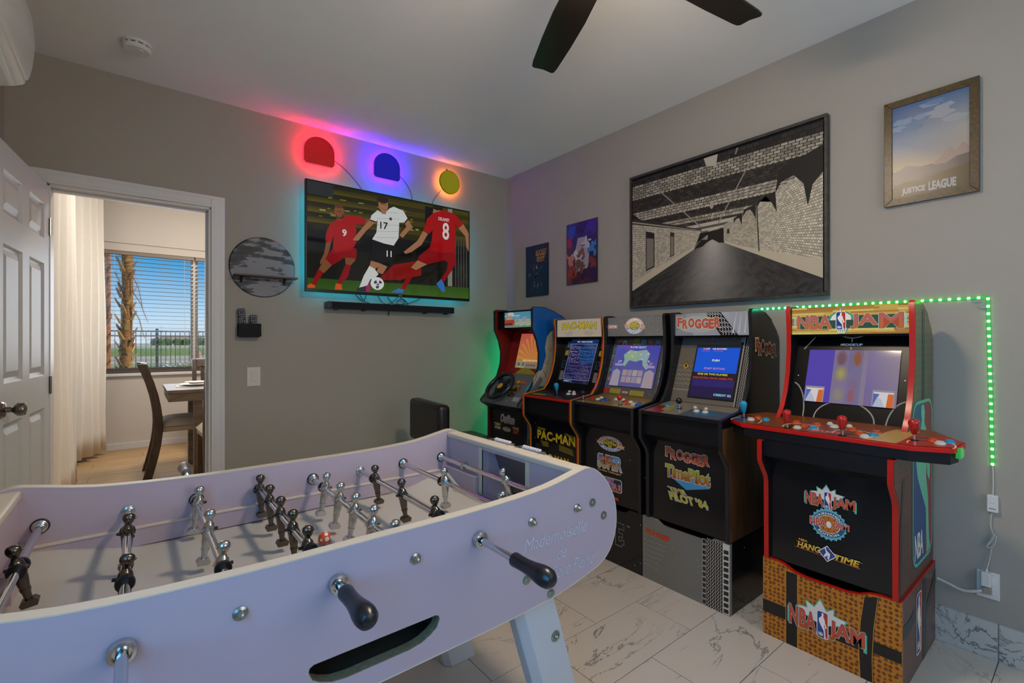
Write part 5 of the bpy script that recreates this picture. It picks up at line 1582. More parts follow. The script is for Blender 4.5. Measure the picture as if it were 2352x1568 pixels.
ar.build('marquee_print', P_LIT, P3['marquee'])
n_ = Vector((-1, 0, 0.36)).normalized() * 0.0015
q = MB()
vs = [Vector((bezx(z), y_, z)) + o_ for o_ in (Vector((0, 0, 0)), n_) for y_, z in ((b, 0.928), (a, 0.928), (a, 1.284), (b, 1.284))]
q.add(vs, [(0, 1, 2, 3), (4, 5, 6, 7), (0, 1, 5, 4), (1, 2, 6, 5), (2, 3, 7, 6), (3, 0, 4, 7)]).build('bezel_sheet', M_SPECK2, P3['bezel'], smooth=0)
ar = bez_art(b, 0.93, b - a, 0.352, 0.0022)
random.seed(9)
def portrait(x, y_, s_=30):
    """small abstract portrait tile: coloured field with a block of skin and shirt tone"""
    pa_ = bez_art(b, 0.93, b - a, 0.352, 0.0022)
    pa_.rect(x - 1.5, y_ - 1.5, x + s_ + 1.5, y_ + s_ + 1.5, 'a09a8c'); pa_.rect(x, y_, x + s_, y_ + s_, random.choice(['2f7f98', '8c3a2c', '9a9080', '2c5f8c']))
    pa_.poly([(x + s_ * .2, y_), (x + s_ * .85, y_), (x + s_ * .7, y_ + s_ * .4), (x + s_ * .3, y_ + s_ * .4)], random.choice(['8c2f22', 'b0a48c', '30407c', '7a5a3c']))
    pa_.ell(x + s_ * .5, y_ + s_ * .58, s_ * .2, s_ * .25, random.choice(['a87a5a', '8c6044', 'b08c6c']), 10)
    pa_.build('portrait_tile', P_FLAT, P3['bezel'])
for k in range(6): portrait(6, 40 + k * 43)
for k in range(6): portrait(w_ - 36, 30 + k * 44)
for x in (68, 112, 210, 258, 310): portrait(x, 302, 28)
ar.rect(150, 318, 190, 340, '8a8020'); ar.text('New Warriors', 154, 324, 186, 334, '3a3420', bold=0.02)
ar.text('ARCADE1UP', 148, 302, 204, 312, 'a8a298', bold=0.04)
ar.poly([(20, 330), (60, 338), (62, 318), (22, 312)], 'a05a4c')
for x0, y0, x1, y1, c_ in ((2, 6, 40, 34, 'a02c24'), (50, 6, 130, 34, 'a09030'), (200, 4, 300, 32, 'a09030')):
    ac_ = bez_art(b, 0.93, b - a, 0.352, 0.0022)
    ac_.rect(x0, y0, x1, y1, c_); ac_.up()
    if x1 - x0 > 50: ac_.many([[(x0 + 6, y0 + 4 + k * 6), (x1 - 6, y0 + 4 + k * 6), (x1 - 6, y0 + 6 + k * 6), (x0 + 6, y0 + 6 + k * 6)] for k in range(4)], '5c5420')
    ac_.build('instruction_card', P_FLAT, P3['bezel'])
ar.rect(140, 8, 190, 26, '8a4034'); ar.text('CAPCOM', 144, 11, 186, 23, 'c8beb0', bold=0.03)
ar.build('bezel_print', P_FLAT, P3['bezel'])
sc_ = bez_screen(P3['bezel'], 1.962, 1.632, 0.978, 1.232)
ar = bez_art(1.96, 0.98, 0.326, 0.25, 0.0046)
ar.rect(0, 0, 326, 250, ['544f78', '57568a', '3a3c9c', '46489a'])
ar.text('PLAYER SELECT', 108, 232, 226, 244, 'b8b4c4', bold=0.03)
ar.poly([(70, 190), (110, 222), (160, 214), (230, 224), (262, 200), (250, 150), (276, 120), (255, 105), (225, 130), (215, 165), (170, 150), (120, 158), (95, 120), (78, 128), (84, 160)], '7f9a92')
ar.poly([(92, 188), (130, 208), (175, 196), (160, 168), (115, 172)], '8aa070'); ar.poly([(225, 205), (246, 190), (236, 160), (222, 180)], '8a94b4')
for x, y_ in ((100, 200), (150, 205), (190, 190), (240, 195), (205, 160), (255, 150), (130, 178)):
    ar.rect(x, y_, x + 14, y_ + 9, 'a8a8b8'); ar.z -= ar.step
ar.up()
ar.text('1P', 40, 140, 66, 156, '9aa0d0', bold=0.03); ar.text('2P', 268, 132, 294, 148, 'a07a98', bold=0.03)
ar.rect(20, 122, 80, 136, '8a86a0'); ar.rect(256, 116, 312, 130, '8a86a0')
ar.poly([(8, 0), (76, 0), (72, 88), (44, 104), (16, 90)], '8f8796'); ar.poly([(246, 0), (320, 0), (316, 90), (284, 106), (252, 90)], '94848c')
for i in range(4):
    for j in range(2):
        ar.rect(90 + i * 38, 24 + j * 40, 124 + i * 38, 60 + j * 40, ('8a7e8a', '957f80', '837c90', '988c88')[(i + j) % 4]); ar.z -= ar.step
ar.up()
ar.build('screen_image', P_SCREEN, sc_)
d3 = std_deck(C3, a, b, b, a, M_CBLACK)
ar = deck_art(b, b - a); ar.rect(0, 3, w_, 262, '6b5618'); ar.poly([(30, 60), (120, 40), (200, 120), (60, 180)], '4a3c14'); ar.poly([(260, 20), (400, 20), (400, 150), (300, 160)], '8a7420')
ar.build('deck_print', P_FLAT, d3)
joystick(d3, 2.10, 1.681, 'r', True); joystick(d3, 2.115, 1.972, 'k', True)
buttons(d3, [('r', 2.16, 1.941), ('w', 2.152, 1.89), ('b', 2.144, 1.843), ('b', 2.172, 1.839), ('w', 2.196, 1.9), ('w', 2.207, 1.795), ('w', 2.208, 1.748), ('r', 2.126, 1.650), ('r', 2.176, 1.706), ('w', 2.138, 1.622), ('w', 2.180, 1.672), ('b', 2.133, 1.592), ('b', 2.172, 1.606), ('r', 2.185, 1.962)], 0.0115)
ar = Art((2.135, b, 0.332), (0, -(b - a), 0), (0, 0, 0.41), w_, 410)
Y = lambda y_: (b - y_) * 1000
fighter_emblem(ar, Y(1.782), Z(.667), 88, 42)
ar.text('SUPER', Y(1.875), Z(.518), Y(1.694), Z(.600), '8f8f94', bold=0.05, top='2f86b4', out=[('d4cec4', 0.03)])
ar.text('STREET', Y(1.865), Z(.562), Y(1.76), Z(.592), 'b87a2c', bold=0.03, shear=0.2, top='a83028', out=[('2a1410', 0.03)])
ar.text('FIGHTER II', Y(1.855), Z(.532), Y(1.71), Z(.562), 'c0a04a', bold=0.03, shear=0.2, top='a83a2c', out=[('2a1410', 0.03)])
ar.text('The New Challengers', Y(1.875), Z(.498), Y(1.70), Z(.512), 'c8923c', bold=0.03)
ar.rrect(Y(1.875), Z(.40), Y(1.694), Z(.475), 14, 'c8c2b8'); ar.rrect(Y(1.870), Z(.404), Y(1.699), Z(.471), 12, '2c2430')
ar.text('STREET', Y(1.86), Z(.445), Y(1.75), Z(.468), '9a5a9a', bold=0.03, out=[('d4cec4', 0.02)])
ar.text('FIGHTER II', Y(1.865), Z(.418), Y(1.705), Z(.446), 'b86a4c', bold=0.03, top='8a5aa0', out=[('d4cec4', 0.02)])
ar.text('TURBO', Y(1.80), Z(.402), Y(1.70), Z(.418), 'b05a50', bold=0.03)
ar.rect(Y(1.76), Z(.355), Y(1.715), Z(.372), '9c3024')
ar.build('panel_print', P_FLAT, P3['lower'])
screws(C3, [(2.135, 1.64, .60), (2.15, 1.556, .52), (2.25, 1.556, .60)], (-1, 0, 0))
for o_ in (P2, P3):
    pass

# ================= maze cabinet
R4, r4f, r4r, r4l, _ = riser('black riser box mostly hidden behind the football table', 2.034, 2.508, M_CBLACK2, M_CBLACK2)
C4, P4, a, b = cabinet('red and amber trimmed arcade cabinet with cream marquee and blue maze screen', 2.009, 2.468, M_TRED, M_CBLACK2, trim2=M_TYEL)
w_ = (b - a) * 1000
ar = Art((2.362, b, 1.287), (0, -(b - a), 0), (0, 0, 0.119), w_, 119)
ar.rect(0, 0, w_, 119, 'a89c88')
for k in range(4): ar.line([(70 + k * 8, 26 - k * 6), (150, 40 - k * 8)], 2, '7c7468'); ar.line([(260, 40 - k * 8), (350 - k * 8, 26 - k * 6)], 2, '7c7468')
def wpac(x, y_):
    t = (x - w_ / 2) / (w_ / 2); return (x, y_ + 10 * (1 - t * t) - 5)
ar.text('PAC-MAN', 52, 50, w_ - 60, 96, 'b8a21c', bold=0.03, spacing=1.05, out=[('1c1810', 0.03)], warp=wpac)
ar.build('marquee_print', P_LIT, P4['marquee'])
ar = bez_art(b, 0.93, b - a, 0.352)
ar.line([(30, 0), (30, 352)], 1.5, '5a5548'); ar.line([(88, 60), (88, 345)], 1.5, '5a5548'); ar.line([(w_ - 88, 60), (w_ - 88, 345)], 1.5, '5a5548')
for x0 in (96, 128, 240, 280): ar.line([(x0, 318), (x0, 342), (x0 + 22, 342), (x0 + 22, 318)], 3, '17707c')
for x0, s_ in ((40, 1), (w_ - 74, 1)):
    ar.line([(x0, 140), (x0, 190), (x0 + 26, 190), (x0 + 26, 165), (x0 + 12, 165), (x0 + 12, 140), (x0 + 30, 140)], 4, '17707c')
    ar.rect(x0, 56, x0 + 32, 120, '6f6a64')
    ar.rrect(x0 + 2, 226, x0 + 34, 262, 8, 'a8901c'); ar.rrect(x0 + 4, 280, x0 + 34, 322, 8, '1f6f94'); ar.rect(x0 + 6, 276, x0 + 24, 286, '8c2418')
ar.text('ARCADE1UP', 160, 324, 226, 334, 'b8b2a8', bold=0.04)
ar.build('bezel_print', P_FLAT, P4['bezel'])
sc_ = bez_screen(P4['bezel'], 2.378, 2.118, 0.968, 1.268)
ar = bez_art(2.376, 0.97, 0.256, 0.296, 0.0046)
ar.rect(0, 0, 256, 296, ['151228', '1a1634', '16264c', '14204a'])
ar.poly([(90, 190), (150, 296), (256, 296), (256, 150), (170, 120)], '14305c')
ar.text('1UP  HIGH SCORE', 60, 276, 200, 286, 'c0c0cc', bold=0.03)
ar.line([(8, 24), (8, 266), (248, 266), (248, 24), (8, 24)], 3, '8f88b8')
random.seed(31)
dots = []
for i in range(9):
    for j in range(9):
        x = 18 + i * 25; y_ = 34 + j * 25
        k = random.random(); c_ = ('6a54b4' if j < 4 else '3a78bc' if i > 3 else '8c90c4')
        w2 = random.choice([12, 16, 18]); h2 = random.choice([5, 12, 15])
        z_keep = ar.z
        if k < .4: ar.line([(x, y_), (x + w2, y_), (x + w2, y_ + h2), (x, y_ + h2), (x, y_)], 2.2, c_)
        elif k < .7: ar.line([(x, y_ + 6), (x + 18, y_ + 6)], 3, c_)
        else: ar.line([(x + 8, y_), (x + 8, y_ + 16), (x + 18, y_ + 16)], 2.6, c_)
        ar.z = z_keep
        for d in range(3):
            dots.append([(x + 20, y_ + d * 7), (x + 22, y_ + d * 7), (x + 22, y_ + 2 + d * 7), (x + 20, y_ + 2 + d * 7)])
ar.up()
ar.many(dots, '9a92b4')
ar.text('CREDIT  0', 20, 8, 92, 17, 'b0aabc', bold=0.03)
ar.build('screen_image', P_SCREEN, sc_)
d4 = std_deck(C4, a, b, b, a, M_CBLACK)
MB().box(2.050, 2.0545, a, b, deckz(2.053) - 0.014, deckz(2.053) + 0.001).build('deck_trim', M_TRED, d4, smooth=0)
ar = deck_art(b, b - a); ar.rect(30, 40, 160, 60, '9a8420'); ar.rect(60, 70, 200, 78, '3a6a78'); ar.rect(200, 30, 330, 40, '8a3020'); ar.build('deck_print', P_FLAT, d4)
joystick(d4, 2.156, 2.242, 'c'); buttons(d4, [('w', 2.19, 2.172), ('w', 2.206, 2.138)]); buttons(d4, [('w', 2.255, 2.225), ('w', 2.255, 2.185)], 0.009)
ar = Art((2.135, b, 0.332), (0, -(b - a), 0), (0, 0, 0.41), w_, 410)
Y = lambda y_: (b - y_) * 1000
pac_text(ar, Y(2.41), Z(.60), Y(2.058), Z(.66))
for k in range(3): ar.line([(Y(2.41) + k * 6, Z(.675) - k * 5), (Y(2.33), Z(.675) - k * 5)], 2.2, 'a8961c'); ar.z -= ar.step
for k in range(5): ar.line([(Y(2.38) + k * 6, Z(.588) - k * 7), (Y(2.30), Z(.588) - k * 7)], 2.4, 'a8961c'); ar.z -= ar.step; ar.line([(Y(2.20), Z(.588) - k * 8), (Y(2.08) + k * 3, Z(.575) - k * 8)], 2.4, 'a8961c'); ar.z -= ar.step
for k in range(4): ar.line([(Y(2.15) + k * 12, Z(.672) - k * 6), (Y(2.06), Z(.66) - k * 8)], 2.4, 'a8961c'); ar.z -= ar.step
ar.up()
pac_text(ar, Y(2.375), Z(.475), Y(2.115), Z(.515))
ar.build('panel_print', P_FLAT, P4['lower'])
screws(P4['lower'], [(2.135, b - 0.02, z) for z in (.70, .60)])

# ================= driving cabinet
PR5 = [(2.64, 0.0), (2.165, 0.0), (2.165, 0.745), (2.09, 0.80), (2.095, 0.812), (2.20, 0.915), (2.252, 0.99), (2.283, 1.08), (2.287, 1.17), (2.266, 1.26), (2.224, 1.345), (2.222, 1.49), (2.232, 1.502), (2.334, 1.503), (2.43, 1.476), (2.52, 1.44), (2.6, 1.38), (2.64, 1.30)]
ya5, yb5 = 2.56, 3.03
C5 = thing('arcade_cabinet', 'red and blue driving arcade cabinet with a steering wheel in the corner', 'arcade cabinet', (2.40, 2.795, 0), 'arcade cabinets along the wall')
M_INRED = mat('inner_red', '6e0f0a', 0.35, noise=0.1)
M_BLUE = mat('side_blue', '12589c', 0.3, noise=0.06, nscale=5)
t = 0.016
sR = MB().prism(PR5, 'y', ya5, ya5 + t).build('side_panel', M_BLUE, C5, smooth=0)
sL = MB().prism(PR5, 'y', yb5 - t, yb5).build('side_panel', M_INRED, C5, smooth=0)
for sp, y0_ in ((sR, ya5), (sL, yb5 - t)):
    MB().strip(PR5[1:17], 'y', y0_ - 0.001, y0_ + t + 0.001, -0.0035).build('edge_trim', M_TBLK, sp, smooth=50)
a, b = ya5 + t, yb5 - t
w_ = (b - a) * 1000
low5 = MB().box(2.18, 2.195, a, b, 0.0, 0.75).build('lower_panel', M_CBLACK, C5, smooth=0)
MB().box(2.62, 2.635, a, b, 0.0, 1.31).build('back_panel', M_CBLACK, C5, smooth=0)
MB().prism([(2.25, 1.49), (2.334, 1.493), (2.428, 1.466), (2.516, 1.43), (2.594, 1.372), (2.63, 1.30), (2.62, 1.295), (2.586, 1.36), (2.51, 1.418), (2.424, 1.454), (2.334, 1.48), (2.25, 1.478)], 'y', a, b).build('top_panel', M_CBLACK, C5, smooth=0)
mq5 = MB().box(2.262, 2.272, a, b, 1.362, 1.485).build('marquee', M_CBLACK, C5, smooth=0)
MB().box(2.25, 2.262, b - 0.075, b, 1.35, 1.49).build('marquee_cheek', M_CINNER, C5, smooth=0)
MB().box(2.272, 2.42, a, b, 1.35, 1.362).build('marquee_floor', M_CINNER, C5, smooth=0)
ar = Art((2.262, b - 0.0, 1.362), (0, -(b - a), 0), (0, 0, 0.123), w_, 123)
ar.rect(60, 0, w_, 123, ['5f9a80', '5a9878', '4f8fb4', '5a9cc0'])
ar.poly([(60, 0), (230, 0), (200, 60), (60, 70)], '7f8c88'); ar.rect(60, 84, 260, 92, 'b8c4c4'); ar.ell(150, 100, 40, 18, 'c8c8bc')
ar.poly([(62, 30), (70, 62), (130, 72), (190, 58), (200, 40), (180, 14), (80, 12)], 'a0452e'); ar.poly([(80, 58), (140, 82), (185, 62)], 'b8a08c'); ar.rect(78, 20, 170, 34, '5c2a20')
ar.ell(112, 84, 14, 16, 'b09474', 12); ar.ell(148, 80, 14, 16, 'b09474', 12)
ar.text('OutRun', 205, 18, 400, 74, 'c0b050', bold=0.03, shear=0.3, top='6a86c0', out=[('d8d4c8', 0.045), ('2a4060', 0.015)])
ar.build('marquee_print', P_LIT, mq5)
def bx5(z): return 2.325 + 0.27 * (z - 1.0)
bz5 = MB().prism([(bx5(0.985), 0.985), (bx5(1.352), 1.352), (bx5(1.352) + 0.012, 1.352), (bx5(0.985) + 0.012, 0.985)], 'y', a, b).build('bezel', mat('bezel_red', '98170f', 0.3, noise=0.08), C5, smooth=0)
ar = Art((bx5(0.99), b, 0.99), (0, -(b - a), 0), (0.27 * .36, 0, .36), w_, 360)
ar.poly([(100, 0), (190, 60), (280, 60), (420, 0)], '98881c')
for k in range(8): ar.line([(40, 120 + k * 14), (95, 160 + k * 14)], 5, '7c100c'); ar.z -= ar.step
ar.up(); ar.text('ARCADE1UP', 180, 340, 240, 350, 'b8a49c', bold=0.04)
ar.build('bezel_print', P_FLAT, bz5)
n5 = Vector((-1, 0, 0.27)).normalized() * 0.003
vs = [Vector((bx5(z), y_, z)) + o_ for o_ in (Vector((0.002, 0, 0)), n5) for y_, z in ((2.905, 1.05), (2.60, 1.05), (2.60, 1.315), (2.905, 1.315))]
sc5 = MB().add(vs, [(0, 1, 2, 3), (4, 5, 6, 7), (0, 1, 5, 4), (1, 2, 6, 5), (2, 3, 7, 6), (3, 0, 4, 7)]).build('screen', M_CBLACK2, bz5, smooth=0)
ar = Art((bx5(1.05), 2.905, 1.05), (0, -0.305, 0), (0.27 * .265, 0, .265), 305, 265, 0.0036)
ar.rect(0, 0, 305, 265, ['a07a2c', 'a8742c', 'b0523e', 'b04a44'])
cx, cy = 190, 60
for k in range(11):
    a_ = math.radians(10 + k * 16); a2 = math.radians(16 + k * 16)
    ar.poly([(cx, cy), (max(2, min(303, cx + 200 * math.cos(a_))), min(262, cy + 200 * math.sin(a_))), (max(2, min(303, cx + 200 * math.cos(a2))), min(262, cy + 200 * math.sin(a2)))], 'b8783a'); ar.z -= ar.step
ar.up()
ar.rect(0, 0, 305, 44, '6e6a62'); ar.ell(40, 28, 24, 22, '8f8f88'); ar.ell(40, 28, 19, 17, '55564e'); ar.ell(92, 28, 24, 22, '8f8f88'); ar.ell(92, 28, 19, 17, '55564e')
ar.text('PUSH START BUTTON', 80, 52, 270, 64, 'd0c898', bold=0.03); ar.rect(130, 18, 240, 26, '7c2c28'); ar.rect(10, 4, 110, 9, 'a8a040')
ar.build('screen_image', P_SCREEN, sc5)
# sloping dash with wheel, gear stick and buttons
def dz5(x): return 0.812 + (x - 2.095) * (0.985 - 0.812) / (2.27 - 2.095)
dash = MB().prism([(2.088, 0.79), (2.093, dz5(2.093)), (2.30, 0.985 + 0.025), (2.32, 0.98), (2.30, 0.95), (2.16, 0.765)], 'y', a - 0.017, b + 0.017).build('dash', mat('dash_grey', '6b6a6a', 0.3, noise=0.08), C5, smooth=0, bevel=0.003)
MB().prism([(2.088, 0.79), (2.16, 0.765), (2.185, 0.745), (2.18, 0.73), (2.165, 0.745), (2.09, 0.785)], 'y', a, b).build('dash_underside', M_CBLACK, C5, smooth=0)
U5 = Vector((2.27 - 2.095, 0, 0.985 - 0.812)); L5 = U5.length
ar = Art((2.095, b, 0.812), (0, -(b - a), 0), tuple(U5), w_, L5 * 1000, 0.0008)
ar.rrect(60, 90, 215, 225, 10, '4c4c4e'); ar.rect(150, 130, 205, 180, '8a8a88'); ar.poly([(265, 60), (330, 60), (345, 150), (270, 160)], '1a1512'); ar.ell(300, 120, 38, 52, '9c6a20'); ar.ell(300, 112, 28, 40, '4c2c14'); ar.rect(350, 20, 420, 60, '8f8f8c'); ar.poly([(420, 235), (436, 235), (436, 90), (410, 150)], '2f8a98')
ar.poly([(80, 20), (130, 20), (150, 60), (100, 60)], '56616c'); ar.ell(300, 16, 4, 3, 'c8c4bc')
ar.build('dash_print', P_FLAT, dash)
nw = Vector((-0.70, 0, 0.71)).normalized()
wc = Vector((2.135, 2.835, 0.925))
uw = nw.cross(Vector((0, 1, 0))).normalized(); vw = Vector((0, 1, 0))
ring = [wc + uw * (0.118 * math.cos(2 * PI * k / 36)) + vw * (0.118 * math.sin(2 * PI * k / 36)) for k in range(37)]
sw = MB().tube(ring, 0.0155, 12).build('steering_wheel', M_GRIP, C5, smooth=60)
hub = MB().lathe([(0.03, -0.04), (0.05, -0.025), (0.055, -0.012), (0.035, -0.004), (0.012, -0.002)], wc, nw, 20).build('wheel_hub', M_CBLACK, sw)
MB().lathe([(0.026, -0.006), (0.026, 0.001), (0.018, 0.004), (0.001, 0.004)], wc, nw, 20).build('horn_cap', BTN['y'], sw)
for ang in (0, 140, 220):
    d_ = uw * math.cos(math.radians(ang)) + vw * math.sin(math.radians(ang))
    s2 = nw.cross(d_)
    vs = []
    for r_, hw in ((0.02, 0.02), (0.112, 0.014)):
        for sg, dp in ((-1, -0.012), (1, -0.012), (1, -0.003), (-1, -0.003)):
            vs.append(wc + d_ * r_ + s2 * (sg * hw) + nw * dp)
    MB().add(vs, [(0, 1, 2, 3), (4, 5, 6, 7), (0, 1, 5, 4), (1, 2, 6, 5), (2, 3, 7, 6), (3, 0, 4, 7)]).build('wheel_spoke', M_CBLACK, sw, smooth=0)
MB().lathe([(0.02, 0.0), (0.022, 0.045)], wc - nw * 0.075, nw, 14).build('wheel_column', M_CBLACK, sw)
for k, (y_, c_) in enumerate(((2.74, 'y'), (2.705, 'o'), (2.67, 'o'))):
    x = 2.235
    MB().lathe([(0.015, -0.002), (0.015, 0.004), (0.012, 0.007), (0.001, 0.007)], (x, y_, dz5(x)), nw, 16).build('button', BTN[c_], dash)
gs = MB().tube([(2.155, 2.675, dz5(2.155)), (2.135, 2.675, dz5(2.155) + 0.03)], 0.005, 10, 1)
gs.tube([(2.137, 2.72, dz5(2.155) + 0.035), (2.13, 2.64, dz5(2.155) + 0.035)], [0.011, 0.010], 12, 0)
gs.build('gear_lever', [M_GRIP, M_CHROME], dash, smooth=50)
ar = Art((2.18, b, 0.0), (0, -(b - a), 0), (0, 0, 0.75), w_, 750)
ar.text('OutRun', 130, 645, 300, 705, 'b07a50', bold=0.03, shear=0.3, top='b8b4b4', out=[('d4cec4', 0.045), ('1c1614', 0.015)])
ar.text('TURBO', 50, 610, 130, 632, 'b8a86c', bold=0.04); ar.text('OUTRUN', 55, 585, 130, 605, 'c0b8ac', bold=0.04)
ar.ell(205, 596, 48, 17, 'c0b8b0'); ar.ell(205, 596, 44, 14, '4a2420'); ar.text('OutRunners', 168, 590, 242, 603, 'd0c8c0', bold=0.03)
ar.text('POWER', 280, 606, 352, 628, 'b87a54', bold=0.04); ar.text('DRIFT', 285, 578, 350, 602, 'a83a2c', bold=0.04)
ar.build('panel_print', P_FLAT, low5)
# side picture: blue sky, dust cloud, grass
ar = Art((2.16, ya5, 0.0), (0.48, 0, 0), (0, 0, 1.5), 480, 1500)
dust = [(60, 930), (68, 990), (100, 1035), (150, 1050), (170, 1100), (190, 1150), (180, 1210), (200, 1290), (240, 1330), (300, 1345), (470, 1345), (470, 930)]
ar.poly(dust, '9c9278')
for pts in ([(180, 1100), (205, 1090), (215, 1120)], [(215, 1200), (235, 1180), (250, 1210)], [(110, 1000), (130, 980), (140, 1010)], [(160, 1040), (185, 1020), (190, 990)]):
    ar.line(pts, 4, '2c2a24'); ar.z -= ar.step
ar.up()
ar.poly([(16, 900), (60, 925), (470, 925), (470, 700), (10, 760), (8, 800), (-60, 800)], '1e5c2c')
ar.poly([(60, 830), (120, 850), (150, 880), (200, 860), (260, 800), (120, 800)], '9c2018')
ar.rect(10, 0, 470, 745, '9c9070'); ar.poly([(10, 745), (60, 745), (90, 600), (40, 640), (10, 700)], '3a3a3c')
ar.ell(70, 520, 50, 90, '2c2420'); ar.ell(70, 520, 44, 82, '9c8a2c'); ar.poly([(30, 520), (112, 520), (108, 560), (34, 560)], '9c2c20')
ar.build('side_print', P_FLAT, sR)
screws(sR, [(2.37, ya5, 1.45)], (0, -1, 0))

# ================================================================== things on the television wall
M_TVB = mat('tv_bezel_black', '0d0f14', 0.25, noise=0.05)
TVY = 3.32
tv = thing('television', 'large flat television showing a football match, lit cyan from behind', 'television', (1.5575, 3.40, 1.595))
tx0, tx1, tz0, tz1 = 0.882, 2.185, 1.590, 2.342
MB().box(tx0, tx1, TVY, TVY + 0.028, tz0, tz1).build('housing', M_TVB, tv, smooth=0, bevel=0.003)
MB().box(1.25, 1.87, TVY + 0.033, YB - 0.002, 1.8, 2.15).build('wall_bracket', M_TVB, tv, smooth=0)
scr = MB().box(tx0 + 0.009, tx1 - 0.009, TVY - 0.001, TVY + 0.002, tz0 + 0.018, tz1 - 0.009).build('screen', M_CBLACK2, tv, smooth=0)
ar = Art((tx0, TVY - 0.001, tz0), (tx1 - tx0, 0, 0), (0, 0, tz1 - tz0), 1000, 1000, 0.0003, 0.00008)
ar.poly([(9, 26), (991, 26), (991, 986), (9, 986)], ['201d0a', '26220c', '2e2a0e', '161712'])
random.seed(14)
for k in range(4):
    y_ = 620 + k * 92
    ar.poly([(9, y_), (991, y_ + 40), (991, y_ + 85), (9, y_ + 50)], ['4c430a', '38330a', '453c0a', '2a270a'])
bl_ = []
for k in range(34):
    x = random.uniform(60, 620); y_ = random.choice([690, 720, 770, 860]) + random.uniform(-14, 14); w2 = random.uniform(10, 34); h2 = random.uniform(8, 18)
    bl_.append([(x, y_), (x + w2, y_ + 2), (x + w2, y_ + h2), (x, y_ + h2 - 2)])
ar.many(bl_[:20], '6b5f14'); ar.many(bl_[20:], '7f7a3c')
ar.rect(9, 870, 140, 986, '22282a')
ar.poly([(9, 560), (991, 600), (991, 120), (9, 120)], '0b0b0e')
ar.poly([(9, 400), (991, 420), (991, 120), (9, 120)], '14130f')
ar.poly([(680, 600), (800, 600), (800, 960), (680, 960)], '0d0d10')
ar.poly([(837, 978), (869, 986), (869, 150), (837, 150)], '6a6f62')
for k in range(5): ar.poly([(890 + k * 20, 700), (898 + k * 20, 700), (898 + k * 20, 150), (890 + k * 20, 150)], '3a3d36')
ar.poly([(379, 147), (479, 318), (655, 392), (655, 234), (522, 173)], '6e110f')
ar.poly([(9, 26), (991, 26), (991, 150), (9, 120)], ['2c4a16', '37561c', '2a4416', '24400f'])
RED = '8c0d12'; RED2 = '740a10'; SK1 = '6b4128'; SK2 = '8a5f42'; WH = 'b4b6b4'; BK = '101014'
def pp(l, c): ar.poly(l, c)
pp([(96, 309), (133, 251), (92, 173), (63, 196)], SK1); pp([(64, 208), (88, 175), (51, 58), (26, 54)], RED2); pp([(9, 52), (26, 69), (49, 56), (44, 34), (9, 30)], 'b04a1c')
pp([(201, 335), (254, 383), (258, 319), (231, 264), (205, 268)], SK1); pp([(205, 273), (234, 269), (216, 156), (175, 80), (160, 90)], RED2); pp([(153, 89), (182, 84), (187, 33), (146, 31)], 'b04a1c')
pp([(138, 405), (96, 309), (135, 252), (201, 335), (262, 334), (265, 399), (262, 432)], RED2)
pp([(103, 460), (128, 460), (117, 369), (92, 276), (71, 247), (73, 279), (92, 352)], SK1); pp([(316, 726), (379, 713), (379, 692), (308, 666)], SK1)
pp([(156, 678), (121, 617), (103, 543), (98, 463), (129, 458), (142, 527), (137, 405), (150, 369), (242, 415), (263, 491), (262, 661), (304, 666), (318, 722), (262, 739), (209, 731), (190, 700)], RED)
ar.rect(158, 672, 186, 720, SK1); ar.ell(170, 748, 26, 66, SK1, 20); ar.ell(174, 716, 20, 34, '3a2418', 16); ar.ell(172, 724, 15, 26, SK1, 14); ar.ell(168, 800, 22, 20, '4c2e1c', 14); ar.rect(160, 752, 182, 758, '2a1a10')
ar.text('9', 186, 528, 210, 595, 'b8b4b0', bold=0.03)
# player in white
pp([(396, 324), (445, 300), (412, 212), (376, 226)], SK2); pp([(364, 258), (388, 208), (355, 143), (339, 161)], WH); pp([(316, 90), (339, 114), (336, 33), (316, 31)], '8c1f50')
pp([(351, 377), (404, 387), (396, 290), (364, 251), (336, 273)], SK2); pp([(336, 280), (371, 252), (324, 92), (277, 59), (304, 182)], WH); pp([(265, 58), (316, 84), (316, 31), (265, 31)], '26262a')
pp([(351, 544), (475, 504), (479, 429), (450, 286), (392, 317), (336, 334), (348, 442)], BK)
pp([(343, 729), (371, 710), (316, 608), (273, 506), (242, 505), (262, 556), (300, 645)], SK2); pp([(546, 757), (568, 791), (596, 722), (557, 641), (535, 594), (513, 616), (557, 712)], SK2)
pp([(383, 828), (348, 770), (338, 714), (371, 704), (383, 734), (376, 610), (351, 538), (420, 513), (479, 505), (509, 587), (513, 742), (543, 750), (565, 798), (539, 867), (479, 891), (450, 862), (420, 804)], WH)
pp([(338, 714), (371, 704), (375, 714), (341, 726)], BK); pp([(543, 750), (565, 798), (570, 788), (548, 742)], BK); pp([(383, 828), (420, 804), (452, 862), (446, 868), (420, 818), (388, 838)], '28282c')
for k in range(5): ar.line([(378, 560 + k * 62), (512, 590 + k * 62)], 3, '7c7e80'); ar.z -= ar.step
ar.up()
ar.text('17', 398, 652, 444, 722, '1a1a1e', bold=0.02); ar.text('11', 436, 388, 466, 448, 'b8b8b8', bold=0.02); ar.ell(460, 764, 9, 16, '3a3a3e', 12)
ar.rect(405, 800, 432, 850, SK2); ar.ell(416, 888, 29, 68, SK2, 20); ar.ell(412, 936, 33, 34, '241a14', 18); ar.rect(398, 892, 432, 898, '3a2618'); ar.rect(410, 846, 428, 851, '6e3c30')
ar.ell(381, 116, 39, 62, 'bdbcb8', 24)
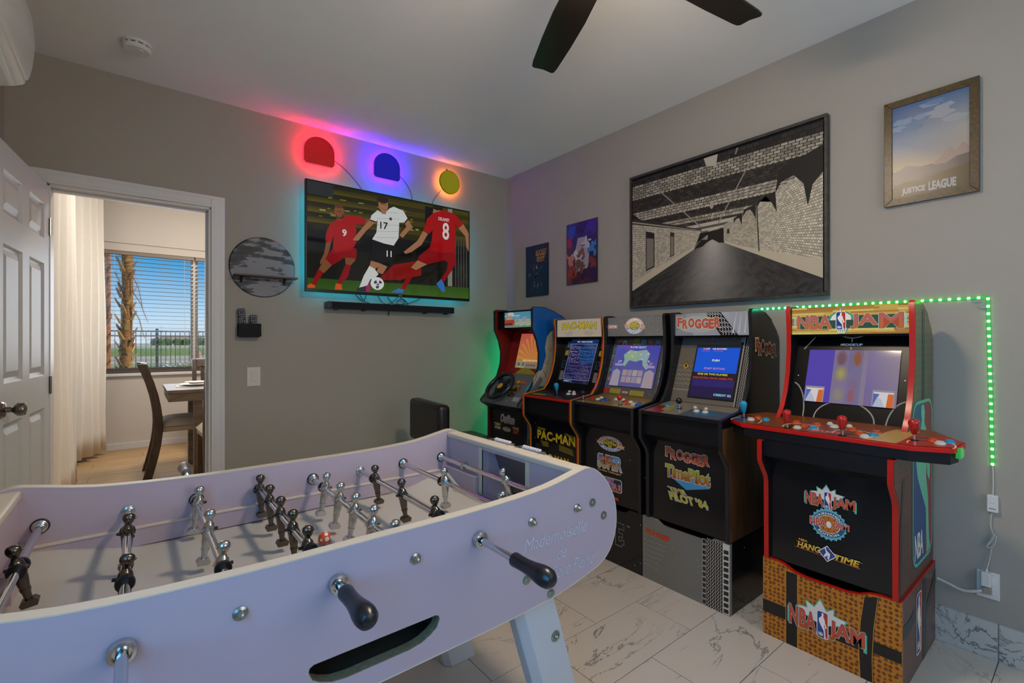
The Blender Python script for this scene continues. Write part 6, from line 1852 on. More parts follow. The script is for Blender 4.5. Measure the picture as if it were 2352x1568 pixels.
ar.many([[(360, 130), (375, 150), (380, 120), (365, 110)], [(395, 150), (410, 130), (400, 115), (388, 128)], [(372, 90), (392, 96), (388, 70), (374, 68)]], '3a2c50'); ar.many([[(376, 112), (390, 120), (392, 100), (378, 96)]], '2c6a60')
# player seen from behind
pp([(633, 395), (692, 356), (619, 286), (584, 301)], SK2); pp([(584, 309), (619, 279), (548, 78), (518, 68), (557, 205)], RED2); pp([(462, 41), (509, 85), (541, 75), (535, 42)], '2c5fa0')
pp([(837, 411), (897, 421), (867, 326), (807, 191), (783, 209), (827, 319)], RED2); pp([(754, 161), (788, 217), (807, 175), (817, 88), (797, 78)], '2c5fa0')
pp([(702, 525), (637, 432), (628, 387), (692, 356), (807, 420), (837, 403), (897, 421), (887, 526)], RED2)
pp([(665, 696), (698, 675), (655, 551), (592, 466), (553, 437), (539, 455), (574, 505), (628, 587)], SK2); pp([(913, 789), (949, 844), (989, 747), (989, 547), (970, 603), (964, 710)], SK2)
pp([(730, 895), (735, 947), (779, 960), (788, 930)], SK2)
pp([(735, 904), (692, 833), (665, 696), (707, 678), (730, 727), (721, 594), (702, 510), (788, 498), (882, 517), (893, 632), (887, 827), (908, 787), (949, 844), (887, 933), (807, 954)], RED)
ar.poly([(733, 986), (729, 948), (760, 936), (795, 950), (797, 986)], '1e1610')
ar.text('DELANEY', 769, 838, 847, 872, 'b8b4b0', bold=0.02); ar.text('8', 797, 641, 844, 823, 'b8b4b0', bold=0.02)
ar.build('screen_image', P_SCREEN, scr)
ar = Art((1.53, TVY, tz0 + 0.002), (0.06, 0, 0), (0, 0, 0.014), 60, 14, 0.0004); ar.text('VIZIO', 16, 3, 44, 11, 'a8a8a8', bold=0.02); ar.build('maker_lettering', P_MATTE, tv)
M_CYAN = mat('led_cyan', '10b8c8', 0.4, emit=(0, 165, 200), estr=34.0, noise=0.02)
for nm, x0, x1, z0, z1 in (('t', tx0 + .05, tx1 - .05, tz1 - .06, tz1 - .05), ('b', tx0 + .05, tx1 - .05, tz0 + .05, tz0 + .06), ('l', tx0 + .05, tx0 + .06, tz0 + .06, tz1 - .06), ('r', tx1 - .06, tx1 - .05, tz0 + .06, tz1 - .06)):
    MB().box(x0, x1, TVY + 0.028, TVY + 0.032, z0, z1).build('backlight_tape', M_CYAN, tv, smooth=0)
M_CABLE = mat('cable_black', '15161a', 0.5, noise=0.05)
def smooth_path(pts, n=6):
    pts = [Vector(p) for p in pts]; out = []
    for i in range(len(pts) - 1):
        p0 = pts[max(i - 1, 0)]; p1 = pts[i]; p2 = pts[i + 1]; p3 = pts[min(i + 2, len(pts) - 1)]
        for k in range(n):
            t = k / n
            out.append(0.5 * (2 * p1 + (p2 - p0) * t + (2 * p0 - 5 * p1 + 4 * p2 - p3) * t * t + (3 * p1 - p0 - 3 * p2 + p3) * t ** 3))
    out.append(pts[-1]); return out
for l in ([(1.253, 1.60), (1.294, 1.559), (1.336, 1.545), (1.357, 1.540)], [(1.421, 1.60), (1.465, 1.547), (1.521, 1.545), (1.589, 1.60)], [(1.498, 1.60), (1.543, 1.546), (1.635, 1.545), (1.706, 1.565), (1.779, 1.60)], [(1.284, 1.60), (1.315, 1.558), (1.335, 1.60)], [(1.60, 1.60), (1.645, 1.56), (1.60, 1.542), (1.575, 1.56), (1.62, 1.585), (1.66, 1.56), (1.67, 1.540)]):
    MB().tube(smooth_path([(x, 3.412, z) for x, z in l]), 0.0028, 6).build('cable', M_CABLE, tv)

sb = thing('sound_bar', 'long black sound bar mounted under the television', 'speaker', (1.55, 3.40, 1.48))
MB().box(1.036, 2.052, 3.345, YB - 0.003, 1.484, 1.534).build('cabinet', M_TVB, sb, smooth=0, bevel=0.005)
MB().box(1.065, 2.023, 3.342, 3.346, 1.487, 1.531).build('grille', mat('grille_cloth', '14161c', 0.9, noise=0.2, nscale=300), sb, smooth=0)
for x in (1.10, 1.30, 1.80, 1.99):
    MB().box(x, x + 0.02, 3.38, YB - 0.002, 1.477, 1.485).build('wall_bracket', M_TVB, sb, smooth=0)
MB().tube(smooth_path([(1.508, 3.40, 1.485), (1.508, 3.41, 1.47), (1.51, 3.412, 1.452)]), 0.0035, 6).build('cable', M_CABLE, sb)

# three back-lit plaques over the television
def plaque(label, outl, col, glow, gstr, cord, extra=None):
    cx = sum(p[0] for p in outl) / len(outl); cz = sum(p[1] for p in outl) / len(outl)
    o = thing('glow_plaque', label, 'wall light', (cx, 3.41, cz), 'glowing plaques above the television')
    MB().prism(outl, 'y', 3.388, 3.396).build('face', mat('plaque_face_' + col, col, 0.35, emit=col, estr=0.55, noise=0.04), o, smooth=0)
    rim = MB().strip(outl, 'y', 3.386, 3.397, 0.0022, closed=True); 
    rim.build('rim', mat('plaque_rim', '191512', 0.4, noise=0.05), o, smooth=60)
    # light tape round the back
    cen = Vector((cx, cz)); inn = [tuple(cen + (Vector(p) - cen) * 0.93) for p in outl]
    MB().strip(inn, 'y', 3.397, 3.404, 0.004, closed=True).build('glow_tape', mat('glow_' + col, 'ffffff', 0.4, emit=glow, estr=gstr, noise=0.01), o, smooth=60)
    for p in (outl[0], outl[len(outl) // 2]):
        q = cen + (Vector(p) - cen) * 0.6
        MB().tube([(q.x, 3.396, q.y), (q.x, YB, q.y)], 0.006, 8).build('standoff', M_CABLE, o)
    MB().tube(smooth_path([(x, 3.421, z) for x, z in cord]), 0.0022, 6).build('cord', M_CABLE, o)
    return o
def arch(x0, x1, z0, z1, n=18):
    cx = (x0 + x1) / 2; rx = (x1 - x0) / 2; zs = z1 - rx * 0.95
    pts = [(x0, z0 + 0.012), (x0 + 0.012, z0), (x1 - 0.012, z0), (x1, z0 + 0.012)]
    pts += [(cx + rx * math.cos(PI * i / n), zs + (z1 - zs) * math.sin(PI * i / n)) for i in range(0, n + 1)]
    return pts
plaque('red glowing arch shaped plaque above the television', arch(0.896, 1.092, 2.478, 2.662), 'a00a0c', (255, 0, 25), 110, [(1.10, 2.54), (1.176, 2.497), (1.267, 2.416), (1.319, 2.35)])
plaque('blue glowing arch shaped plaque above the television', arch(1.388, 1.588, 2.485, 2.672), '14149a', (45, 0, 255), 330, [(1.60, 2.54), (1.652, 2.497), (1.699, 2.43), (1.711, 2.35)])
plaque('round yellow glowing plaque above the television', [(2.033 + 0.092 * math.cos(2 * PI * i / 30), 2.571 + 0.095 * math.sin(2 * PI * i / 30)) for i in range(30)], '7f7a05', (255, 130, 0), 38, [(1.968, 2.50), (1.935, 2.453), (1.897, 2.401), (1.884, 2.35)])
MB().tube(smooth_path([(2.012, 3.41, 2.664), (2.014, 3.41, 2.68), (2.024, 3.41, 2.68), (2.026, 3.41, 2.664)]), 0.003, 6).build('hanging_loop', M_CABLE, bpy.data.objects['glow_plaque.002'])

# round weathered disc with a small shelf
M_DISC = mat('disc_print', '70727a', 0.5)
nt = M_DISC.node_tree; bs = nt.nodes['Principled BSDF']
tc = nt.nodes.new('ShaderNodeTexCoord'); mp = nt.nodes.new('ShaderNodeMapping'); mp.inputs['Scale'].default_value = (6, 1, 26)
n1 = nt.nodes.new('ShaderNodeTexNoise'); n1.inputs['Scale'].default_value = 1.6; n1.inputs['Detail'].default_value = 8
n2 = nt.nodes.new('ShaderNodeTexNoise'); n2.inputs['Scale'].default_value = 5; n2.inputs['Detail'].default_value = 3
nt.links.new(tc.outputs['Object'], mp.inputs[0]); nt.links.new(mp.outputs[0], n1.inputs['Vector']); nt.links.new(tc.outputs['Object'], n2.inputs['Vector'])
ad = nt.nodes.new('ShaderNodeMath'); ad.operation = 'ADD'; nt.links.new(n1.outputs[0], ad.inputs[0]); nt.links.new(n2.outputs[0], ad.inputs[1])
rp = nt.nodes.new('ShaderNodeValToRGB'); rp.color_ramp.elements[0].position = 0.84; rp.color_ramp.elements[0].color = rgb('141315'); rp.color_ramp.elements[1].position = 1.14; rp.color_ramp.elements[1].color = rgb('807e82')
k_ = rp.color_ramp.elements.new(0.96); k_.color = rgb('3c3c42')
sc2 = nt.nodes.new('ShaderNodeMath'); sc2.operation = 'MULTIPLY'; sc2.inputs[1].default_value = 1.0
nt.links.new(ad.outputs[0], sc2.inputs[0]); nt.links.new(sc2.outputs[0], rp.inputs[0]); nt.links.new(rp.outputs[0], bs.inputs['Base Color'])
ds = thing('wall_disc_shelf', 'round grey weathered wall disc with a small wooden shelf', 'wall shelf', (0.646, 3.41, 1.54))
MB().lathe([(0.191, 0.0), (0.191, 0.008), (0.187, 0.011), (0.001, 0.011)], (0.648, YB, 1.737), (0, -1, 0), 64).build('disc', M_DISC, ds)
MB().lathe([(0.193, 0.0), (0.194, 0.006), (0.191, 0.0085), (0.190, 0.0)], (0.648, YB, 1.737), (0, -1, 0), 64).build('rim', mat('disc_rim', '221f1f', 0.4, noise=0.1), ds)
MB().box(0.478, 0.842, 3.337, YB - 0.011, 1.668, 1.677).build('shelf_board', wood('shelf_walnut', '4a3328', '6b4c3a', 9, (1, 6, 6)), ds, smooth=0)
for x in (0.522, 0.772):
    MB().prism([(3.416, 1.668), (3.35, 1.668), (3.416, 1.63)], 'x', x - 0.004, x + 0.004).build('shelf_bracket', M_TVB, ds, smooth=0)

# remote holder with two remotes
rh = thing('remote_holder', 'black plastic wall holder with two remotes standing in it', 'holder', (0.565, 3.40, 1.285))
pr_ = []
for cx, cz, a0 in ((0.629 - .016, 1.285 + .016, -90), (0.629 - .004, 1.369 - .004, 0), (0.502 + .004, 1.369 - .004, 90), (0.502 + .016, 1.285 + .016, 180)):
    r_ = .016 if cz < 1.32 else .004
    pr_ += [(cx + r_ * math.cos(math.radians(a0 + 90 * i / 5)), cz + r_ * math.sin(math.radians(a0 + 90 * i / 5))) for i in range(6)]
M_HOLD = mat('holder_black_matte', '0c0c0e', 0.6, noise=0.1, spec=0.25)
MB().prism(pr_, 'y', 3.372, 3.377).build('front', M_HOLD, rh)
MB().prism([(x, z) for x, z in pr_], 'y', 3.421, YB).build('back', M_HOLD, rh)
MB().strip(pr_[18:] + pr_[:6], 'y', 3.374, 3.425, 0.003).build('shell', M_HOLD, rh)
M_REM = mat('remote_black', '101116', 0.5, noise=0.05)
def remote(lab, x0, x1, z0, z1, tilt, y0):
    cx = (x0 + x1) / 2
    Mx = Matrix.Translation((cx, y0, z0)) @ Matrix.Rotation(tilt, 4, 'Y')
    o = thing('remote_control', lab, 'remote', (cx, y0, z0), 'remotes in the wall holder')
    w = (x1 - x0) / 2; h = z1 - z0
    MB().box(-w, w, -0.008, 0.008, 0, h).xform(Mx).build('shell', M_REM, o, smooth=0, bevel=0.004)
    for r_ in range(int(h / 0.014)):
        for c_ in range(3):
            if (r_ * 3 + c_) % 5 == 4: continue
            MB().box(-w * .65 + c_ * w * .65 - 0.0035, -w * .65 + c_ * w * .65 + 0.0035, -0.0095, -0.0075, h - 0.012 - r_ * 0.014, h - 0.006 - r_ * 0.014).xform(Mx).build('key', mat('remote_key', '55575c' if (r_ + c_) % 3 else '8c8e90', 0.5), o, smooth=0)
    return o
remote('tall black remote leaning in the wall holder', 0.511, 0.551, 1.30, 1.463, -0.07, 3.398)
remote('short black remote standing upright in the wall holder', 0.569, 0.608, 1.30, 1.424, 0.0, 3.398)

# light switch
ls = thing('light_switch', 'white rocker light switch next to the doorway', 'light switch', (0.595, YB, 0.97))
MB().box(0.556, 0.634, YB - 0.005, YB, 0.968, 1.090).build('cover_plate', mat('switch_plastic', 'd6cfc0', 0.35, noise=0.02), ls, smooth=0, bevel=0.002)
MB().prism([(YB - 0.005, 1.063), (YB - 0.010, 1.060), (YB - 0.007, 0.998), (YB - 0.005, 0.996)], 'x', 0.580, 0.610).build('rocker', mat('switch_plastic'), ls, smooth=0, bevel=0.001)

# ================================================================== pictures on the arcade wall
cv = thing('framed_canvas', 'large framed black and white print of a brick tunnel', 'picture', (2.64, 1.43, 1.48))
X_, yA, yB_, zA, zB = 2.618, 2.018, 0.846, 1.480, 2.362     # front, left, right, bottom, top
fr_m = wood('frame_dark_wood', '2a2620', '45403a', 9, (1, 4, 4))
for y0_, y1_, z0_, z1_ in ((yB_, yA, zA, zA + 0.016), (yB_, yA, zB - 0.016, zB), (yA - 0.014, yA, zA + 0.016, zB - 0.016), (yB_, yB_ + 0.014, zA + 0.016, zB - 0.016)):
    MB().box(X_, XR - 0.002, y0_, y1_, z0_, z1_).build('frame_side', fr_m, cv, smooth=0, bevel=0.002)
MB().box(X_ + 0.014, XR - 0.003, yB_ + 0.014, yA - 0.014, zA + 0.016, zB - 0.016).build('backing', M_TVB, cv, smooth=0)
cl_, cr_, cb_, ct_ = 1.996, 0.8645, 1.497, 2.3325
cn = MB().box(X_ + 0.006, X_ + 0.016, cr_, cl_, cb_, ct_).build('canvas', mat('canvas_edge', '3a3833', 0.8, noise=0.05), cv, smooth=0)
ar = Art((X_ + 0.006, cl_, cb_), (0, -(cl_ - cr_), 0), (0, 0, ct_ - cb_), 1000, 1000, 0.0004, 0.00008)
vpx, vpy = 500, 462
ar.rect(0, 0, 1000, 1000, '17140f')
# ceiling: brick bands narrowing towards the far end
random.seed(17)
def brick_quad(q, nu, nv, c_lo, c_hi, joint, dens=1.0):
    """fill a quad (bl, br, tr, tl) with bricks"""
    bl, br_, tr, tl = [Vector(p) for p in q]
    ar.poly([tuple(p) for p in (bl, br_, tr, tl)], joint)
    groups = {}
    for j in range(nv):
        for i in range(-1, nu):
            if random.random() > dens: continue
            off = 0.5 if j % 2 else 0.0
            u0 = max(0, (i + off + 0.06) / nu); u1 = min(1, (i + off + 0.94) / nu); v0 = (j + 0.1) / nv; v1 = (j + 0.92) / nv
            if u1 <= u0: continue
            def S(u, v): return tuple(bl.lerp(br_, u).lerp(tl.lerp(tr, u), v))
            k = random.randint(0, 3)
            groups.setdefault(k, []).append([S(u0, v0), S(u1, v0), S(u1, v1), S(u0, v1)])
    for k, ps in groups.items():
        f = k / 3
        c = tuple(int(int(c_lo[m:m + 2], 16) * (1 - f) + int(c_hi[m:m + 2], 16) * f) for m in (0, 2, 4))
        ar.many(ps, c); ar.z -= ar.step
    ar.up()
LV = [1000, 955, 845, 740, 665, 615, 575, 545, 522, 505, 490, 478]
tone = [('1c1915', '2e2a24'), ('6b6558', '958c7b'), ('241f1a', '3a342c'), ('7a7263', '9d9483'), ('221e19', '3a342c'), ('746c5d', '988f7d'), ('2a261f', '3f3930'), ('7b7364', '9d9483'), ('302b24', '4a443a'), ('7e7667', '9d9483'), ('3a342c', '5a5246')]
def wallx(y_, side):
    # where the ceiling line at height y_ meets the side walls
    t = min(1.0, max(0.0, (y_ - vpy) / (1000 - vpy)))
    return (vpx - 60 - (vpx - 60) * min(1, t * 2.25)) if side < 0 else (vpx + 60 + (1000 - vpx - 60) * min(1, t * 1.70))
for k in range(len(LV) - 1):
    y1_, y0_ = LV[k], LV[k + 1]
    nv = max(1, int((y1_ - y0_) / 16)); nu = 32
    sk = 0 if k > 6 else -18
    q = [(wallx(y0_, -1), y0_), (wallx(y0_, 1), y0_ + sk), (wallx(y1_, 1), y1_ + (sk if k else 0)), (wallx(y1_, -1), y1_)]
    if k < 7: brick_quad(q, nu, nv, tone[k][0], tone[k][1], '15120e')
    else: ar.poly(q, tone[k][1])
    if k % 2 == 1:
        xa, xb = wallx(y0_, -1), wallx(y0_, 1); n = 40
        ar.many([[(xa + (xb - xa) * i / n, y0_ - 5 + sk * i / n), (xa + (xb - xa) * (i + .5) / n, y0_ - 5 + sk * i / n), (xa + (xb - xa) * (i + .6) / n, y0_ + 6 + sk * i / n), (xa + (xb - xa) * (i + .1) / n, y0_ + 6 + sk * i / n)] for i in range(n)], 'a59c8a')
# floor: wet sheen down the middle, dark sides, laid as a fine grid of tones
ar.up()
gx, gy = 40, 26
pts_ = []; cols_f = []
for j in range(gy + 1):
    v = j / gy; y_ = 455 * (1 - (1 - v) ** 1.5)
    xl = 0 + 468 * max(0, (y_ - 116) / 339) ** 0.9 if y_ > 116 else 0
    xr = 1000 - 500 * max(0, (y_ - 75) / 380) ** 0.95 if y_ > 75 else 1000
    for i in range(gx + 1):
        u = i / gx; x = xl + (xr - xl) * u
        half_w = 130 * (1 - v) + 30
        g_ = math.exp(-((x - (490 + 20 * v)) / half_w) ** 2)
        tone_ = 0.022 + g_ * (0.10 + 0.16 * v) + 0.10 * v ** 3 + random.uniform(-0.012, 0.012) * (1.2 - v)
        pts_.append((x, y_)); cols_f.append((tone_ * 1.05, tone_ * 0.96, tone_ * 0.82, 1))
ar.raw(pts_, [(j * (gx + 1) + i, j * (gx + 1) + i + 1, (j + 1) * (gx + 1) + i + 1, (j + 1) * (gx + 1) + i) for j in range(gy) for i in range(gx)], cols_f)
sp_ = []
for k in range(420):
    x = random.uniform(0, 1000); y_ = random.uniform(0, 330) * random.uniform(.2, 1)
    if abs(x - 500) < (430 - y_) * 1.1:
        s_ = random.uniform(1.2, 3.4); sp_.append([(x, y_), (x + s_, y_), (x + s_, y_ + s_ * 1.2), (x, y_ + s_ * 1.2)])
ar.many(sp_, '5c554a')
# side walls of pale brick
brick_quad([(0, 116), (398, 370), (440, 500), (0, 690)], 38, 30, '948b79', 'b3a891', '5c5548')
ar.poly([(0, 116), (398, 370), (402, 392), (0, 190)], 'a2977f')
ar.poly([(95, 261), (154, 285), (154, 546), (95, 576)], '1e1a16'); ar.poly([(101, 275), (148, 294), (148, 505), (101, 520)], '6a6256')
ar.poly([(255, 340), (280, 352), (280, 520), (255, 530)], '2a2520'); ar.poly([(259, 350), (276, 358), (276, 490), (259, 497)], '6e6658')
ar.poly([(0, 700), (440, 505), (440, 490), (0, 655)], '2a2520'); ar.poly([(0, 676), (440, 497), (440, 493), (0, 664)], '8a8172')
brick_quad([(560, 388), (731, 284), (718, 590), (560, 505)], 14, 30, '8c8371', 'aba08a', '5c5548')
brick_quad([(731, 284), (1000, 90), (1000, 780), (718, 590)], 26, 36, '968d7a', 'b8ad95', '5c5548')
ar.poly([(566, 380), (1000, 80), (1000, 190), (640, 345), (566, 396)], 'a2977f')
for pts in ([(1000, 700), (1000, 860), (820, 780), (806, 640), (830, 700), (884, 724), (924, 658), (941, 518), (960, 640)], [(812, 522), (806, 650), (730, 620), (718, 560), (737, 607), (763, 634), (787, 591)], [(718, 500), (718, 600), (660, 575), (655, 530), (672, 565), (690, 572), (704, 545)], [(650, 480), (655, 560), (612, 535), (610, 500), (622, 525), (638, 530)]):
    ar.poly(pts, '1d1915')
ar.line([(733, 290), (722, 600)], 5, '2a2520')
# lamps, conduits, walkers
ar.poly([(453, 1000), (529, 1000), (521, 922), (468, 938)], 'a09686'); ar.ell(497, 662, 11, 30, '8f8676', 14); ar.ell(500, 575, 7, 16, '8f8676', 10)
ar.line([(140, 925), (437, 522)], 7, '7d7466'); ar.line([(711, 925), (529, 517)], 7, '7d7466'); ar.line([(630, 1000), (620, 960)], 8, '7d7466')
ar.poly([(478, 478), (540, 486), (540, 496), (478, 488)], 'a09686')
ar.poly([(400, 372), (440, 430), (473, 424), (480, 468), (520, 470), (530, 480), (556, 486), (562, 384), (536, 388), (521, 403), (500, 420), (470, 404), (445, 380)], '1a1613')
ar.rect(578, 440, 590, 470, '221e1a')
ar.build('tunnel_print', P_MATTE, cn)

# two small metal posters
def small_poster(label, yl, yr, z0, z1):
    o = thing('metal_poster', label, 'poster', (2.65, (yl + yr) / 2, z0), 'small posters on the arcade wall')
    s_ = MB().box(2.646, 2.6485, yr, yl, z0, z1).build('sheet', mat('poster_edge', '14151c', 0.4, noise=0.05), o, smooth=0)
    for y_ in (yl - 0.02, yr + 0.02):
        for z in (z0 + 0.02, z1 - 0.02):
            MB().box(2.6485, XR, y_ - 0.008, y_ + 0.008, z - 0.008, z + 0.008).build('mount_pad', M_TVB, o, smooth=0)
    return o, s_
o, s_ = small_poster('dark blue metal poster with red and yellow lettering', 3.138, 2.852, 1.637, 2.068)
ar = Art((2.646, 3.138, 1.637), (0, -0.286, 0), (0, 0, 0.431), 286, 431, 0.0004)
ar.rect(4, 4, 282, 427, ['0f1a33', '0c1730', '141c34', '101a36'])
for k in range(0): ar.poly([(150, 150), (150 + 330 * math.cos(k * .39), 150 + 330 * math.sin(k * .39)), (150 + 330 * math.cos(k * .39 + .12), 150 + 330 * math.sin(k * .39 + .12))], '14284c') if k in (2, 5, 10, 13) else None
for k in range(26):
    x, y_ = random.uniform(30, 200), random.uniform(40, 250); ar.poly([(x, y_), (x + random.uniform(10, 40), y_ + random.uniform(-10, 30)), (x + random.uniform(0, 30), y_ + random.uniform(20, 60))], random.choice(['26384f', '3a4a5e', '5c2a24', '8a8f98', '1c2c44', '6b3c34', '2b5064'])); ar.z -= ar.step
ar.up()
ar.text('ROCKET', 130, 335, 262, 388, 'a88a2c', bold=0.05, top='a02c34', out=[('3a0c14', 0.03)]); ar.text('GROOT', 140, 282, 240, 330, '9c2c34', bold=0.05, top='a88a2c', out=[('3a0c14', 0.03)])
ar.O = ar.O; 
ar.build('poster_print', P_FLAT, s_)
o, s_ = small_poster('colourful paint splash metal poster between the blue poster and the canvas', 2.643, 2.326, 1.695, 2.165)
ar = Art((2.646, 2.643, 1.695), (0, -0.317, 0), (0, 0, 0.47), 317, 470, 0.0004)
ar.rect(4, 4, 313, 466, ['6e3a34', '221a2c', '241f44', '1c2c5c'])
ar.poly([(100, 90), (225, 110), (240, 250), (205, 350), (120, 350), (90, 240)], '8f888e')
random.seed(8)
for cx_, cy_, c_, n in ((40, 400, '1c3f8c', 8), (250, 420, '2c2468', 10), (30, 330, '8c2c34', 8), (60, 80, '8c3a24', 9), (280, 260, '2c6a9c', 8), (200, 60, '2c1c38', 10), (110, 220, 'b4aeb0', 6), (200, 300, 'a8a2a4', 6), (290, 150, '6a2c2c', 6), (50, 200, 'a86a5c', 5), (170, 430, '1a1826', 7), (150, 150, '5c3f36', 9), (170, 240, '6b4c40', 6), (100, 40, '3a1f2c', 6)):
    for k in range(n * 2):
        a_ = random.uniform(0, 6.28); r_ = random.uniform(0, 52); x, y_ = cx_ + r_ * math.cos(a_), cy_ + r_ * math.sin(a_)
        w2 = random.uniform(10, 34); h2 = random.uniform(8, 38)
        pts = [(min(309, max(8, x + w2 * math.cos(t_ * 1.05) * random.uniform(.5, 1))), min(462, max(8, y_ + h2 * math.sin(t_ * 1.05) * random.uniform(.5, 1)))) for t_ in range(6)]
        ar.poly(pts, c_); ar.z -= ar.step * 0.8
ar.build('poster_print', P_FLAT, s_)

# gold framed poster
gf = thing('framed_poster', 'poster of sky and hills in a wide bronze frame', 'picture', (2.645, 0.474, 1.855), None)
yl, yr, z0_, z1_ = 0.628, 0.320, 1.857, 2.318
M_GOLD = wood('frame_bronze', '33260a', '5e4612', 12, (1, 8, 8), 0.35)
fw = 0.029
for pts in ([(yl, z0_), (yr, z0_), (yr + fw, z0_ + fw), (yl - fw, z0_ + fw)], [(yl, z1_), (yr, z1_), (yr + fw, z1_ - fw), (yl - fw, z1_ - fw)], [(yl, z0_), (yl, z1_), (yl - fw, z1_ - fw), (yl - fw, z0_ + fw)], [(yr, z0_), (yr, z1_), (yr + fw, z1_ - fw), (yr + fw, z0_ + fw)]):
    MB().prism(pts, 'x', 2.636, XR - 0.004).build('frame_side', M_GOLD, gf, smooth=0, bevel=0.0015)
sh = MB().box(2.642, XR - 0.003, yr + fw, yl - fw, z0_ + fw, z1_ - fw).build('poster_sheet', M_TVB, gf, smooth=0)
W_, H_ = (yl - yr - 2 * fw) * 1000, (z1_ - z0_ - 2 * fw) * 1000
ar = Art((2.642, yl - fw, z0_ + fw), (0, -(yl - yr - 2 * fw), 0), (0, 0, (z1_ - z0_ - 2 * fw)), W_, H_, 0.0004)
ar.poly([(0, H_ * .62), (W_, H_ * .62), (W_, H_), (0, H_)], ['5f7086', '8f8a80', '3c5878', '31507a'])
ar.poly([(0, H_ * .30), (W_, H_ * .30), (W_, H_ * .62), (0, H_ * .62)], ['9a8560', '8f7f6a', '8f8a80', '5f7086'])
random.seed(19)
for k in range(12):
    x, y_ = random.uniform(0, W_), random.uniform(H_ * .6, H_ * .95)
    pts = [(min(W_, max(0, x + random.uniform(20, 55) * math.cos(t_ * .785))), min(H_, y_ + random.uniform(8, 20) * math.sin(t_ * .785))) for t_ in range(8)]
    ar.poly(pts, random.choice(['6f8094', '7c8894', '5a6f88', '86888a'])); ar.z -= ar.step * .7
ar.poly([(W_ * .55, H_ * .30), (W_ * .66, H_ * .36), (W_ * .76, H_ * .44), (W_ * .84, H_ * .38), (W_ * .92, H_ * .46), (W_, H_ * .40), (W_, H_ * .25), (W_ * .55, H_ * .25)], '8a7468')
ar.poly([(0, H_ * .28), (W_ * .2, H_ * .34), (W_ * .4, H_ * .30), (W_ * .7, H_ * .28), (W_ * .85, H_ * .33), (W_, H_ * .34), (W_, H_ * .14), (0, H_ * .14)], ['6f6460', '7a6e68', '72665c', '6e6258', '5a5048', '544a40', '4a3c24', '6a5c50'])
ar.poly([(0, 0), (W_, 0), (W_, H_ * .24), (W_ * .7, H_ * .2), (W_ * .4, H_ * .15), (W_ * .2, H_ * .17), (0, H_ * .13)], ['3f3214', '453818', '4a3c1c', '5c4a28', '5c4c30', '544628', '4a3c1c'])
ar.text('JUSTICE', W_ * .13, H_ * .02, W_ * .45, H_ * .10, '8f8c8a', bold=0.05, out=[('3a342c', 0.02)]); ar.text('LEAGUE', W_ * .49, H_ * .025, W_ * .84, H_ * .12, '8f8c8a', bold=0.05, out=[('3a342c', 0.02)])
ar.build('poster_print', P_FLAT, sh)

# ================================================================== green light strip, power, outlet
M_TAPE = mat('led_tape_clear', '3a6a45', 0.4, emit=(10, 170, 30), estr=0.8, noise=0.05)
M_DIODE = mat('led_diode_green', 'e0ffe0', 0.3, emit=(70, 255, 60), estr=26.0, noise=0.01)
M_DIODE_C = mat('led_diode_cyan', 'e0ffff', 0.3, emit=(60, 255, 190), estr=26.0, noise=0.01)
lst = thing('led_strip', 'green lit diode strip running along the wall and down beside the outlet', 'light strip', (XR, 0.298, 0.76))
MB().box(XR - 0.003, XR - 0.001, 0.298, 1.25, 1.4255, 1.4355).build('tape', M_TAPE, lst, smooth=0)
MB().prism([(0.293, 1.437), (0.303, 1.437), (0.290, 0.762), (0.280, 0.762)], 'x', XR - 0.003, XR - 0.001).build('tape', M_TAPE, lst, smooth=0)
dm = MB().box(-0.0018, 0.0, -0.0042, 0.0042, -0.0042, 0.0042).mesh('diode', M_DIODE, 0)
dm2 = MB().box(-0.0018, 0.0, -0.0042, 0.0042, -0.0042, 0.0042).mesh('diode', M_DIODE_C, 0)
for i in range(23):
    o = bpy.data.objects.new('diode', dm); COL.objects.link(o); attach(o, lst); t_ = i / 22
    o.location = (XR - 0.003, 0.298 - 0.013 * t_, 1.425 - 0.655 * t_)
for i in range(32):
    y_ = 0.325 + i * 0.029
    o = bpy.data.objects.new('diode', dm if y_ < 0.75 else dm2); COL.objects.link(o); attach(o, lst); o.location = (XR - 0.003, y_, 1.4305)
for y_, z in ((0.33, 1.418), (0.312, 1.392)):
    MB().box(XR - 0.004, XR - 0.001, y_ - 0.012, y_ + 0.012, z - 0.006, z + 0.006).build('clip', mat('clip_clear', '8fa090', 0.3, noise=0.05), lst, smooth=0)
# second length of strip running down the corner behind the driving cabinet
ls2 = thing('led_strip', 'green lit diode strip hidden in the corner behind the driving cabinet', 'light strip', (2.65, 3.27, 0.25))
MB().box(XR - 0.003, XR - 0.001, 3.265, 3.275, 0.25, 1.3).build('tape', M_TAPE, ls2, smooth=0)
M_DIODE_G = mat('led_diode_teal', 'e0ffe8', 0.3, emit=(0, 205, 135), estr=420.0, noise=0.01)
dm3 = MB().box(-0.002, 0.0, -0.0035, 0.0035, -0.0035, 0.0035).mesh('diode', M_DIODE_G, 0)
for i in range(30):
    o = bpy.data.objects.new('diode', dm3); COL.objects.link(o); attach(o, ls2); o.location = (XR - 0.003, 3.27, 0.26 + i * 0.035)
M_WCORD = mat('cord_white', 'c9c4b8', 0.45, noise=0.03)
cb = thing('led_controller', 'small white control box on the cord of the green light strip', 'controller', (XR - 0.01, 0.283, 0.58))
MB().box(XR - 0.020, XR - 0.001, 0.268, 0.300, 0.583, 0.650).build('case', M_PLASTIC, cb, smooth=0, bevel=0.003)
MB().box(XR - 0.0215, XR - 0.019, 0.279, 0.289, 0.618, 0.628).build('push_button', M_PLASTIC, cb, smooth=0, bevel=0.001)
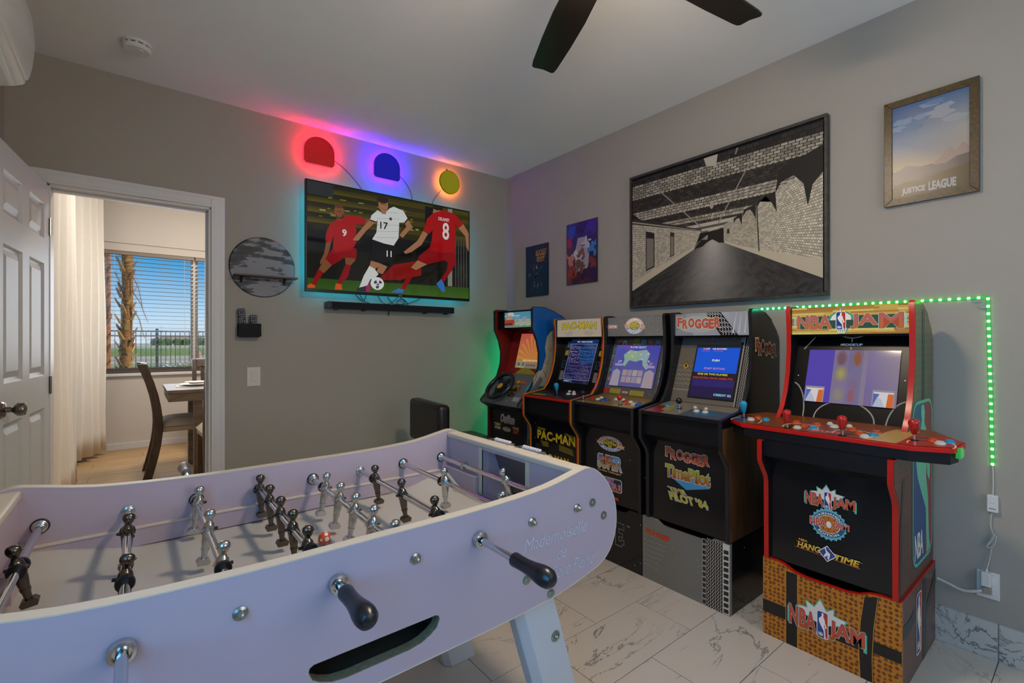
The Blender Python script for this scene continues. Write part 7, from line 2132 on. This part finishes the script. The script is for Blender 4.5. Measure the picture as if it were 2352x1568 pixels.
MB().box(XR - 0.0207, XR - 0.0195, 0.275, 0.294, 0.596, 0.598).build('slot', M_DARKHOLE, cb, smooth=0)
MB().tube(smooth_path([(XR - 0.004, 0.285, 0.764), (XR - 0.006, 0.283, 0.70), (XR - 0.01, 0.284, 0.65)]), 0.0028, 8).build('upper_cord', M_WCORD, cb)
MB().tube(smooth_path([(XR - 0.01, 0.286, 0.583), (XR - 0.008, 0.290, 0.53), (XR - 0.008, 0.283, 0.485), (XR - 0.012, 0.297, 0.45), (XR - 0.014, 0.284, 0.475), (XR - 0.016, 0.278, 0.50), (XR - 0.012, 0.29, 0.47), (XR - 0.016, 0.300, 0.44), (XR - 0.018, 0.280, 0.455), (XR - 0.014, 0.274, 0.49), (XR - 0.010, 0.285, 0.455), (XR - 0.012, 0.292, 0.40), (XR - 0.02, 0.300, 0.352)]), 0.0022, 8).build('lower_cord', M_WCORD, cb)
outlet('wall_outlet', 'white double outlet with two plugs low on the arcade wall', 'x', XR, 0.298, 0.288, -1)
pa = thing('power_adapter', 'white square power adapter in the upper socket of the arcade wall', 'adapter', (XR - 0.02, 0.303, 0.30))
MB().box(XR - 0.042, XR - 0.009, 0.286, 0.315, 0.290, 0.345).build('case', M_PLASTIC, pa, smooth=0, bevel=0.004)
MB().lathe([(0.005, 0.0), (0.003, 0.014)], (XR - 0.022, 0.300, 0.343), (0, 0, 1), 10).build('strain_relief', M_PLASTIC, pa)
pc = thing('power_cable', 'thick white power cable plugged into the lower socket', 'power cable', (XR - 0.03, 0.35, 0.24))
MB().box(XR - 0.030, XR - 0.009, 0.285, 0.312, 0.258, 0.284).build('plug', mat('plug_beige', 'a09680', 0.4, noise=0.1), pc, smooth=0, bevel=0.004)
MB().tube(smooth_path([(XR - 0.022, 0.312, 0.268), (XR - 0.03, 0.335, 0.256), (XR - 0.03, 0.37, 0.246), (XR - 0.025, 0.41, 0.254), (XR - 0.022, 0.448, 0.262)]), 0.006, 10).build('lead', M_WCORD, pc)

# ================================================================== ceiling: fan, detector; air conditioner
M_BLADE = mat('fan_blade_black', '14100e', 0.22, noise=0.1, nscale=6, spec=0.6)
fan = thing('ceiling_fan', 'dark five blade ceiling fan with a glowing light', 'ceiling fan', (1.10, 0.92, H))
fc = Vector((1.10, 0.92, 2.45))
MB().lathe([(0.075, 0.0), (0.075, -0.03), (0.03, -0.055), (0.014, -0.06), (0.014, -0.20), (0.04, -0.21)], (1.10, 0.92, H), (0, 0, 1), 24).build('downrod', M_BLADE, fan)
MB().lathe([(0.05, 0.10), (0.10, 0.08), (0.12, 0.04), (0.12, -0.02), (0.10, -0.05), (0.09, -0.06)], fc, (0, 0, 1), 28).build('motor_housing', M_BLADE, fan)
MB().lathe([(0.088, -0.055), (0.104, -0.060), (0.108, -0.075), (0.098, -0.100), (0.07, -0.115), (0.03, -0.122), (0.001, -0.123)], fc, (0, 0, 1), 32).build('light_dome', mat('lamp_glass_warm', 'f5e6c8', 0.4, emit=(255, 232, 204), estr=138.0, noise=0.01), fan)
for k in range(5):
    ang = math.radians(-4.2 + 68.6 + (k - 1) * 72 + (0 if k else 0))
    R_ = Matrix.Translation(fc) @ Matrix.Rotation(ang, 4, 'Z') @ Matrix.Rotation(math.radians(10), 4, 'X')
    pts = []
    for u, hw in ((0.12, 0.045), (0.2, 0.058), (0.35, 0.064), (0.5, 0.062), (0.66, 0.055), (0.690, 0.050), (0.697, 0.040)):
        pts.append((u, hw))
    outl = [(u, -hw) for u, hw in pts] + [(0.690, 0.0)] + [(u, hw) for u, hw in reversed(pts)]
    MB().prism(outl, 'z', -0.004, 0.004).xform(R_).build('blade', M_BLADE, fan, smooth=0, bevel=0.002)
    MB().box(0.08, 0.20, -0.018, 0.018, 0.004, 0.010).xform(R_).build('blade_arm', M_BLADE, fan, smooth=0)

sd = thing('smoke_detector', 'round white smoke detector on the ceiling', 'smoke detector', (0.0, 3.02, H))
MB().lathe([(0.064, 0.0), (0.064, 0.010), (0.058, 0.012)], (0.003, 3.02, H), (0, 0, -1), 36).build('base', M_PLASTIC, sd)
MB().lathe([(0.055, 0.012), (0.055, 0.018)], (0.003, 3.02, H), (0, 0, -1), 36).build('vent_gap', M_DARKHOLE, sd)
for k in range(12):
    a_ = k * PI / 6
    MB().box(-0.005, 0.005, 0.052, 0.060, -0.020, -0.010).xform(Matrix.Translation((0.003, 3.02, H)) @ Matrix.Rotation(a_, 4, 'Z')).build('vent_rib', M_PLASTIC, sd, smooth=0)
MB().lathe([(0.060, 0.018), (0.060, 0.028), (0.052, 0.036), (0.001, 0.038)], (0.003, 3.02, H), (0, 0, -1), 36).build('cover', M_PLASTIC, sd)
MB().lathe([(0.012, 0.037), (0.011, 0.0395), (0.001, 0.0395)], (0.02, 3.0, H), (0, 0, -1), 16).build('test_button', M_PLASTIC, sd)

M_ACW = mat('ac_gloss_white', 'd0cecb', 0.12, noise=0.01, coat=0.3)
ac = thing('air_conditioner', 'glossy white wall air conditioner on the side wall', 'air conditioner', (XL, 1.8, 2.09))
yA_, yB2 = 1.30, 2.33
MB().prism([(XL, 2.44)] + smooth_open([(-0.36, 2.445), (-0.325, 2.438), (-0.301, 2.422), (-0.284, 2.38), (-0.276, 2.30), (-0.280, 2.225), (-0.290, 2.168), (-0.302, 2.155)], 4) + [(-0.31, 2.17), (XL, 2.17)], 'y', yA_, yB2).build('front_cover', M_ACW, ac, bevel=0.003)
MB().prism([(-0.310, 2.168), (-0.297, 2.150), (-0.303, 2.140), (-0.325, 2.128), (-0.42, 2.098), (XL, 2.09), (XL, 2.168)], 'y', yA_ + 0.004, yB2 - 0.004).build('air_outlet', M_ACW, ac, bevel=0.002)
for k in range(3):
    q0 = Vector((-0.335 - k * 0.04, 0, 2.122 - k * 0.012))
    MB().prism([(q0.x, q0.z), (q0.x - 0.03, q0.z - 0.010), (q0.x - 0.031, q0.z - 0.007), (q0.x, q0.z + 0.003)], 'y', yA_ + 0.03, yB2 - 0.03).build('louvre', M_ACW, ac, smooth=0)
ar = Art((-0.281, 2.27, 2.19), (0, -0.001, 0.04), (0.0, -0.02, 0), 10, 10) if False else None

# ================================================================== black padded seat in front of the driving cabinet
M_LEATH = mat('black_leather', '18130f', 0.35, noise=0.15, nscale=14, bump=0.25, bscale=160, bdist=0.001)
st = thing('gaming_stool', 'black leather low back stool beside the driving cabinet', 'stool', (1.72, 2.76, 0))
Ms = Matrix.Translation((1.72, 2.77, 0)) @ Matrix.Rotation(math.radians(-6), 4, 'Z')
MB().box(-0.25, -0.165, -0.255, 0.255, 0.58, 0.862).xform(Ms).build('backrest', M_LEATH, st, smooth=30, bevel=0.028, seg=4)
MB().box(-0.21, 0.25, -0.235, 0.235, 0.50, 0.592).xform(Ms).build('seat', M_LEATH, st, smooth=30, bevel=0.03, seg=4)
MB().tube([Ms @ Vector((0.0, 0, 0.02)), Ms @ Vector((0.0, 0, 0.5))], 0.03, 16).build('column', M_CHROME, st)
MB().lathe([(0.20, 0.0), (0.20, 0.008), (0.06, 0.03), (0.035, 0.05)], Ms @ Vector((0, 0, 0)), (0, 0, 1), 32).build('base', M_CHROME, st)
ring = [Ms @ Vector((0.02 + 0.15 * math.cos(2 * PI * k / 24), 0.15 * math.sin(2 * PI * k / 24), 0.2)) for k in range(25)]
MB().tube(ring, 0.009, 8).build('foot_ring', M_CHROME, st, smooth=60)
MB().tube([Ms @ Vector((0.03, 0, 0.2)), Ms @ Vector((0.17, 0, 0.2))], 0.008, 8).build('foot_ring_bar', M_CHROME, st)
